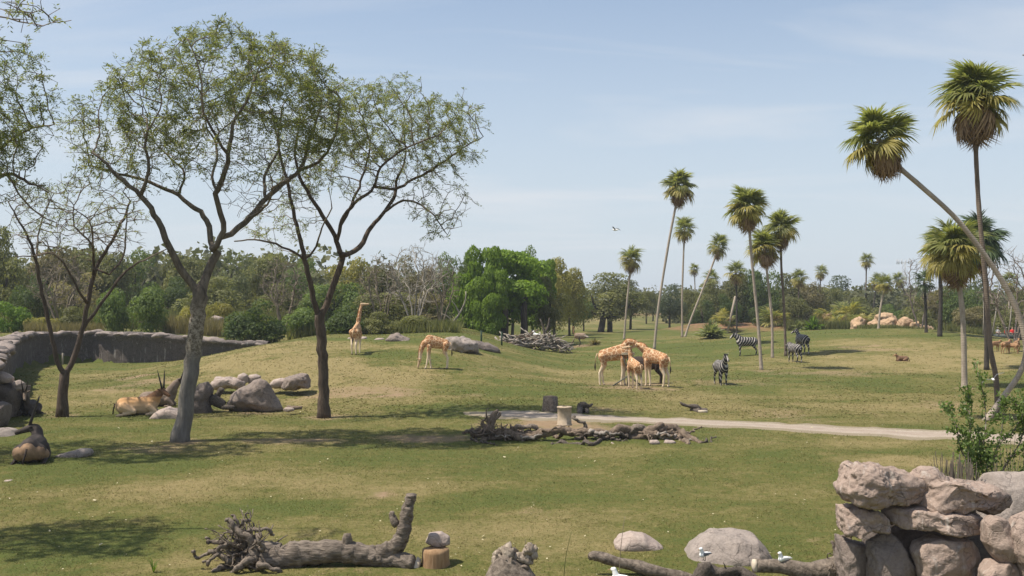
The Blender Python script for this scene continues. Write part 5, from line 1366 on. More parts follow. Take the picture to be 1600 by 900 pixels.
for k_, lab, px, d, top, w_ in [('olive', 'olive tree behind the hard leaning palm', 1112, 172, 438, 66), ('olive', 'broad olive tree behind the dark trunked far palm', 1150, 178, 428, 80), ('green', 'greenish tree behind the big crowned pale palm trunk', 1185, 176, 418, 70), ('olive', 'olive tree behind the middle group of three palms', 1222, 180, 424, 74),
                                ('brown', 'brownish tree right of the middle group of three palms', 1258, 184, 440, 66), ('olive', 'dull tree below the palm with the neat round crown', 1290, 188, 448, 66), ('bluish', 'greyish tree on the skyline left of the orange rocks', 1316, 225, 428, 74), ('olive', 'low olive tree above the orange rocks', 1352, 180, 462, 70),
                                ('dark', 'dark low tree in the gap behind the hard leaning palm', 1096, 168, 468, 44), ('dark', 'dark shady tree behind the headless palm trunk', 1140, 160, 458, 44), ('dark', 'dark low tree under the middle group of three palms', 1200, 160, 470, 60), ('olive', 'low bushy tree at the foot of the loose crowned far palm', 1240, 158, 462, 60),
                                ('green', 'low green tree behind the orange rocks', 1392, 160, 474, 50), ('olive', 'olive tree on the rise left of the right hand palm cluster', 1432, 150, 462, 56), ('brown', 'brownish tree behind the dark trunked palm at right', 1462, 152, 448, 66), ('green', 'green tree behind the stout pale trunked palm', 1500, 148, 446, 66),
                                ('bluish', 'dark bluish tree between the stout palm and the tallest palm', 1528, 165, 432, 60), ('olive', 'olive tree behind the trunk of the tallest palm', 1556, 150, 455, 64), ('olive', 'low olive tree at the right edge above the safari truck', 1594, 145, 450, 66), ('brown', 'low brown thicket tree right behind the stout palm', 1512, 132, 478, 70), ('olive', 'low olive thicket tree behind the safari truck', 1570, 130, 480, 80),
                                ('olive', 'low thicket tree left of the dark trunked palm at right', 1440, 130, 485, 50)]:
    tree(k_, lab, px, d, top, w_, group=GR)
for k_, lab, px, d, top, w_ in [('bluish', 'thin pointed dark conifer on the skyline, the left of two', 1338, 300, 444, 12), ('bluish', 'thin pointed dark conifer on the skyline, the right of two', 1350, 300, 441, 13)]:
    tree(k_, lab, px, d, top, w_, name='conifer')
bare_tree('bare_tree', 'tall grey leafless tree at the right edge behind the curved palm', onland(1583, 92), 92 / F * 155, 6.6, M['twig_grey'], 211, 4, 300)
bare_tree('bare_tree', 'grey leafless twiggy tree left of the right hand palm cluster', onland(1438, 125), 125 / F * 125, 4.6, M['twig_grey'], 212, 2, 200)
for lab, p0, p1, d, r_ in [('thin pale leaning trunk left of the safari truck', (1548, 520), (1560, 455), 118, .09), ('thin pale trunk leaning right above the safari truck', (1573, 515), (1581, 470), 118, .08), ('thin straight pale trunk between the stout palm and the tallest palm', (1536, 520), (1537, 455), 116, .13)]:
    b = onland(p0[0], d); q = at(p1[0], p1[1], d); G = Geo(); G.tube([(0, 0, -.2), ((q.x - b.x) * .5 + .1, 0, (q.z - b.z) * .5), (q.x - b.x, 0, q.z - b.z)], [r_, r_ * .9, r_ * .7], 6)
    thing('dead_tree', lab, 'dead tree', b, 0, 'thin dead trees behind the right hand palms', G.mesh('dead_tree', M['twig_white']))
# palmettos and cycads: tufts of arching leaves
def tuft(name, label, p, H, W, mat, n_=90, seed=0, group=None, wid=.09, cat='shrub', up=.25):
    rg = np.random.default_rng(seed); G = Geo(); 
    for i in range(n_):
        a = rg.uniform(0, 6.28); el = R(rg.uniform(18, 88)); L = rg.uniform(.6, 1.0); z0 = rg.uniform(0, up) * H
        pts = []
        for t_ in (0, .35, .7, 1.0):
            rr = math.cos(el) * L * t_; zz_ = math.sin(el) * L * t_ - .38 * math.cos(el) * t_ * t_
            pts.append(np.array([math.cos(a) * rr * W * .55, math.sin(a) * rr * W * .55, z0 + max(zz_, -.05) * H * (1 - up * .6)]))
        s = np.array([-math.sin(a), math.cos(a), rg.normal(0, .5)]) * wid
        V = []
        for p_, w_ in zip(pts[:3], (.4, 1, .75)): V += [p_ - s * w_, p_ + s * w_]
        V.append(pts[3]); G.add(V, [(0, 1, 3, 2), (2, 3, 5, 4)], [(4, 5, 6)])
    nf = n_ * 3
    return thing(name, label, cat, p, rg.uniform(0, 6), group, G.mesh(name, mat, False, np.clip(rg.normal(.5, .3, nf), 0, 1)))
tuft('cycad', 'pale green arching cycad clump left of the left facing zebra', ground(1111, 529), 2.4, 5.0, bpy.data.materials['leaf_pale'], 240, 1, None, .12)
tuft('cycad', 'bright green arching clump at the edge of the reeds behind the two far zebras', onland(1270, 133), 2.6, 3.6, bpy.data.materials['leaf_bright'], 150, 2, None, .11)
tuft('cycad', 'pale clump of stiff leaves behind the zebra with raised head', onland(1247, 132), 2.0, 2.6, bpy.data.materials['leaf_pale'], 120, 3, None, .1)
for i, (px, d, H_, W_, lab) in enumerate([(1300, 150, 4.6, 5.0, 'big palmetto clump left of the orange rocks, left half'), (1322, 146, 5.2, 5.4, 'big palmetto clump left of the orange rocks, right half'), (1312, 142, 3.0, 4.4, 'low palmetto at the foot of the big palmetto clump'), (1345, 140, 3.2, 3.4, 'palmetto behind the left end of the orange rocks'), (1208, 150, 4.2, 4.2, 'palmetto beneath the middle group of three palms'), (1130, 155, 3.6, 4.0, 'dark palmetto by the headless palm trunk')]):
    b = onland(px, d); t = thing('palmetto', lab, 'palm', b, 0, 'palmettos at the edge of the woods'); rg = np.random.default_rng(900 + i)
    for k in range(34):
        key = ('frond_yellow_far' if rg.random() < .45 else 'frond_green_far') if rg.random() < .9 else 'frond_dead_far'
        o = link('frond', FR[key][k % 2], t); s_ = H_ / 3.4 * rg.uniform(.8, 1.1)
        rr = rg.uniform(0, .5) * W_ * .5; a = k * 2.4
        o.rotation_mode = 'QUATERNION'; o.rotation_quaternion = Quaternion((0, 0, 1), a) @ Quaternion((0, 1, 0), -R(rg.uniform(-25, 75)))
        o.location = (math.cos(a) * rr, math.sin(a) * rr, H_ * rg.uniform(.3, .62)); o.scale = (s_, s_, s_)
# reeds and tall grass masses
def grassmass(name, pts_fn, N, h0, h1, wid, mat, seed):
    rg = np.random.default_rng(seed); X, Y = pts_fn(rg, N); Z = height(X, Y) - .03
    h = rg.uniform(h0, h1, N); a = rg.uniform(0, 6.28, N); l = rg.normal(0, .2, (N, 2)) * h[:, None]
    dx_ = np.c_[np.cos(a), np.sin(a)] * wid / 2
    V = np.stack([np.c_[X - dx_[:, 0], Y - dx_[:, 1], Z], np.c_[X + dx_[:, 0], Y + dx_[:, 1], Z], np.c_[X + l[:, 0], Y + l[:, 1], Z + h]], 1).reshape(-1, 3)
    return structure(link(name, mk_mesh(name, V, None, np.arange(3 * N).reshape(N, 3), mat, False, rg.uniform(0, 1, N))), 'stuff')
def strip(px0, px1, d0, d1):
    def f(rg, N):
        d = rg.uniform(d0, d1, N); px = rg.uniform(px0, px1, N); return (px - 800) / F * d, d
    return f
M['reed'] = m_leaf('leaf_reed', (0.085, 0.10, 0.032), (0.20, 0.195, 0.075), .3, .7, .1)
M['straw'] = m_leaf('leaf_straw', (0.15, 0.125, 0.055), (0.27, 0.225, 0.11), .3, .8, .1)
grassmass('reeds', strip(1228, 1345, 133, 141), 5200, .8, 1.9, .16, M['reed'], 1)
grassmass('reeds', strip(1340, 1470, 120, 125), 2200, .3, .7, .12, M['reed'], 2)
grassmass('tall_grass', strip(255, 350, 92, 104), 5200, .7, 1.9, .12, M['straw'], 3)
grassmass('tall_grass', strip(40, 160, 88.5, 92), 2600, .5, 1.2, .12, M['straw'], 4)
grassmass('undergrowth', strip(450, 720, 92, 100), 6500, .4, 1.3, .16, bpy.data.materials['leaf_olive'], 5)
grassmass('undergrowth', strip(1460, 1640, 118, 128), 5200, .5, 1.6, .18, M['reed'], 6)
grassmass('undergrowth', strip(-40, 480, 104, 112), 6500, .8, 2.6, .22, bpy.data.materials['leaf_olive'], 7)
# far woods closing the horizon: one mass
rg = np.random.default_rng(77); Pm = []; 
for (d0, d1, a0, a1, h0, h1, m_) in [(150, 190, -62, -9, 7, 11.5, 240), (205, 300, -62, -4, 8, 13, 220), (350, 420, -60, 60, 6, 11, 420), (200, 260, 9, 62, 6.0, 9.0, 260), (150, 175, 29, 62, 5, 8, 90)]:
    for _ in range(m_):
        d = rg.uniform(d0, d1); a = R(rg.uniform(a0, a1)); H_ = rg.uniform(h0, h1)
        Pm.append((math.tan(a) * d if abs(a) < 1.2 else 0, d, H_, rg.uniform(3, 5.5)))
Pm = np.array(Pm); per = 190
pk = np.repeat(np.arange(len(Pm)), per); N = len(pk)
v = rg.normal(size=(N, 3)); v /= np.linalg.norm(v, axis=1)[:, None]
Hh, Ww = Pm[pk, 2], Pm[pk, 3]
C = np.c_[Pm[pk, 0] + v[:, 0] * Ww, Pm[pk, 1] + v[:, 1] * Ww, Hh * .5 + v[:, 2] * Hh * .5 * (1 + .12 * rg.normal(size=N))]
C[:, 2] += height(Pm[:, 0], Pm[:, 1])[pk]
nrm = v + rg.normal(0, .6, (N, 3)); nrm /= np.linalg.norm(nrm, axis=1)[:, None]
a = np.cross(nrm, rg.normal(size=(N, 3))); a /= np.linalg.norm(a, axis=1)[:, None]; bb = np.cross(nrm, a)
s = rg.uniform(.5, 1.3, N)[:, None]
V = np.stack([C - a * s * .6, C + bb * s * .4, C + a * s * .6, C - bb * s * .4], 1).reshape(-1, 3)
structure(link('distant_woods', mk_mesh('distant_woods', V, np.arange(4 * N).reshape(N, 4), None, m_leaf('leaf_distant', (0.085, 0.092, 0.048), (0.17, 0.17, 0.085), .35, .7, .0), False, np.clip(np.repeat(rg.uniform(0, 1, len(Pm)), per) * .6 + rg.uniform(0, .4, N), 0, 1))), 'stuff')
# ------------------------------------------------------------------ animals
def m_giraffe():
    n = NT('giraffe_coat'); v = n.coord('Object'); z = n.xyz(v)[2]
    w = n.n.new('ShaderNodeVectorMath'); w.operation = 'ADD'; n.set(w.inputs[0], v)
    nz = n.n.new('ShaderNodeTexNoise'); n.set(nz.inputs['Vector'], v); nz.inputs['Scale'].default_value = 4.0
    sc_ = n.n.new('ShaderNodeVectorMath'); sc_.operation = 'SCALE'; n.set(sc_.inputs[0], nz.outputs['Color']); sc_.inputs['Scale'].default_value = .12
    n.set(w.inputs[1], sc_.outputs[0])
    e = n.voro(w.outputs[0], 3.9, 'DISTANCE_TO_EDGE'); cell = n.voro(w.outputs[0], 3.9, 'F1', 'Color')
    patch = n.mix(n.rng(n.xyz(cell)[0], 0, 1), (0.33, 0.155, 0.072), (0.42, 0.215, 0.098))
    cream = (0.66, 0.48, 0.30)
    c = n.mix(n.rng(e, .035, .075), cream, patch)
    zz = n.math('ADD', z, n.math('MULTIPLY', n.math('SUBTRACT', n.noise(v, 3, 3), .5), .5))
    c = n.mix(n.rng(zz, 1.0, 1.4), (0.70, 0.56, 0.40), c)
    c = n.mix(n.rng(z, .05, .10), (0.10, 0.075, 0.055), c)
    n.color(c); n.b.inputs['Roughness'].default_value = .8
    return n.m
M['giraffe'] = m_giraffe()
M['giraffe_head'] = m_flat('giraffe_head', (0.52, 0.37, 0.23), .8, .2, 5)
M['mane'] = m_flat('mane', (0.20, 0.085, 0.035), .9, .3, 8)
M['dark_hair'] = m_flat('dark_hair', (0.035, 0.025, 0.02), .9, .3, 8)
M['hoof'] = m_flat('hoof', (0.06, 0.05, 0.04), .7, .2)
M['horn'] = m_flat('horn', (0.055, 0.045, 0.038), .6, .3, 5)

def legs4(g, fx, hx, sy, fz, hz_, r, foot=0.06, front=(0, 0), hind=(0, 0), hump=1.0, stance=(0, 0, 0, 0)):
    """front: elbow, knee, fetlock, hoof. hind: thigh, stifle, hock (backwards), hoof"""
    for i, s in enumerate((1, -1)):
        o = stance[i]
        g.cone((fx, s * sy, fz), r * 2.3, (fx + .02 + o * .3, s * sy, fz * .52), r * 1.05)
        g.cone((fx + .02 + o * .3, s * sy, fz * .52), r * 1.08, (fx + o * .8, s * sy * .95, fz * .10), r * .68)
        g.cone((fx + o * .8, s * sy * .95, fz * .10), r * .74, (fx + .04 + o, s * sy * .95, .045), foot)
        o = stance[2 + i]
        g.cone((hx + .02, s * sy, hz_), r * 3.0, (hx + .10 + o * .2, s * sy, hz_ * .70), r * 1.8)
        g.cone((hx + .10 + o * .2, s * sy, hz_ * .70), r * 1.8, (hx - .13 + o * .5, s * sy * .95, hz_ * .44), r * 1.0)
        g.cone((hx - .13 + o * .5, s * sy * .95, hz_ * .44), r * 1.02, (hx - .09 + o * .9, s * sy * .95, hz_ * .10), r * .7)
        g.cone((hx - .09 + o * .9, s * sy * .95, hz_ * .10), r * .76, (hx - .05 + o, s * sy * .95, .045), foot)

def head_geo(g, p, dirv, L, r0, r1, jaw=True):
    p = np.array(p, float); dv = np.array(dirv, float); dv /= np.linalg.norm(dv)
    g.cone(p, r0, p + dv * L * .55, (r0 + r1) / 2 * .95, .85); g.cone(p + dv * L * .5, (r0 + r1) / 2 * .92, p + dv * L, r1, .9)
    return p, dv

def giraffe(label, base, rz, s=1.0, neck=None, head=(1, 0, -.3), stance=(0, 0, 0, 0), flat=False):
    """neck: points from the withers to the poll, in body metres (x forward, y left, z up)"""
    g = Geo()
    g.cone((.62, 0, 2.02), .44, (-.55, 0, 1.84), .36, .72); g.cone((.55, 0, 2.36), .22, (-.66, 0, 2.02), .20, .8); g.cone((.70, 0, 1.95), .34, (.66, 0, 2.30), .28, .7)
    legs4(g, .66, -.62, .18, 1.72, 1.82, .085, .075, stance=stance)
    N = np.array([(.62, 0, 2.22)] + list(neck), float); S = smooth_path(N, 9); rr = np.linspace(.30, .115, 9); rr[1] = .24; rr[2] = .20
    for i in range(8): g.cone(S[i], rr[i], S[i + 1], rr[i + 1], .8)
    t = thing('giraffe', label, 'giraffe', base - Vector((0, 0, .03)), rz, 'giraffes in the meadow'); t.scale = (s, s, s)
    link('body', solid(g, 'body', M['giraffe'], .035, 3), t)
    g2 = Geo(); p, dv = head_geo(g2, S[-1], head, .56, .135, .075)
    side = np.cross(dv, [0, 0, 1.0]); side /= np.linalg.norm(side) + 1e-9; up = np.cross(side, dv)
    for sg in (1, -1):
        g2.cone(p + side * sg * .06 + up * .08, .035, p + side * sg * .07 + up * .24 - dv * .05, .028)     # ossicones
        g2.cone(p + side * sg * .10 - dv * .04, .04, p + side * sg * .27 - dv * .07 + up * .02, .022)         # ears
    hd = link('head', solid(g2, 'head', M['giraffe_head'], .02, 2), t)
    g3 = Geo()
    for sg in (1, -1): g3.cone(p + side * sg * .115 + dv * .13 + up * .02, .02, p + side * sg * .118 + dv * .135 + up * .02, .02, sides=8, rings=2)
    link('eyes', g3.mesh('eyes', M['black']), hd)
    g4 = Geo(); T_ = np.gradient(S, axis=0)
    for i in range(1, 9):
        k = np.cross(np.cross(T_[i], [0, 0, 1.0]), T_[i]); k /= np.linalg.norm(k) + 1e-9
        if i > 1: g4.cone(S[i - 1] + kprev * rr[i - 1] * .93, .05, S[i] + k * rr[i] * .93, .045, .5, 6, 2)
        kprev = k
    link('mane', g4.mesh('mane', M['mane']), t)
    g5 = Geo(); g5.tube([(-.93, 0, 2.0), (-1.04, .02, 1.7), (-1.06, .03, 1.35)], [.05, .03, .025], 6)
    tl = link('tail', g5.mesh('tail', M['giraffe_head']), t)
    g6 = Geo(); g6.tube([(-1.06, .03, 1.4), (-1.08, .03, 1.15), (-1.06, .03, .92)], [.03, .06, .01], 6); link('tail_tuft', g6.mesh('tail_tuft', M['dark_hair']), tl)
    return t

giraffe('giraffe seen from behind with neck raised high, looking right over the mound crest', ground(556, 553), R(86), .86, [(.85, -.02, 2.75), (.98, -.12, 3.45), (1.02, -.25, 4.05)], (.25, -1, .05), (.05, -.05, .06, 0))
giraffe('young giraffe grazing with its head down to the grass on the mound slope', ground(684, 576), R(192), .86, [(.98, 0, 2.0), (1.25, .02, 1.45), (1.36, .03, .72)], (.25, 0, -1), (.30, -.20, .05, -.06))
giraffe('giraffe at the feeder facing right with its neck arched over the calf', ground(957, 602), R(-6), 1.02, [(.92, 0, 2.66), (1.36, 0, 2.64), (1.66, 0, 2.40)], (.7, .1, -.9), (.10, -.16, .16, -.08))
giraffe('small giraffe calf standing between the two adult giraffes at the feeder', ground(992, 607), R(112), .74, [(.76, 0, 2.7), (.80, .04, 3.1), (.80, .08, 3.38)], (.6, .8, -.15), (.05, -.04, .1, -.05))
giraffe('giraffe facing left at the right side of the feeder, neck stretched to its neighbour', ground(1026, 604), R(140), .94, [(.95, 0, 2.55), (1.22, .0, 2.72), (1.50, 0, 2.76)], (1, 0, -.5), (.06, -.08, .1, -.1))

# dark antelope behind the feeder
def antelope(name, label, base, rz, s, coat, horn=None, neck=((.95, 0, 1.55), (1.15, 0, 1.85)), head=(1, 0, -.35), stance=(0, 0, 0, 0), cat='antelope', group=None, maneM=None, body=1.0, tailM=None, hornlen=.6, hornsplay=.18):
    g = Geo()
    g.cone((.50, 0, 1.10), .33 * body, (-.48, 0, 1.12), .31 * body, .8); g.cone((.52, 0, 1.28), .22, (-.55, 0, 1.24), .2, .85)
    legs4(g, .56, -.56, .15, 1.0, 1.12, .062, .055, stance=stance)
    N = np.array([(.55, 0, 1.25)] + list(neck), float); S = smooth_path(N, 6); rr = np.linspace(.25, .13, 6)
    for i in range(5): g.cone(S[i], rr[i], S[i + 1], rr[i + 1], .75)
    p, dv = head_geo(g, S[-1], head, .42, .125, .07)
    side = np.cross(dv, [0, 0, 1.0]); side /= np.linalg.norm(side) + 1e-9; up = np.cross(side, dv)
    for sg in (1, -1): g.cone(p + side * sg * .08 + up * .05, .045, p + side * sg * .16 + up * .15 - dv * .06, .02)
    t = thing(name, label, cat, base - Vector((0, 0, .02)), rz, group); t.scale = (s, s, s)
    link('body', solid(g, 'body', coat, .028, 3), t)
    if horn:
        for sg in (1, -1):
            g2 = Geo(); q = p + up * .10 + side * sg * .05
            bk = -dv * .55 + up * .8
            g2.tube([q, q + bk * hornlen * .5 + side * sg * hornsplay * .4, q + bk * hornlen + side * sg * hornsplay], [.035, .026, .006], 6); link('horn', g2.mesh('horn', horn), t)
    if maneM:
        g2 = Geo()
        for i in range(5):
            T_ = S[i + 1] - S[i]; k = np.cross(np.cross(T_, [0, 0, 1.0]), T_); k /= np.linalg.norm(k) + 1e-9
            g2.cone(S[i] + k * rr[i] * .95, .07, S[i + 1] + k * rr[i + 1] * .98, .06, .45, 6, 2)
        link('mane', g2.mesh('mane', maneM), t)
    g2 = Geo(); g2.tube([(-.80, 0, 1.25), (-.93, .02, .98), (-.92, .02, .62)], [.035, .022, .03], 6); link('tail', g2.mesh('tail', tailM or coat), t)
    return t

def m_zebra(name, wh, bl):
    n = NT(name); v = n.coord('Object')
    wv = n.wave(n.mapping(v, (1, .5, .55)), 3.1, 2.0, 2, 1.5, 'DIAGONAL')
    c = n.mix(n.rng(wv, .66, .9), bl, wh); n.color(c); n.b.inputs['Roughness'].default_value = .8
    return n.m
M['zebra'] = m_zebra('zebra_coat', (0.42, 0.38, 0.34), (0.022, 0.022, 0.025))
M['zebra_mane'] = m_flat('zebra_mane', (0.10, 0.09, 0.085), .9, .6, 14)
GZ_ = 'zebras in the meadow'
antelope('zebra', 'zebra standing face on between the giraffes and the palms', ground(1126, 601), R(-84), 1.06, M['zebra'], None, ((.82, 0, 1.50), (.98, -.02, 1.78)), (.8, .25, -.85), (.04, -.05, .03, -.06), 'zebra', GZ_, M['zebra_mane'], 1.12)
antelope('zebra', 'zebra in side view facing left by the big crowned pale palm', ground(1168, 556), R(178), 1.16, M['zebra'], None, ((.85, 0, 1.50), (1.02, 0, 1.68)), (.8, 0, -.8), (.04, -.05, .03, -.06), 'zebra', GZ_, M['zebra_mane'], 1.12)
antelope('zebra', 'zebra turned away with lowered head, nearer of the pair right of the palms', ground(1242, 566), R(105), 1.05, M['zebra'], None, ((.88, 0, 1.35), (1.10, 0, 1.25)), (.7, 0, -.9), (.06, -.05, .08, -.10), 'zebra', GZ_, M['zebra_mane'], 1.12)
antelope('zebra', 'zebra with raised head, farther of the pair right of the palms', ground(1254, 553), R(100), 1.18, M['zebra'], None, ((.80, 0, 1.5), (.95, .02, 1.74)), (.5, .8, -.5), (.04, -.05, .06, -.06), 'zebra', GZ_, M['zebra_mane'], 1.12)
M['coat_dark'] = m_flat('coat_dark', (0.050, 0.034, 0.026), .8, .4, 3)
antelope('antelope', 'dark brown antelope standing half hidden behind the calf and right hand giraffe', ground(1016, 602) + Vector((0, 1.0, 0)), R(168), 1.2, M['coat_dark'], None, ((.85, 0, 1.25), (1.05, 0, 1.05)), (.6, 0, -1), (0, .03, 0, -.05), 'antelope', None, None, 1.05)
M['coat_tan'] = m_flat('coat_tan', (0.33, 0.19, 0.10), .8, .25, 3)
GD = 'small antelopes at the right'
antelope('gazelle', 'small tan gazelle just right of the tallest palm trunk, facing right', ground(1554, 549), R(20), .62, M['coat_tan'], None, ((.88, 0, 1.32), (1.05, 0, 1.52)), (.9, 0, -.3), cat='antelope', group=GD, body=.85)
antelope('gazelle', 'small tan gazelle with lifted neck below the safari truck', ground(1571, 552), R(35), .70, M['coat_tan'], None, ((.84, 0, 1.38), (.98, 0, 1.6)), (.9, -.3, -.2), cat='antelope', group=GD, body=.85)
antelope('gazelle', 'small tan gazelle of the close pair by the curved palm, left one facing away', ground(1583, 552), R(130), .60, M['coat_tan'], None, ((.82, 0, 1.32), (.95, .05, 1.5)), (.9, .3, -.2), cat='antelope', group=GD, body=.85)
antelope('gazelle', 'small tan gazelle of the close pair by the curved palm, right one behind', ground(1589, 549), R(50), .66, M['coat_tan'], None, ((.84, 0, 1.38), (.98, 0, 1.58)), (.9, 0, -.3), cat='antelope', group=GD, body=.85)

# lying antelopes with long straight horns
def m_eland():
    n = NT('eland_coat'); v = n.coord('Object'); z = n.xyz(v)[2]
    f = n.noise(v, 3.0, 4)
    c = n.mix(n.rng(n.math('ADD', z, n.math('MULTIPLY', f, .2)), .35, .80), (0.58, 0.43, 0.28), (0.50, 0.285, 0.130))
    c = n.mix(n.rng(n.math('ADD', z, n.math('MULTIPLY', f, .12)), .86, .95), c, (0.16, 0.085, 0.045))
    n.color(c); n.b.inputs['Roughness'].default_value = .85
    return n.m
M['eland'] = m_eland(); M['coat_rump'] = m_flat('coat_rump', (0.25, 0.16, 0.098), .9, .35, 4); M['coat_brown'] = m_flat('coat_brown', (0.17, 0.10, 0.06), .85, .3, 3); M['eland_grey'] = m_flat('eland_grey', (0.20, 0.15, 0.115), .85, .3, 3); M['eland_dark'] = m_flat('eland_dark', (0.055, 0.043, 0.037), .85, .35, 3)
def lying(label, base, rz, s, coat, neckv=((.85, 0, .98), (1.02, 0, 1.18)), head=(1, 0, -.35), horns=.75, headM=None, rumpM=None, splay=.25, hornback=.6):
    g = Geo()
    g.cone((.50, 0, .46), .40, (-.55, 0, .45), .40, .85); g.cone((.50, 0, .66), .22, (-.50, 0, .62), .2, .7)
    for sg in (1, -1):
        g.cone((-.55, sg * .25, .40), .27, (-.10, sg * .42, .22), .13); g.cone((-.10, sg * .42, .20), .10, (-.62, sg * .46, .08), .06); g.cone((-.62, sg * .46, .08), .06, (-.80, sg * .46, .06), .06)
        g.cone((.55, sg * .2, .40), .2, (.85, sg * .30, .16), .09); g.cone((.85, sg * .30, .13), .08, (.45, sg * .36, .07), .06)
    N = np.array([(.55, 0, .62)] + list(neckv), float); S = smooth_path(N, 6); rr = np.linspace(.31, .15, 6)
    for i in range(5): g.cone(S[i], rr[i], S[i + 1], rr[i + 1], .7)
    g.cone(S[2] + [0.1, 0, -.18], .12, S[0] + [.25, 0, -.1], .16, .5)                    # dewlap
    t = thing('eland', label, 'antelope', base - Vector((0, 0, .04)), rz, 'resting long horned antelopes'); t.scale = (s, s, s)
    link('body', solid(g, 'body', coat, .03, 3), t)
    g2 = Geo(); p, dv = head_geo(g2, S[-1], head, .46, .135, .08)
    side = np.cross(dv, [0, 0, 1.0]); side /= np.linalg.norm(side) + 1e-9; up = np.cross(side, dv)
    for sg in (1, -1): g2.cone(p + side * sg * .1 + up * .03, .05, p + side * sg * .27 + up * .06 - dv * .05, .03)
    link('head', solid(g2, 'head', headM or coat, .022, 2), t)
    for sg in (1, -1):
        g3 = Geo(); q = p + up * .11 + side * sg * .06; bk = -dv * hornback + up * (1 - hornback * .45)
        g3.tube([q + bk * horns * f + side * sg * splay * f for f in (0, .2, .4, .6, .8, 1)], [.05, .044, .036, .03, .02, .006], 7); link('horn', g3.mesh('horn', M['horn']), t)
    g4 = Geo(); g4.tube([(-.95, 0, .55), (-1.02, .05, .3), (-1.05, .1, .08)], [.04, .03, .035], 6); link('tail', g4.mesh('tail', M['dark_hair']), t)
    if rumpM:
        g5 = Geo(); g5.cone((-.64, 0, .44), .35, (-.55, 0, .44), .34, .86)
        for sg in (1, -1): g5.cone((-.58, sg * .25, .38), .27, (-.3, sg * .36, .28), .2)
        link('rump', solid(g5, 'rump', rumpM, .03, 3), t)
    return t
lying('tan eland lying in profile behind the low pale violet rock', ground(214, 648), R(14), 1.02, M['eland'], ((.88, 0, .92), (1.08, 0, 1.12)), (.75, -.5, -.5), .95, None, splay=.2, hornback=.55)
lying('grey brown eland behind the tan one, horned head facing right beside the grey trunk', ground(240, 637) + Vector((0, .5, 0)), R(8), .95, M['eland_grey'], ((.9, 0, 1.15), (1.15, 0, 1.42)), (.8, 0, -.75), 1.0, M['eland_dark'], splay=.14, hornback=.35)
lying('dark eland lying in the left foreground, tan rump towards the viewer', ground(52, 720), R(104), 1.0, M['eland_dark'], ((.80, .05, .90), (.85, .25, 1.02)), (-.1, 1.0, -.35), 1.1, M['eland_dark'], M['coat_rump'], splay=.12, hornback=.55)
lying('dark eland resting beside the rock pillar at the left edge, facing the viewer', ground(46, 648), R(-80), .85, M['eland_dark'], ((.8, 0, 1.05), (.92, 0, 1.35)), (.6, .2, -.8), .7, M['eland_grey'], splay=.12)
o_ = lying('small brown antelope lying alone on the grass of the right hill', ground(1410, 564), R(175), .52, M['coat_brown'], ((.8, 0, .8), (.95, 0, 1.0)), (1, 0, -.3), .3, M['coat_tan']); o_.name = 'fawn'; o_['group'] = ''; del o_['group']

# ostrich near the wood pile
def ostrich():
    g = Geo(); g.cone((.30, 0, 1.15), .34, (-.40, 0, 1.12), .36, .85)
    b = ground(906, 541)
    t = thing('ostrich', 'brown ostrich standing right of the wood pile', 'bird', b, R(170))
    link('body', solid(g, 'body', m_flat('ostrich_down', (0.25, 0.185, 0.135), .95, .4, 8), .04, 2), t)
    g = Geo(); S = smooth_path([(.5, 0, 1.3), (.72, 0, 1.55), (.66, 0, 1.9), (.70, 0, 2.15)], 6)
    for i in range(5): g.cone(S[i], .07 - .006 * i, S[i + 1], .065 - .006 * i)
    g.cone(S[-1], .065, S[-1] + [.16, 0, -.02], .03); link('neck', solid(g, 'neck', M['coat_tan'], .025, 1), t)
    for s in (1, -1):
        g = Geo(); g.cone((.0, s * .15, 1.0), .13, (.08, s * .15, .72), .07); g.tube([(.08, s * .15, .75), (-.08, s * .15, .45), (.02, s * .15, .03)], [.05, .035, .03], 6); g.tube([(-.02, s * .15, .02), (.18, s * .15, .02)], [.04, .03], 5)
        link('leg', g.mesh('leg', M['metal_dark']), t)
    g = Geo(); 
    for k in range(7): g.cone((-.55, (k - 3) * .06, 1.15), .10, (-.95, (k - 3) * .11, 1.02 + .03 * (k % 3)), .05)
    link('tail', g.mesh('tail', m_flat('plume', (0.34, 0.29, 0.24), .95, .3, 8)), t)
ostrich()
tuft('scrub', 'low brownish scrub tuft right of the ostrich', ground(930, 539), .9, 2.6, M['straw'], 90, 9, None, .06)

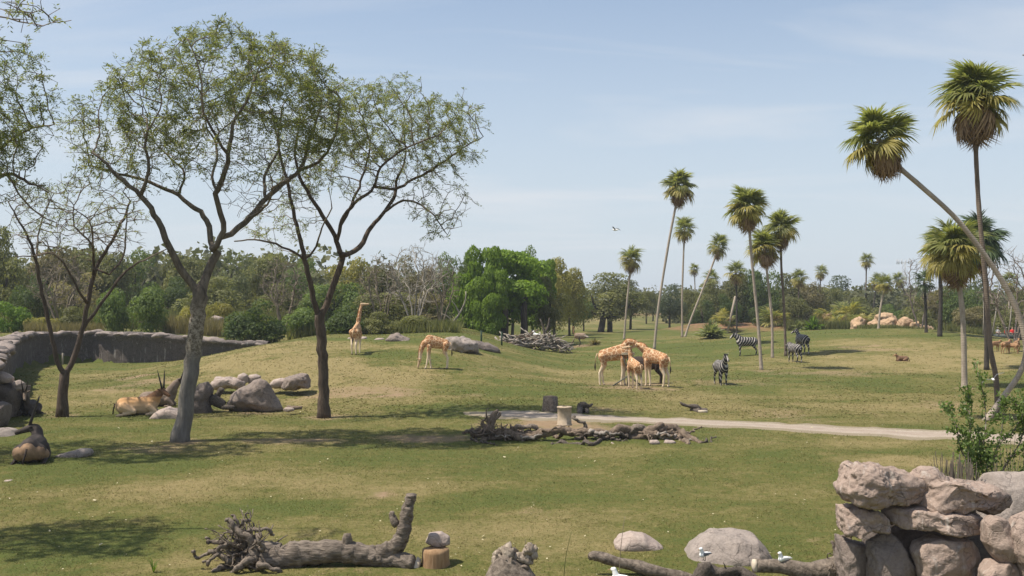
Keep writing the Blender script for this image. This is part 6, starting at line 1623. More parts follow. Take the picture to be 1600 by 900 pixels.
# gulls
def gull(label, loc, rz, flying=False, tilt=0, s=1.0, white=False, spread=(.10, .10), group='gulls'):
    g = Geo(); g.cone((.10, 0, 0), .075, (-.10, 0, .0), .06, .9); g.cone((-.1, 0, 0), .055, (-.22, 0, .01), .02, .9)
    if flying: g.cone((.1, 0, .0), .06, (.2, 0, .02), .045)
    else: g.cone((.09, 0, .03), .065, (.13, 0, .15), .045); g.cone((.13, 0, .155), .048, (.16, 0, .155), .04)
    t = thing('gull', label, 'bird', loc, rz, group); t.scale = (s, s, s)
    if tilt: t.rotation_euler = (tilt, 0, rz)
    link('body', solid(g, 'body', M['white'], .012, 2), t)
    hx, hz_ = (.24, .02) if flying else (.20, .15)
    g = Geo(); g.tube([(hx, 0, hz_), (hx + .055, 0, hz_ - .01)], [.014, .004], 6); link('bill', g.mesh('bill', M['wood_cut']), t)
    for sg, sp in zip((1, -1), spread):
        g = Geo()
        if flying:
            pts = [(.05, .05, .03, .13), (.08, .28, .03 + sp * .9, .13), (.02, .48, .03 + sp * .8, .09), (-.06, .66, .03 + sp * .3, .03)]
            V = []
            for x, y, z, c in pts: V += [(x + c * .5, sg * y, z + .008), (x - c * .5, sg * y, z + .004), (x, sg * y, z + .022), (x, sg * y, z - .006)]
            Q = []
            for i in range(3):
                a_, b_ = i * 4, i * 4 + 4
                Q += [(a_, a_ + 2, b_ + 2, b_), (a_ + 2, a_ + 1, b_ + 1, b_ + 2), (a_ + 1, a_ + 3, b_ + 3, b_ + 1), (a_ + 3, a_, b_, b_ + 3)]
            g.add(V, Q)
        else:
            g.cone((.06, sg * .055, .015), .045, (-.16, sg * .035, .0), .022, .5); g.cone((-.14, sg * .03, 0), .02, (-.27, sg * .012, -.012), .006, .6)
        link('wing', g.mesh('wing', M['white'] if white else M['gull_grey']), t)
    if not flying:
        for sg in (1, -1):
            g = Geo(); g.tube([(0, sg * .03, -.05), (-.005, sg * .03, -.15)], [.009, .008], 5); g.tube([(-.01, sg * .03, -.15), (.05, sg * .03, -.155)], [.012, .008], 5); link('leg', g.mesh('leg', M['horn']), t)
    return t
gull('gull gliding high in the pale sky above the palms', at(962, 359, 62), R(150), True, R(8), .9, spread=(.10, .16))
gull('gull in flight in front of the tall palms at right, wings banked', at(1552, 593, 40), R(75), True, R(-28), .75, spread=(.12, .12))
gull('grey winged gull perched on the dark stump before the big grey boulder', at(1101, 866, 18.9), R(215), s=.72)
gull('white gull standing on the weathered log right of the big grey boulder', at(1225, 873, 18.8), R(205), s=.72, white=True)
gull('gull at the bottom edge by the thin broken log, only its head in view', at(970, 903, 18.3), R(165), s=.95, white=True)
for lab, x, y in [('white egret on the left part of the wood pile', 838, 523), ('white egret on the right part of the wood pile', 858, 529)]:
    gull(lab, at(x, y, 108), R(160), s=2.2, white=True, group='egrets on the wood pile').name = 'egret'

# ------------------------------------------------------------------ dead wood
def limb(g, pts, d, org, n=None, wob=.14, seed=0, sides=10, wig=.02, kr=1.0):
    """pts rows: px, py, radius in photo px, depth offset"""
    k = ppm(d) / kr; rg = np.random.default_rng(seed)
    rows = []
    for q in pts:
        p = at(q[0], q[1], d + (q[3] if len(q) > 3 else 0)); r_ = q[2] / k
        if q[1] < 895 and p.z < hz(p.x, p.y) + .4 * r_:          # rests on the land nearer by
            p = ground(q[0], q[1]); p.z += .4 * r_
        rows.append([p.x - org.x, p.y - org.y, p.z - org.z, r_])
    P = np.array(rows)
    L = np.sum(np.linalg.norm(np.diff(P[:, :3], axis=0), axis=1)); n = n or max(6, int(L / (P[:, 3].mean() * .7)))
    S = smooth_path(P, min(n, 90)); S[1:-1, :3] += wig * 2.2 * np.stack([fbm(np.c_[np.arange(1, len(S) - 1) * .3, np.full(len(S) - 2, k * 5.0), np.full(len(S) - 2, seed * 1.3)], 1, 2, k) for k in range(3)], 1); r_ = S[:, 3] * (1 + .13 * fbm(np.c_[np.arange(len(S)) * .22, np.zeros(len(S)), np.full(len(S), seed * 1.7)], 1, 3, seed))
    g.tube(S[:, :3], np.maximum(r_, .004), sides, wob=wob, seed=seed)
    return S

def rootball(g, c, rads, n_, L, seed, axis=(-1, 0, 0), r0=.05, zmin=None):
    rg = np.random.default_rng(seed); c = np.array(c); ax = np.array(axis, float)
    for i in range(n_):
        v = rg.normal(size=3) * [1, 1, 1] + ax * .5; v /= np.linalg.norm(v); l = L * rg.uniform(.5, 1.15)
        p = [c + v * .05]; q = v.copy()
        for k in range(6):
            q = q + rg.normal(0, .42, 3); q /= np.linalg.norm(q); nx = p[-1] + q * l / 6
            if zmin is not None: nx[2] = max(nx[2], zmin)
            p.append(nx)
        rr = r0 * rg.uniform(.45, 1.3)
        g.tube(smooth_path(p, 11), np.linspace(rr, rr * .22, 11) * (1 + .2 * rg.normal(size=11)), 6, wob=.2, seed=i)
        if rg.random() < .6:
            k = rg.integers(2, 5); w_ = q + rg.normal(0, .9, 3); w_ /= np.linalg.norm(w_)
            g.tube([p[k], p[k] + w_ * l * .2, p[k] + w_ * l * .36 + rg.normal(0, .03, 3)], [rr * .5, rr * .35, rr * .1], 5, wob=.2, seed=i)

org = Vector((at(540, 880, 20).x, 20.0, hz(at(540, 880, 20).x, 20)))
t = thing('fallen_log', 'big weathered fallen log with an upright branch and a tangled root ball at left', 'log', org)
g = Geo(); limb(g, [(395, 868, 26), (430, 872, 23), (475, 866, 19), (530, 862, 17), (570, 867, 15), (605, 874, 14), (646, 886, 14)], 20, org, wob=.13, seed=1, sides=28, wig=.008, n=80)
limb(g, [(592, 866, 14), (615, 856, 13), (628, 838, 12), (633, 815, 10.5), (638, 792, 8.8), (643, 773, 7.8)], 20, org, wob=.13, seed=2, sides=20, wig=.006, n=50)
limb(g, [(604, 885, 10), (600, 905, 8), (606, 922, 7)], 20, org, wob=.2, seed=9, sides=8)
link('trunk', g.rough(.030, 11, 3, 1.0).mesh('trunk', M['wood_log']), t)
for i, pp in enumerate([[(541, 855, 9), (541, 842, 7), (543, 834, 6)], [(620, 820, 7), (616, 808, 5.5), (613, 800, 4)]]):
    g = Geo(); limb(g, pp, 20, org, wob=.25, seed=3 + i, sides=8); link('branch_stub', g.mesh('branch_stub', M['wood_grey']), t)
g = Geo(); a_, b_ = np.array(pxw(647, 887, 20, org)), np.array(pxw(654, 889, 20, org)); g.tube([a_, b_], [.21, .19], 12, wob=.2); link('cut_end', g.mesh('cut_end', M['wood_pale']), t)
g = Geo(); rootball(g, np.array(pxw(380, 860, 20, org)), None, 120, .85, 5, (-.35, -.1, .05), .026, zmin=.03)
for i, pp in enumerate([[(420, 872, 9, -.2), (390, 845, 8, -.2), (365, 822, 7, -.2), (352, 812, 5, -.2)], [(372, 822, 5), (366, 812, 4), (363, 806, 2)], [(385, 830, 5), (400, 825, 4.5), (428, 836, 2.5)], [(378, 820, 4), (385, 812, 3), (390, 802, 1.2)],
                        [(360, 880, 8, -.3), (335, 866, 6, -.3), (312, 868, 4, -.3), (300, 862, 2, -.3)], [(365, 890, 7, -.3), (335, 895, 6, -.4), (312, 905, 4, -.4)], [(400, 890, 8, -.4), (415, 880, 6, -.5), (440, 895, 4, -.5)], [(350, 850, 6), (330, 842, 5), (322, 840, 3)],
                        [(360, 850, 5), (345, 855, 5, -.4), (330, 880, 4, -.5), (316, 878, 2, -.5)], [(395, 870, 9, -.35), (376, 882, 7, -.5), (352, 908, 5, -.5)], [(410, 860, 6, -.3), (404, 840, 4, -.4), (407, 832, 2, -.4)]]):
    limb(g, pp, 20, org, wob=.25, seed=20 + i, sides=8, wig=.05, kr=.68)
structure(link('root_ball', g.rough(.02, 9, 4).mesh('root_ball', M['wood_grey']), t), 'stuff')

b = ground(680, 886); g = Geo(); P = []
prof_ = [(-.02, 1.04), (.12, 1.0), (.27, .97), (.34, .93)]
for z_, k in prof_: P.append([(math.cos(a) * .27 * k * (1 + .12 * math.sin(3 * a + 1)), math.sin(a) * .25 * k, z_) for a in np.arange(14) / 14 * 6.283])
V = np.concatenate([np.array(p) for p in P] + [np.array([[0, 0, .35]])]); K = np.arange(14); K2 = (K + 1) % 14
Q = np.concatenate([np.c_[i * 14 + K, i * 14 + K2, (i + 1) * 14 + K2, (i + 1) * 14 + K] for i in range(3)]); g.add(V, Q, np.c_[3 * 14 + K, 3 * 14 + K2, np.full(14, 56)])
thing('sawn_block', 'short sawn orange wood block standing beside the end of the big fallen log', 'wood block', b, .3, None, g.rough(.02, 7, 3).mesh('sawn_block', M['wood_cut'], True))

org = Vector((at(800, 905, 19).x, 19.0, hz(at(800, 905, 19).x, 19)))
t = thing('root_stump', 'gnarled upturned stump with pale broken top at the bottom edge, right of the fallen log', 'stump', org)
g = Geo(); limb(g, [(795, 940, 46), (796, 905, 40), (800, 882, 28), (802, 870, 16)], 19, org, wob=.35, seed=31, sides=16); rootball(g, pxw(798, 900, 19, org), None, 30, .42, 8, (0, -.1, .2), .05, zmin=-.1); link('stump', g.rough(.05, 6, 7).mesh('stump', M['wood_grey']), t)
g = Geo()
for i, pp in enumerate([[(790, 880, 12), (795, 864, 13), (792, 854, 8)], [(805, 876, 9), (815, 872, 9), (832, 874, 7)], [(824, 872, 8), (826, 860, 9), (824, 852, 5)], [(834, 872, 6), (833, 862, 6), (832, 854, 4)], [(780, 884, 8), (778, 868, 8), (784, 858, 4)]]):
    limb(g, pp, 19, org, wob=.5, seed=40 + i, sides=14, n=14)
link('broken_top', g.rough(.03, 14, 5, 1.0).mesh('broken_top', M['stump_pale']), t)

org = Vector((at(1010, 890, 19.3).x, 19.3, hz(at(1010, 890, 19.3).x, 19.3)))
g = Geo(); limb(g, [(924, 872, 4), (928, 869, 8), (945, 874, 8), (985, 884, 9), (1030, 893, 9), (1075, 906, 10), (1110, 920, 10)], 19.3, org, wob=.2, seed=51, sides=10)
thing('broken_log', 'thin broken weathered log lying along the bottom edge before the pinkish boulder', 'log', org, 0, None, g.mesh('broken_log', M['wood_grey']))
org = Vector((at(1120, 905, 18.7).x, 18.7, hz(at(1120, 905, 18.7).x, 18.7)))
g = Geo(); limb(g, [(1092, 940, 14), (1096, 905, 13), (1100, 886, 12), (1102, 879, 9)], 18.7, org, wob=.35, seed=52, sides=12); limb(g, [(1104, 890, 9), (1125, 893, 8), (1150, 892, 8), (1172, 900, 10), (1200, 930, 10)], 18.7, org, wob=.4, seed=53, sides=10); rootball(g, pxw(1140, 905, 18.7, org), None, 16, .34, 4, (0, -.1, .3), .04, zmin=-.1)
thing('dark_stump', 'dark rotten stump under the perched grey winged gull', 'stump', org, 0, None, g.mesh('dark_stump', M['wood_dark']))
org = Vector((at(1260, 900, 18.8).x, 18.8, hz(at(1260, 900, 18.8).x, 18.8)))
t = thing('weathered_log', 'pale weathered log with a splayed root fan against the foot of the stacked outcrop', 'log', org)
g = Geo(); limb(g, [(1180, 884, 10), (1200, 886, 11), (1230, 889, 12), (1262, 893, 13), (1290, 890, 17), (1312, 886, 20)], 18.8, org, wob=.25, seed=54, sides=12); link('trunk', g.mesh('trunk', M['wood_grey']), t)
g = Geo(); a_, b_ = np.array(pxw(1181, 884, 18.8, org)), np.array(pxw(1176, 884, 18.8, org)); g.tube([a_, b_], [.125, .12], 10, wob=.2); link('cut_end', g.mesh('cut_end', M['wood_pale']), t)
g = Geo(); rootball(g, pxw(1318, 885, 18.8, org), None, 75, .55, 12, (.5, -.15, .25), .026, zmin=.02)
for i, pp in enumerate([[(1300, 885, 10), (1318, 865, 8), (1325, 845, 5), (1312, 838, 2)], [(1310, 880, 8), (1330, 868, 6), (1350, 872, 4), (1356, 885, 2)], [(1300, 890, 8), (1330, 885, 6), (1352, 895, 3)], [(1310, 875, 6), (1302, 855, 4), (1300, 845, 2)], [(1296, 890, 9), (1330, 900, 7), (1356, 915, 3)]]): limb(g, pp, 18.8, org, wob=.25, seed=60 + i, sides=7)
structure(link('root_fan', g.rough(.018, 9, 4).mesh('root_fan', M['wood_grey']), t), 'stuff')

# long fallen tree by the road
M['wood_mid'] = m_bark('wood_mid', (0.070, 0.050, 0.037), (0.27, 0.205, 0.15), 1.6, (4, 4, 4), 1.0)
d = 38.2; org = Vector((at(900, 690, d).x, d, hz(at(900, 690, d).x, d)))
t = thing('fallen_tree', 'long fallen dead tree with gnarled limbs lying across the grass before the dirt road', 'log', org)
parts_ = [('trunk', 'wood_mid', [[(775, 678, 7), (810, 680, 7), (850, 677, 6.5), (900, 676, 6.5), (950, 675, 7), (1000, 676, 7.5), (1040, 678, 6)], [(980, 684, 8), (1005, 682, 8), (1022, 672, 7), (1036, 663, 4)]]),
          ('limb', 'wood_mid', [[(735, 672, 4), (760, 678, 6), (790, 683, 6), (830, 682, 5), (845, 675, 4)], [(722, 676, 2), (735, 675, 3), (755, 680, 3), (775, 683, 3)], [(745, 671, 3), (757, 680, 4), (768, 686, 3)]]),
          ('limb', 'wood_dark', [[(818, 690, 2), (832, 682, 4), (845, 676, 5)], [(862, 695, 1.8), (872, 693, 3), (900, 694, 3.4), (925, 696, 3), (938, 684, 4), (950, 676, 5), (968, 676, 5), (980, 682, 5)], [(898, 688, 3), (910, 682, 4), (925, 678, 4)]]),
          ('limb', 'wood_mid', [[(1030, 672, 6), (1050, 672, 6), (1065, 678, 6), (1080, 688, 5), (1094, 693, 3)], [(1050, 672, 4), (1062, 683, 4), (1074, 694, 3)], [(1038, 664, 2), (1046, 672, 3), (1060, 674, 3)]]),
          ('limb', 'wood_grey', [[(920, 672, 4), (912, 660, 2.5), (898, 650, 2)], [(982, 678, 3), (990, 668, 6), (1000, 670, 6), (1008, 672, 3)], [(800, 668, 3), (812, 672, 4), (845, 671, 4)]])]
for i, (nm_, mt, ll) in enumerate(parts_):
    for j, pp in enumerate(ll):
        g = Geo(); limb(g, pp, d, org, wob=.3, seed=70 + i * 7 + j, sides=12, wig=.10, kr=.98); link(nm_ if j == 0 else 'limb', g.rough(.055, 7, i + j).mesh(nm_, M[mt]), t)
g = Geo(); limb(g, [(765, 676, 8), (768, 662, 6), (771, 652, 5), (774, 646, 4), (778, 640, 2)], d, org, wob=.35, seed=90, sides=8); limb(g, [(771, 655, 4), (780, 650, 3), (782, 645, 2)], d, org, wob=.3, seed=91, sides=6); rootball(g, pxw(762, 668, d, org), None, 36, .75, 14, (-.1, -.1, .0), .05, zmin=.02); rootball(g, pxw(788, 674, d, org), None, 24, .55, 15, (.3, -.1, .0), .045, zmin=.02)
structure(link('root_ball', g.mesh('root_ball', M['wood_brown']), t), 'stuff')
rg = np.random.default_rng(61)
for k in range(22):
    x0 = rg.uniform(735, 1080); y0 = rg.uniform(672, 688); a = rg.uniform(-1, 1); L_ = rg.uniform(25, 75); s_ = 1 if rg.random() < .6 else -1
    pp = [(x0, y0, rg.uniform(1.6, 3.2), rg.uniform(-.4, .4)), (x0 + s_ * L_ * .5, y0 - rg.uniform(-6, 10), 1.8, rg.uniform(-.6, .6)), (x0 + s_ * L_, y0 + rg.uniform(-10, 10), .7, rg.uniform(-.8, .8))]
    g = Geo(); limb(g, pp, d, org, wob=.2, seed=200 + k, sides=6, wig=.06); link('branch', g.mesh('branch', M[('wood_mid', 'wood_dark', 'wood_pile')[k % 3]]), t)
for lab, poly, d_ in [('pale flat stone lying under the right end of the fallen dead tree', [(1012, 690), (1016, 684), (1028, 684), (1033, 690), (1024, 694)], 38.8), ('small tan stone below the right fork of the fallen dead tree', [(1035, 690), (1040, 684), (1054, 685), (1058, 690), (1045, 693)], 38.9), ('tan stone beside the left roots of the fallen dead tree', [(802, 672), (805, 666), (816, 664), (820, 670), (810, 674)], 40.5), ('tiny pale stone on the grass before the fallen dead tree', [(952, 691), (956, 688), (962, 689), (963, 692), (957, 693)], 38.5)]:
    d_ = ground(sum(p[0] for p in poly) / 5, max(p[1] for p in poly)).y + .1
    rock(lab, poly, d_, .22, 'rock_pale', None, sub=3, amp=.03, freq=3, seed=int(poly[0][0]), facets=3)

def stump(label, px, py, r, h, mat, seed, top=None, name='tree_stump'):
    b = ground(px, py); g = Geo(); g.tube([(0, 0, -.1), (0, 0, .12), (0, 0, h * .5), (0, 0, h)], [r * 1.2, r * 1.06, r * .97, r * .92], 16, wob=.16, seed=seed)
    t = thing(name, label, 'stump', b); link('stump', g.mesh('stump', M[mat], True), t)
    g = Geo(); g.tube([(0, 0, h), (0, 0, h + .02)], [r * .86, r * .84], 16, wob=.1, seed=seed); link('cut_top', g.mesh('cut_top', M[top or 'wood_brown'], False), t)
stump('upright grey sawn tree stump just behind the dirt road', 860, 643, .36, .68, 'wood_grey', 5)
org = ground(911, 645); d = org.y; g = Geo(); limb(g, [(905, 647, 3), (906, 638, 5), (908, 631, 4)], d, org, wob=.4, seed=3); limb(g, [(906, 632, 4), (914, 632, 4.5), (920, 634, 3), (926, 631, 1.5)], d, org, wob=.4, seed=4); limb(g, [(917, 647, 2.5), (917, 640, 3.5), (916, 633, 4)], d, org, wob=.4, seed=5); rootball(g, pxw(911, 638, d, org), None, 14, .35, 16, (0, 0, .1), .06, zmin=0)
thing('hollow_stump', 'small dark hollow stump right of the upright sawn stump', 'stump', org, 0, None, g.mesh('hollow_stump', M['wood_dark']))
org = ground(1085, 642); d = org.y; g = Geo(); limb(g, [(1063, 628, 1), (1067, 632, 2.5), (1075, 635, 2.5), (1086, 636, 4), (1095, 639, 4), (1105, 643, 3)], d, org, wob=.3, seed=6); limb(g, [(1086, 636, 3), (1090, 642, 4), (1092, 645, 3)], d, org, wob=.3, seed=7); limb(g, [(1078, 640, 2), (1084, 640, 3), (1090, 644, 2)], d, org, wob=.3, seed=8)
thing('driftwood', 'short dark piece of driftwood on the grass left of the worn slope, behind the road', 'dead branch', org, 0, None, g.mesh('driftwood', M['wood_dark']))
g = Geo(); q = ground(1098, 645); g.box((0, 0, .05), (.42, .2, .12)); thing('pale_block', 'small pale block lying against the dark driftwood', 'block', q, 0, None, g.mesh('pale_block', M['wood_pale'], False))
for i, (lab, pts, d_) in enumerate([('short dark log with an up-curved end between the leaning boulder and pointed boulder', [(330, 622, 7), (340, 628, 8), (350, 634, 7)], 48.2), ('dark knob ended branch standing behind the short log', [(338, 622, 5), (344, 614, 5), (347, 608, 5)], 48.5), ('thin dark log at the left foot of the pointed boulder', [(348, 638, 3), (356, 636, 4), (366, 637, 3)], 47.5), ('short sawn log lying right of the pointed boulder', [(448, 636, 3), (460, 637, 3), (472, 637, 3)], 47.8)]):
    org = Vector((at(pts[1][0], pts[1][1], d_).x, d_, at(pts[1][0], pts[1][1] + 5, d_).z)); g = Geo(); limb(g, pts, d_, org, wob=.25, seed=110 + i)
    thing('log', lab, 'log', org, 0, 'logs among the left rocks', g.mesh('log', M['wood_dark' if i < 3 else 'wood_brown']))

# wood pile: every stick a part
b = ground(835, 545); t = thing('wood_pile', 'long heap of grey branches and logs before the bright green clump', 'wood pile', b); rg = np.random.default_rng(50)
for mt in ('wood_grey', 'wood_brown', 'wood_dark'): pass
SM = []
for k in range(8):
    g = Geo(); L = rg.uniform(1.4, 3.2); P = smooth_path([(-L / 2, 0, 0), (-L * .15, rg.normal(0, .12), rg.normal(0, .1)), (L * .2, rg.normal(0, .12), rg.normal(0, .1)), (L / 2, 0, rg.normal(0, .15))], 7)
    r_ = rg.uniform(.05, .11); g.tube(P, np.linspace(r_, r_ * .6, 7), 6, wob=.2, seed=k); SM.append(g.mesh('branch', (M['twig_white'], M['wood_brown'], M['wood_pile'], M['wood_pile'])[k % 4]))
for k in range(150):
    x = rg.uniform(-3.1, 3.1); hgt_ = 1.25 * (1 - (abs(x) / 3.5) ** 2.5)
    o = link('branch', SM[k % 8], t, (x, rg.uniform(-.9, .9), rg.uniform(.08, 1) * hgt_)); o.rotation_euler = (rg.uniform(0, 6), rg.normal(0, .38), rg.normal(0, .6))
for i, (x0, tp) in enumerate([(1.0, [(1.0, 0, 1.0), (.9, 0, 2.0), (.55, 0, 2.9)]), (1.2, [(1.05, 0, 1.6), (1.35, 0, 2.2), (1.45, 0, 3.0)])]):
    g = Geo(); g.tube(smooth_path(tp, 6), np.linspace(.16, .06, 6), 6, wob=.2); link('branch', g.mesh('branch', M['wood_dark']), t)

# feed barrel on legs
b = ground(882, 672); t = thing('feed_barrel', 'tan barrel shaped feeder on three short legs behind the fallen dead tree', 'feeder', b)
g = Geo(); r_ = .285
pr = [(.20, r_ * 1.12), (.23, r_ * 1.13), (.25, r_), (.6, r_ * .985), (.88, r_), (.90, r_ * 1.08), (.935, r_ * 1.08), (.95, r_ * 1.02), (.96, r_ * .4)]
A_ = np.arange(28) / 28 * 6.283; V = np.concatenate([np.c_[np.cos(A_) * r, np.sin(A_) * r, np.full(28, z)] for z, r in pr]); K = np.arange(28); K2 = (K + 1) % 28
g.add(V, np.concatenate([np.c_[i * 28 + K, i * 28 + K2, (i + 1) * 28 + K2, (i + 1) * 28 + K] for i in range(len(pr) - 1)]), np.c_[K2[1:-1] * 0, K2[1:-1], K[1:-1]])
link('barrel', g.mesh('barrel', m_flat('barrel_tan', (0.40, 0.315, 0.225), .8, .28, 5, .3), True), t)
for a in (0.5, 2.6, 4.7):
    g = Geo(); g.tube([(math.cos(a) * .22, math.sin(a) * .22, -.05), (math.cos(a) * .21, math.sin(a) * .21, .22)], .022, 6); link('leg', g.mesh('leg', M['wood_dark']), t)

# giraffe feeder stand
b = ground(981, 603); t = thing('feed_stand', 'metal feeding stand with braced legs and a flat tray among the giraffes', 'feeder', b); tm = m_flat('stand_steel', (0.11, 0.115, 0.095), .6, .25)
for nm_, a_, c_, r_ in [('post', (0, 0, -.05), (.02, 0, 1.95), .05), ('leg', (-.95, 0, 0), (0, 0, .62), .045), ('leg', (.85, .1, 0), (.02, 0, .7), .045), ('leg', (.1, 1.0, 0), (0, 0, .62), .045), ('brace', (0, 0, .95), (-.34, 0, 1.92), .032), ('brace', (0, 0, .95), (.34, 0, 1.92), .032)]:
    g = Geo(); g.tube([a_, c_], r_, 7); link(nm_, g.mesh(nm_, tm), t)
g = Geo(); g.box((0, 0, 1.99), (.8, .6, .06)); g.box((0, -.28, 2.06), (.8, .04, .08)); g.box((0, .28, 2.06), (.8, .04, .08)); link('tray', g.mesh('tray', m_flat('tray_wood', (0.34, 0.29, 0.21), .9, .2), False), t)

# thin stalks and grass shoots by the bottom edge
g = Geo(); rg = np.random.default_rng(4)
b = ground(240, 895)
for k in range(9):
    a = rg.uniform(0, 6.28); h_ = rg.uniform(.12, .30); l = rg.uniform(.03, .2); s = np.array([-math.sin(a), math.cos(a), 0]) * .012
    p1 = np.array([math.cos(a) * l * .4, math.sin(a) * l * .4, h_ * .7]); p2 = np.array([math.cos(a) * l, math.sin(a) * l, h_])
    g.add([-s, s, p1 + s, p1 - s, p2], [(0, 1, 2, 3)], [(3, 2, 4)])
thing('grass_tuft', 'bright green tuft of long grass blades at the lower left', 'grass tuft', b, 0, None, g.mesh('grass_tuft', bpy.data.materials['leaf_bright'], False, rg.uniform(0, 1, 18)))
for lab, x0, y0, x1, y1, d_ in [('thin green weed stalk rising at the bottom edge right of the gnarled stump', 880, 897, 893, 830, 18.6), ('thin dry weed stalk before the pinkish boulder', 967, 890, 976, 808, 18.6), ('short dry weed stalk behind the gnarled stump', 823, 862, 821, 842, 19.3)]:
    a_ = at(x0, y0, d_); q = at(x1, y1, d_); b = Vector((a_.x, d_, hz(a_.x, d_))); g = Geo(); g.tube(smooth_path([(0, 0, -.02), ((q.x - b.x) * .3, .02, (q.z - b.z) * .5), (q.x - b.x, 0, q.z - b.z)], 6), np.linspace(.009, .004, 6), 5)
    thing('weed_stalk', lab, 'weed', b, 0, 'weed stalks', g.mesh('weed_stalk', M['twig_tan' if 'dry' in lab else 'reed'] if 'dry' in lab else bpy.data.materials['leaf_olive'], True))

# ------------------------------------------------------------------ safari truck with visitors
b = onland(1588, 118); t = thing('safari_truck', 'dark open sided safari truck carrying visitors along the crest at the right edge', 'truck', b, 0); tg = m_flat('truck_paint', (0.045, 0.055, 0.05), .5, .2); zt = at(1588, 520, 118).z - b.z
def part(nm_, boxes, mat, par=t):
    g = Geo()
    for c_, s_ in boxes: g.box(c_, s_)
    return link(nm_, g.mesh(nm_, mat, False), par)
part('bed', [((0, 0, zt - .42), (5.6, 2.1, .5)), ((0, 0, zt - .85), (5.4, 1.2, .3))], tg)
part('side_rail', [((0, -1.06, zt - .02), (5.6, .06, .1))] + [((x, -1.06, zt - .12), (.06, .05, .2)) for x in np.linspace(-2.7, 2.7, 7)], tg)
part('cab', [((3.8, 0, zt - .3), (1.7, 2.0, 1.0)), ((3.6, 0, zt + .55), (1.3, 1.8, .7))], tg)
for x in (-1.7, 3.6):
    for y in (-.95, .95):
        g = Geo(); g.tube([(x, y - .14, zt - 1.0), (x, y + .14, zt - 1.0)], .46, 18); w_ = link('wheel', g.mesh('wheel', M['black']), t)
def person(label, loc, rz, shirt, skin=(0.42, 0.26, 0.19), hat=None, hair=(0.06, 0.04, 0.03)):
    t = thing('person', label, 'person', loc, rz, 'visitors on the safari truck'); g = Geo()
    g.cone((0, 0, .10), .15, (0, 0, .48), .15, 1.15); g.cone((0, .15, .47), .06, (0, -.15, .47), .06)
    for s in (1, -1):
        g.cone((0, s * .2, .46), .055, (.10, s * .24, .22), .045); g.cone((.10, s * .24, .22), .045, (.33, s * .17, .20), .036)
        for f in range(4): g.cone((.36, s * .17 + (f - 1.5) * .018, .20), .012, (.43, s * .17 + (f - 1.5) * .02, .185), .009, sides=6, rings=2)
        g.cone((.35, s * .17 - s * .03, .205), .012, (.39, s * .17 - s * .06, .2), .010, sides=6, rings=2)
        g.cone((0, s * .1, .1), .085, (.42, s * .11, .08), .07); g.cone((.42, s * .11, .08), .065, (.44, s * .11, -.34), .045)
    g.cone((0, 0, .5), .06, (.01, 0, .62), .055); g.cone((.015, 0, .70), .095, (.02, 0, .76), .09); g.cone((.10, 0, .70), .02, (.115, 0, .695), .016)
    sk = m_flat('skin', skin, .6, .1)
    link('body', solid(g, 'body', sk, .018, 2), t)
    g = Geo(); g.cone((0, 0, .12), .165, (0, 0, .46), .165, 1.18)
    for s in (1, -1): g.cone((0, s * .2, .46), .075, (.06, s * .23, .32), .07)
    link('shirt', solid(g, 'shirt', m_flat('shirt', shirt, .85, .1), .02, 2), t)
    g = Geo(); g.cone((-.02, 0, .76), .10, (-.01, 0, .80), .085)
    if hat: g.tube([(.03, 0, .795), (.03, 0, .815)], [.16, .15], 14)
    link('hat' if hat else 'hair', g.mesh('hat' if hat else 'hair', m_flat('hat', hat or hair, .8, .1)), t)
for lab, x, y, sh, hat in [('visitor in red shirt and pale hat seated at the left on the safari truck', -1.55, -.55, (0.55, 0.03, 0.03), (.7, .66, .58)), ('visitor in bright red shirt seated second from the left on the safari truck', -.75, -.5, (0.62, 0.04, 0.035), None), ('visitor in black shirt between the red and white shirts on the safari truck', .05, -.3, (0.02, 0.02, 0.025), None),
                           ('visitor in white shirt and white hat seated right of the black shirt on the truck', .85, -.55, (0.72, 0.70, 0.74), (.75, .75, .74)), ('visitor in pale lilac shirt seated nearest the curved palm trunk on the truck', 1.6, -.5, (0.58, 0.52, 0.66), None), ('visitor in white shirt seated at the back left on the truck', -2.2, .1, (0.7, 0.68, 0.6), (.6, .55, .42))]:
    person(lab, b + Vector((x, y, zt - .18)), R(-70 + random.uniform(-30, 30)), sh, hat=hat)

# ------------------------------------------------------------------ far buildings and mast
d = 430; b = onland(1388, d); t = thing('building', 'far pale flat roofed building showing between the palms above the orange rocks', 'building', b); zt = at(1388, 466, d).z - b.z
part('wall', [((-1.6, 0, zt / 2), (6.4, 6, zt))], m_flat('render_white', (0.68, 0.66, 0.62), .9, .06), t); part('tower', [((4.6, 0.4, zt * .47), (4.2, 5, zt * .96))], m_flat('render_tan', (0.50, 0.38, 0.27), .9, .06), t)
part('roof', [((-1.6, 0, zt + .15), (6.8, 6.4, .3)), ((4.6, .4, zt * .95 + .4), (4.5, 5.3, .3))], m_flat('roof_grey', (0.4, 0.38, 0.35), .9, .1), t)
for x in (-3.6, -1.8, 0.0): part('window', [((x, -3.02, zt - 2.0), (1.0, .12, 1.2))], M['black'], t)
for z in (2.0, 4.0): part('window', [((4.6, -2.12, zt - z), (1.2, .12, 1.0))], M['black'], t)
d = 480; b = onland(1413, d); t = thing('lattice_mast', 'thin grey lattice mast with antenna ring on the skyline left of the right hand palms', 'mast', b); H_ = at(1413, 409, d).z - b.z; ms = m_flat('galvanised', (0.42, 0.43, 0.44), .6, .1)
cs = [(math.cos(a) * 1.0, math.sin(a) * 1.0) for a in (0.3, 2.4, 4.5)]
for x, y in cs: g = Geo(); g.tube([(x, y, 0), (x * .8, y * .8, H_)], .12, 5); link('leg', g.mesh('leg', ms), t)
g = Geo()
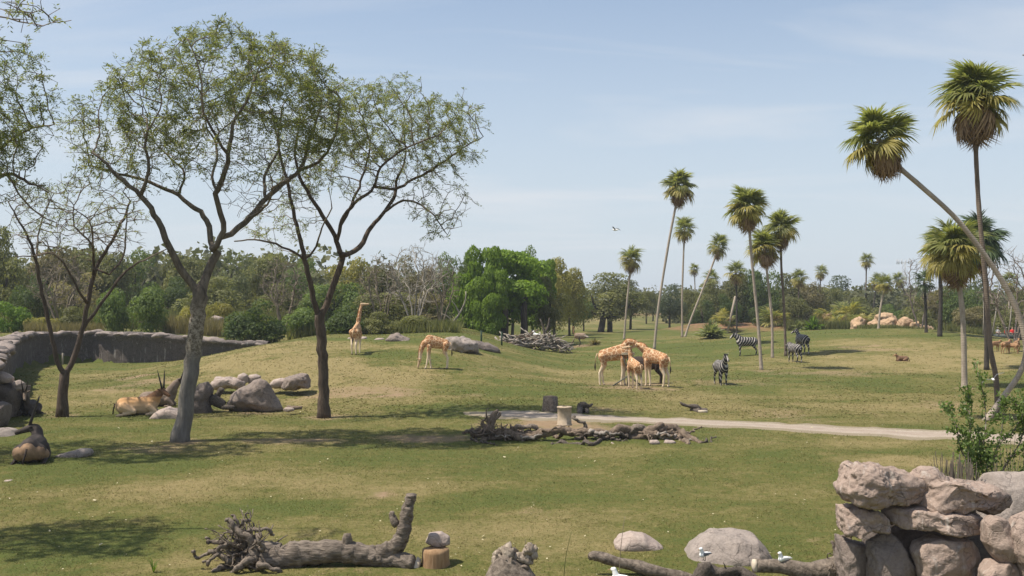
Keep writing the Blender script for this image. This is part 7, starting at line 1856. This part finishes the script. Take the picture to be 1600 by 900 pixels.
for k in range(16):
    z0, z1 = H_ * k / 16, H_ * (k + 1) / 16
    for i in range(3): (x0, y0), (x1, y1) = cs[i], cs[(i + 1) % 3]; g.tube([(x0 * .9, y0 * .9, z0), (x1 * .9, y1 * .9, z1)], .05, 4)
link('bracing', g.mesh('bracing', ms), t)
g = Geo(); 
for a in range(6): g.tube([(math.cos(a) * .8, math.sin(a) * .8, H_ - .3), (math.cos(a) * 3.2, math.sin(a) * 3.2, H_ - .3)], .06, 4); g.box((math.cos(a) * 3.3, math.sin(a) * 3.3, H_), (.35, .35, 2.2))
link('antenna', g.mesh('antenna', ms), t)
g = Geo()
b2 = onland(1424, 470); g.tube([(0, 0, 0), (0, 0, at(1424, 462, 470).z - b2.z)], .16, 5); g.box((0, 0, at(1424, 464, 470).z - b2.z), (2.4, .12, .15)); thing('utility_pole', 'thin utility pole on the skyline right of the lattice mast', 'pole', b2, 0, None, g.mesh('utility_pole', ms))
# small posts under the clump
for lab, x, y in [('short green post left of the wood pile under the bright clump', 784, 540), ('short green post at the left under the bright clump', 752, 540)]:
    b = ground(x, y); g = Geo(); g.tube([(0, 0, -.1), (0, 0, 1.2)], .07, 7); thing('fence_post', lab, 'post', b, 0, 'posts under the bright clump', g.mesh('fence_post', m_flat('post_green', (0.03, 0.055, 0.035), .7, .2)))
# white droppings of litter and a dark bird in the big tree
g = Geo(); g.cone((.08, 0, 0), .06, (-.10, 0, -.02), .05); g.cone((.1, 0, .03), .045, (.16, 0, .06), .035); g.cone((-.1, 0, -.02), .035, (-.26, 0, -.06), .015); p_ = at(412, 97, 37.5)
o_ = thing('perched_bird', 'brown bird perched high in the crown of the wrapped trunk tree', 'bird', p_, R(200)); link('body', solid(g, 'body', m_flat('bird_brown', (0.13, 0.075, 0.05), .9, .3), .015, 1), o_)
g = Geo(); g.tube([(.19, 0, .065), (.235, 0, .055)], [.014, .003], 5); link('bill', g.mesh('bill', M['horn']), o_)

# ------------------------------------------------------------------ summer haze
hx0, hx1, hy0, hy1, hz0, hz1 = -2700, 2700, -300, 4300, -1.5, 30.0
g = Geo(); g.box(((hx0 + hx1) / 2, (hy0 + hy1) / 2, (hz0 + hz1) / 2), (hx1 - hx0, hy1 - hy0, hz1 - hz0))
hm = bpy.data.materials.new('haze'); hm.use_nodes = True; hn = hm.node_tree
hn.nodes.remove(hn.nodes['Principled BSDF'])
pv = hn.nodes.new('ShaderNodeVolumePrincipled'); pv.inputs['Color'].default_value = (.86, .92, 1, 1); pv.inputs['Density'].default_value = 0.00030; pv.inputs['Anisotropy'].default_value = .2
hn.links.new(pv.outputs[0], hn.nodes['Material Output'].inputs['Volume'])
structure(link('haze', g.mesh('haze', hm, False)), 'stuff')
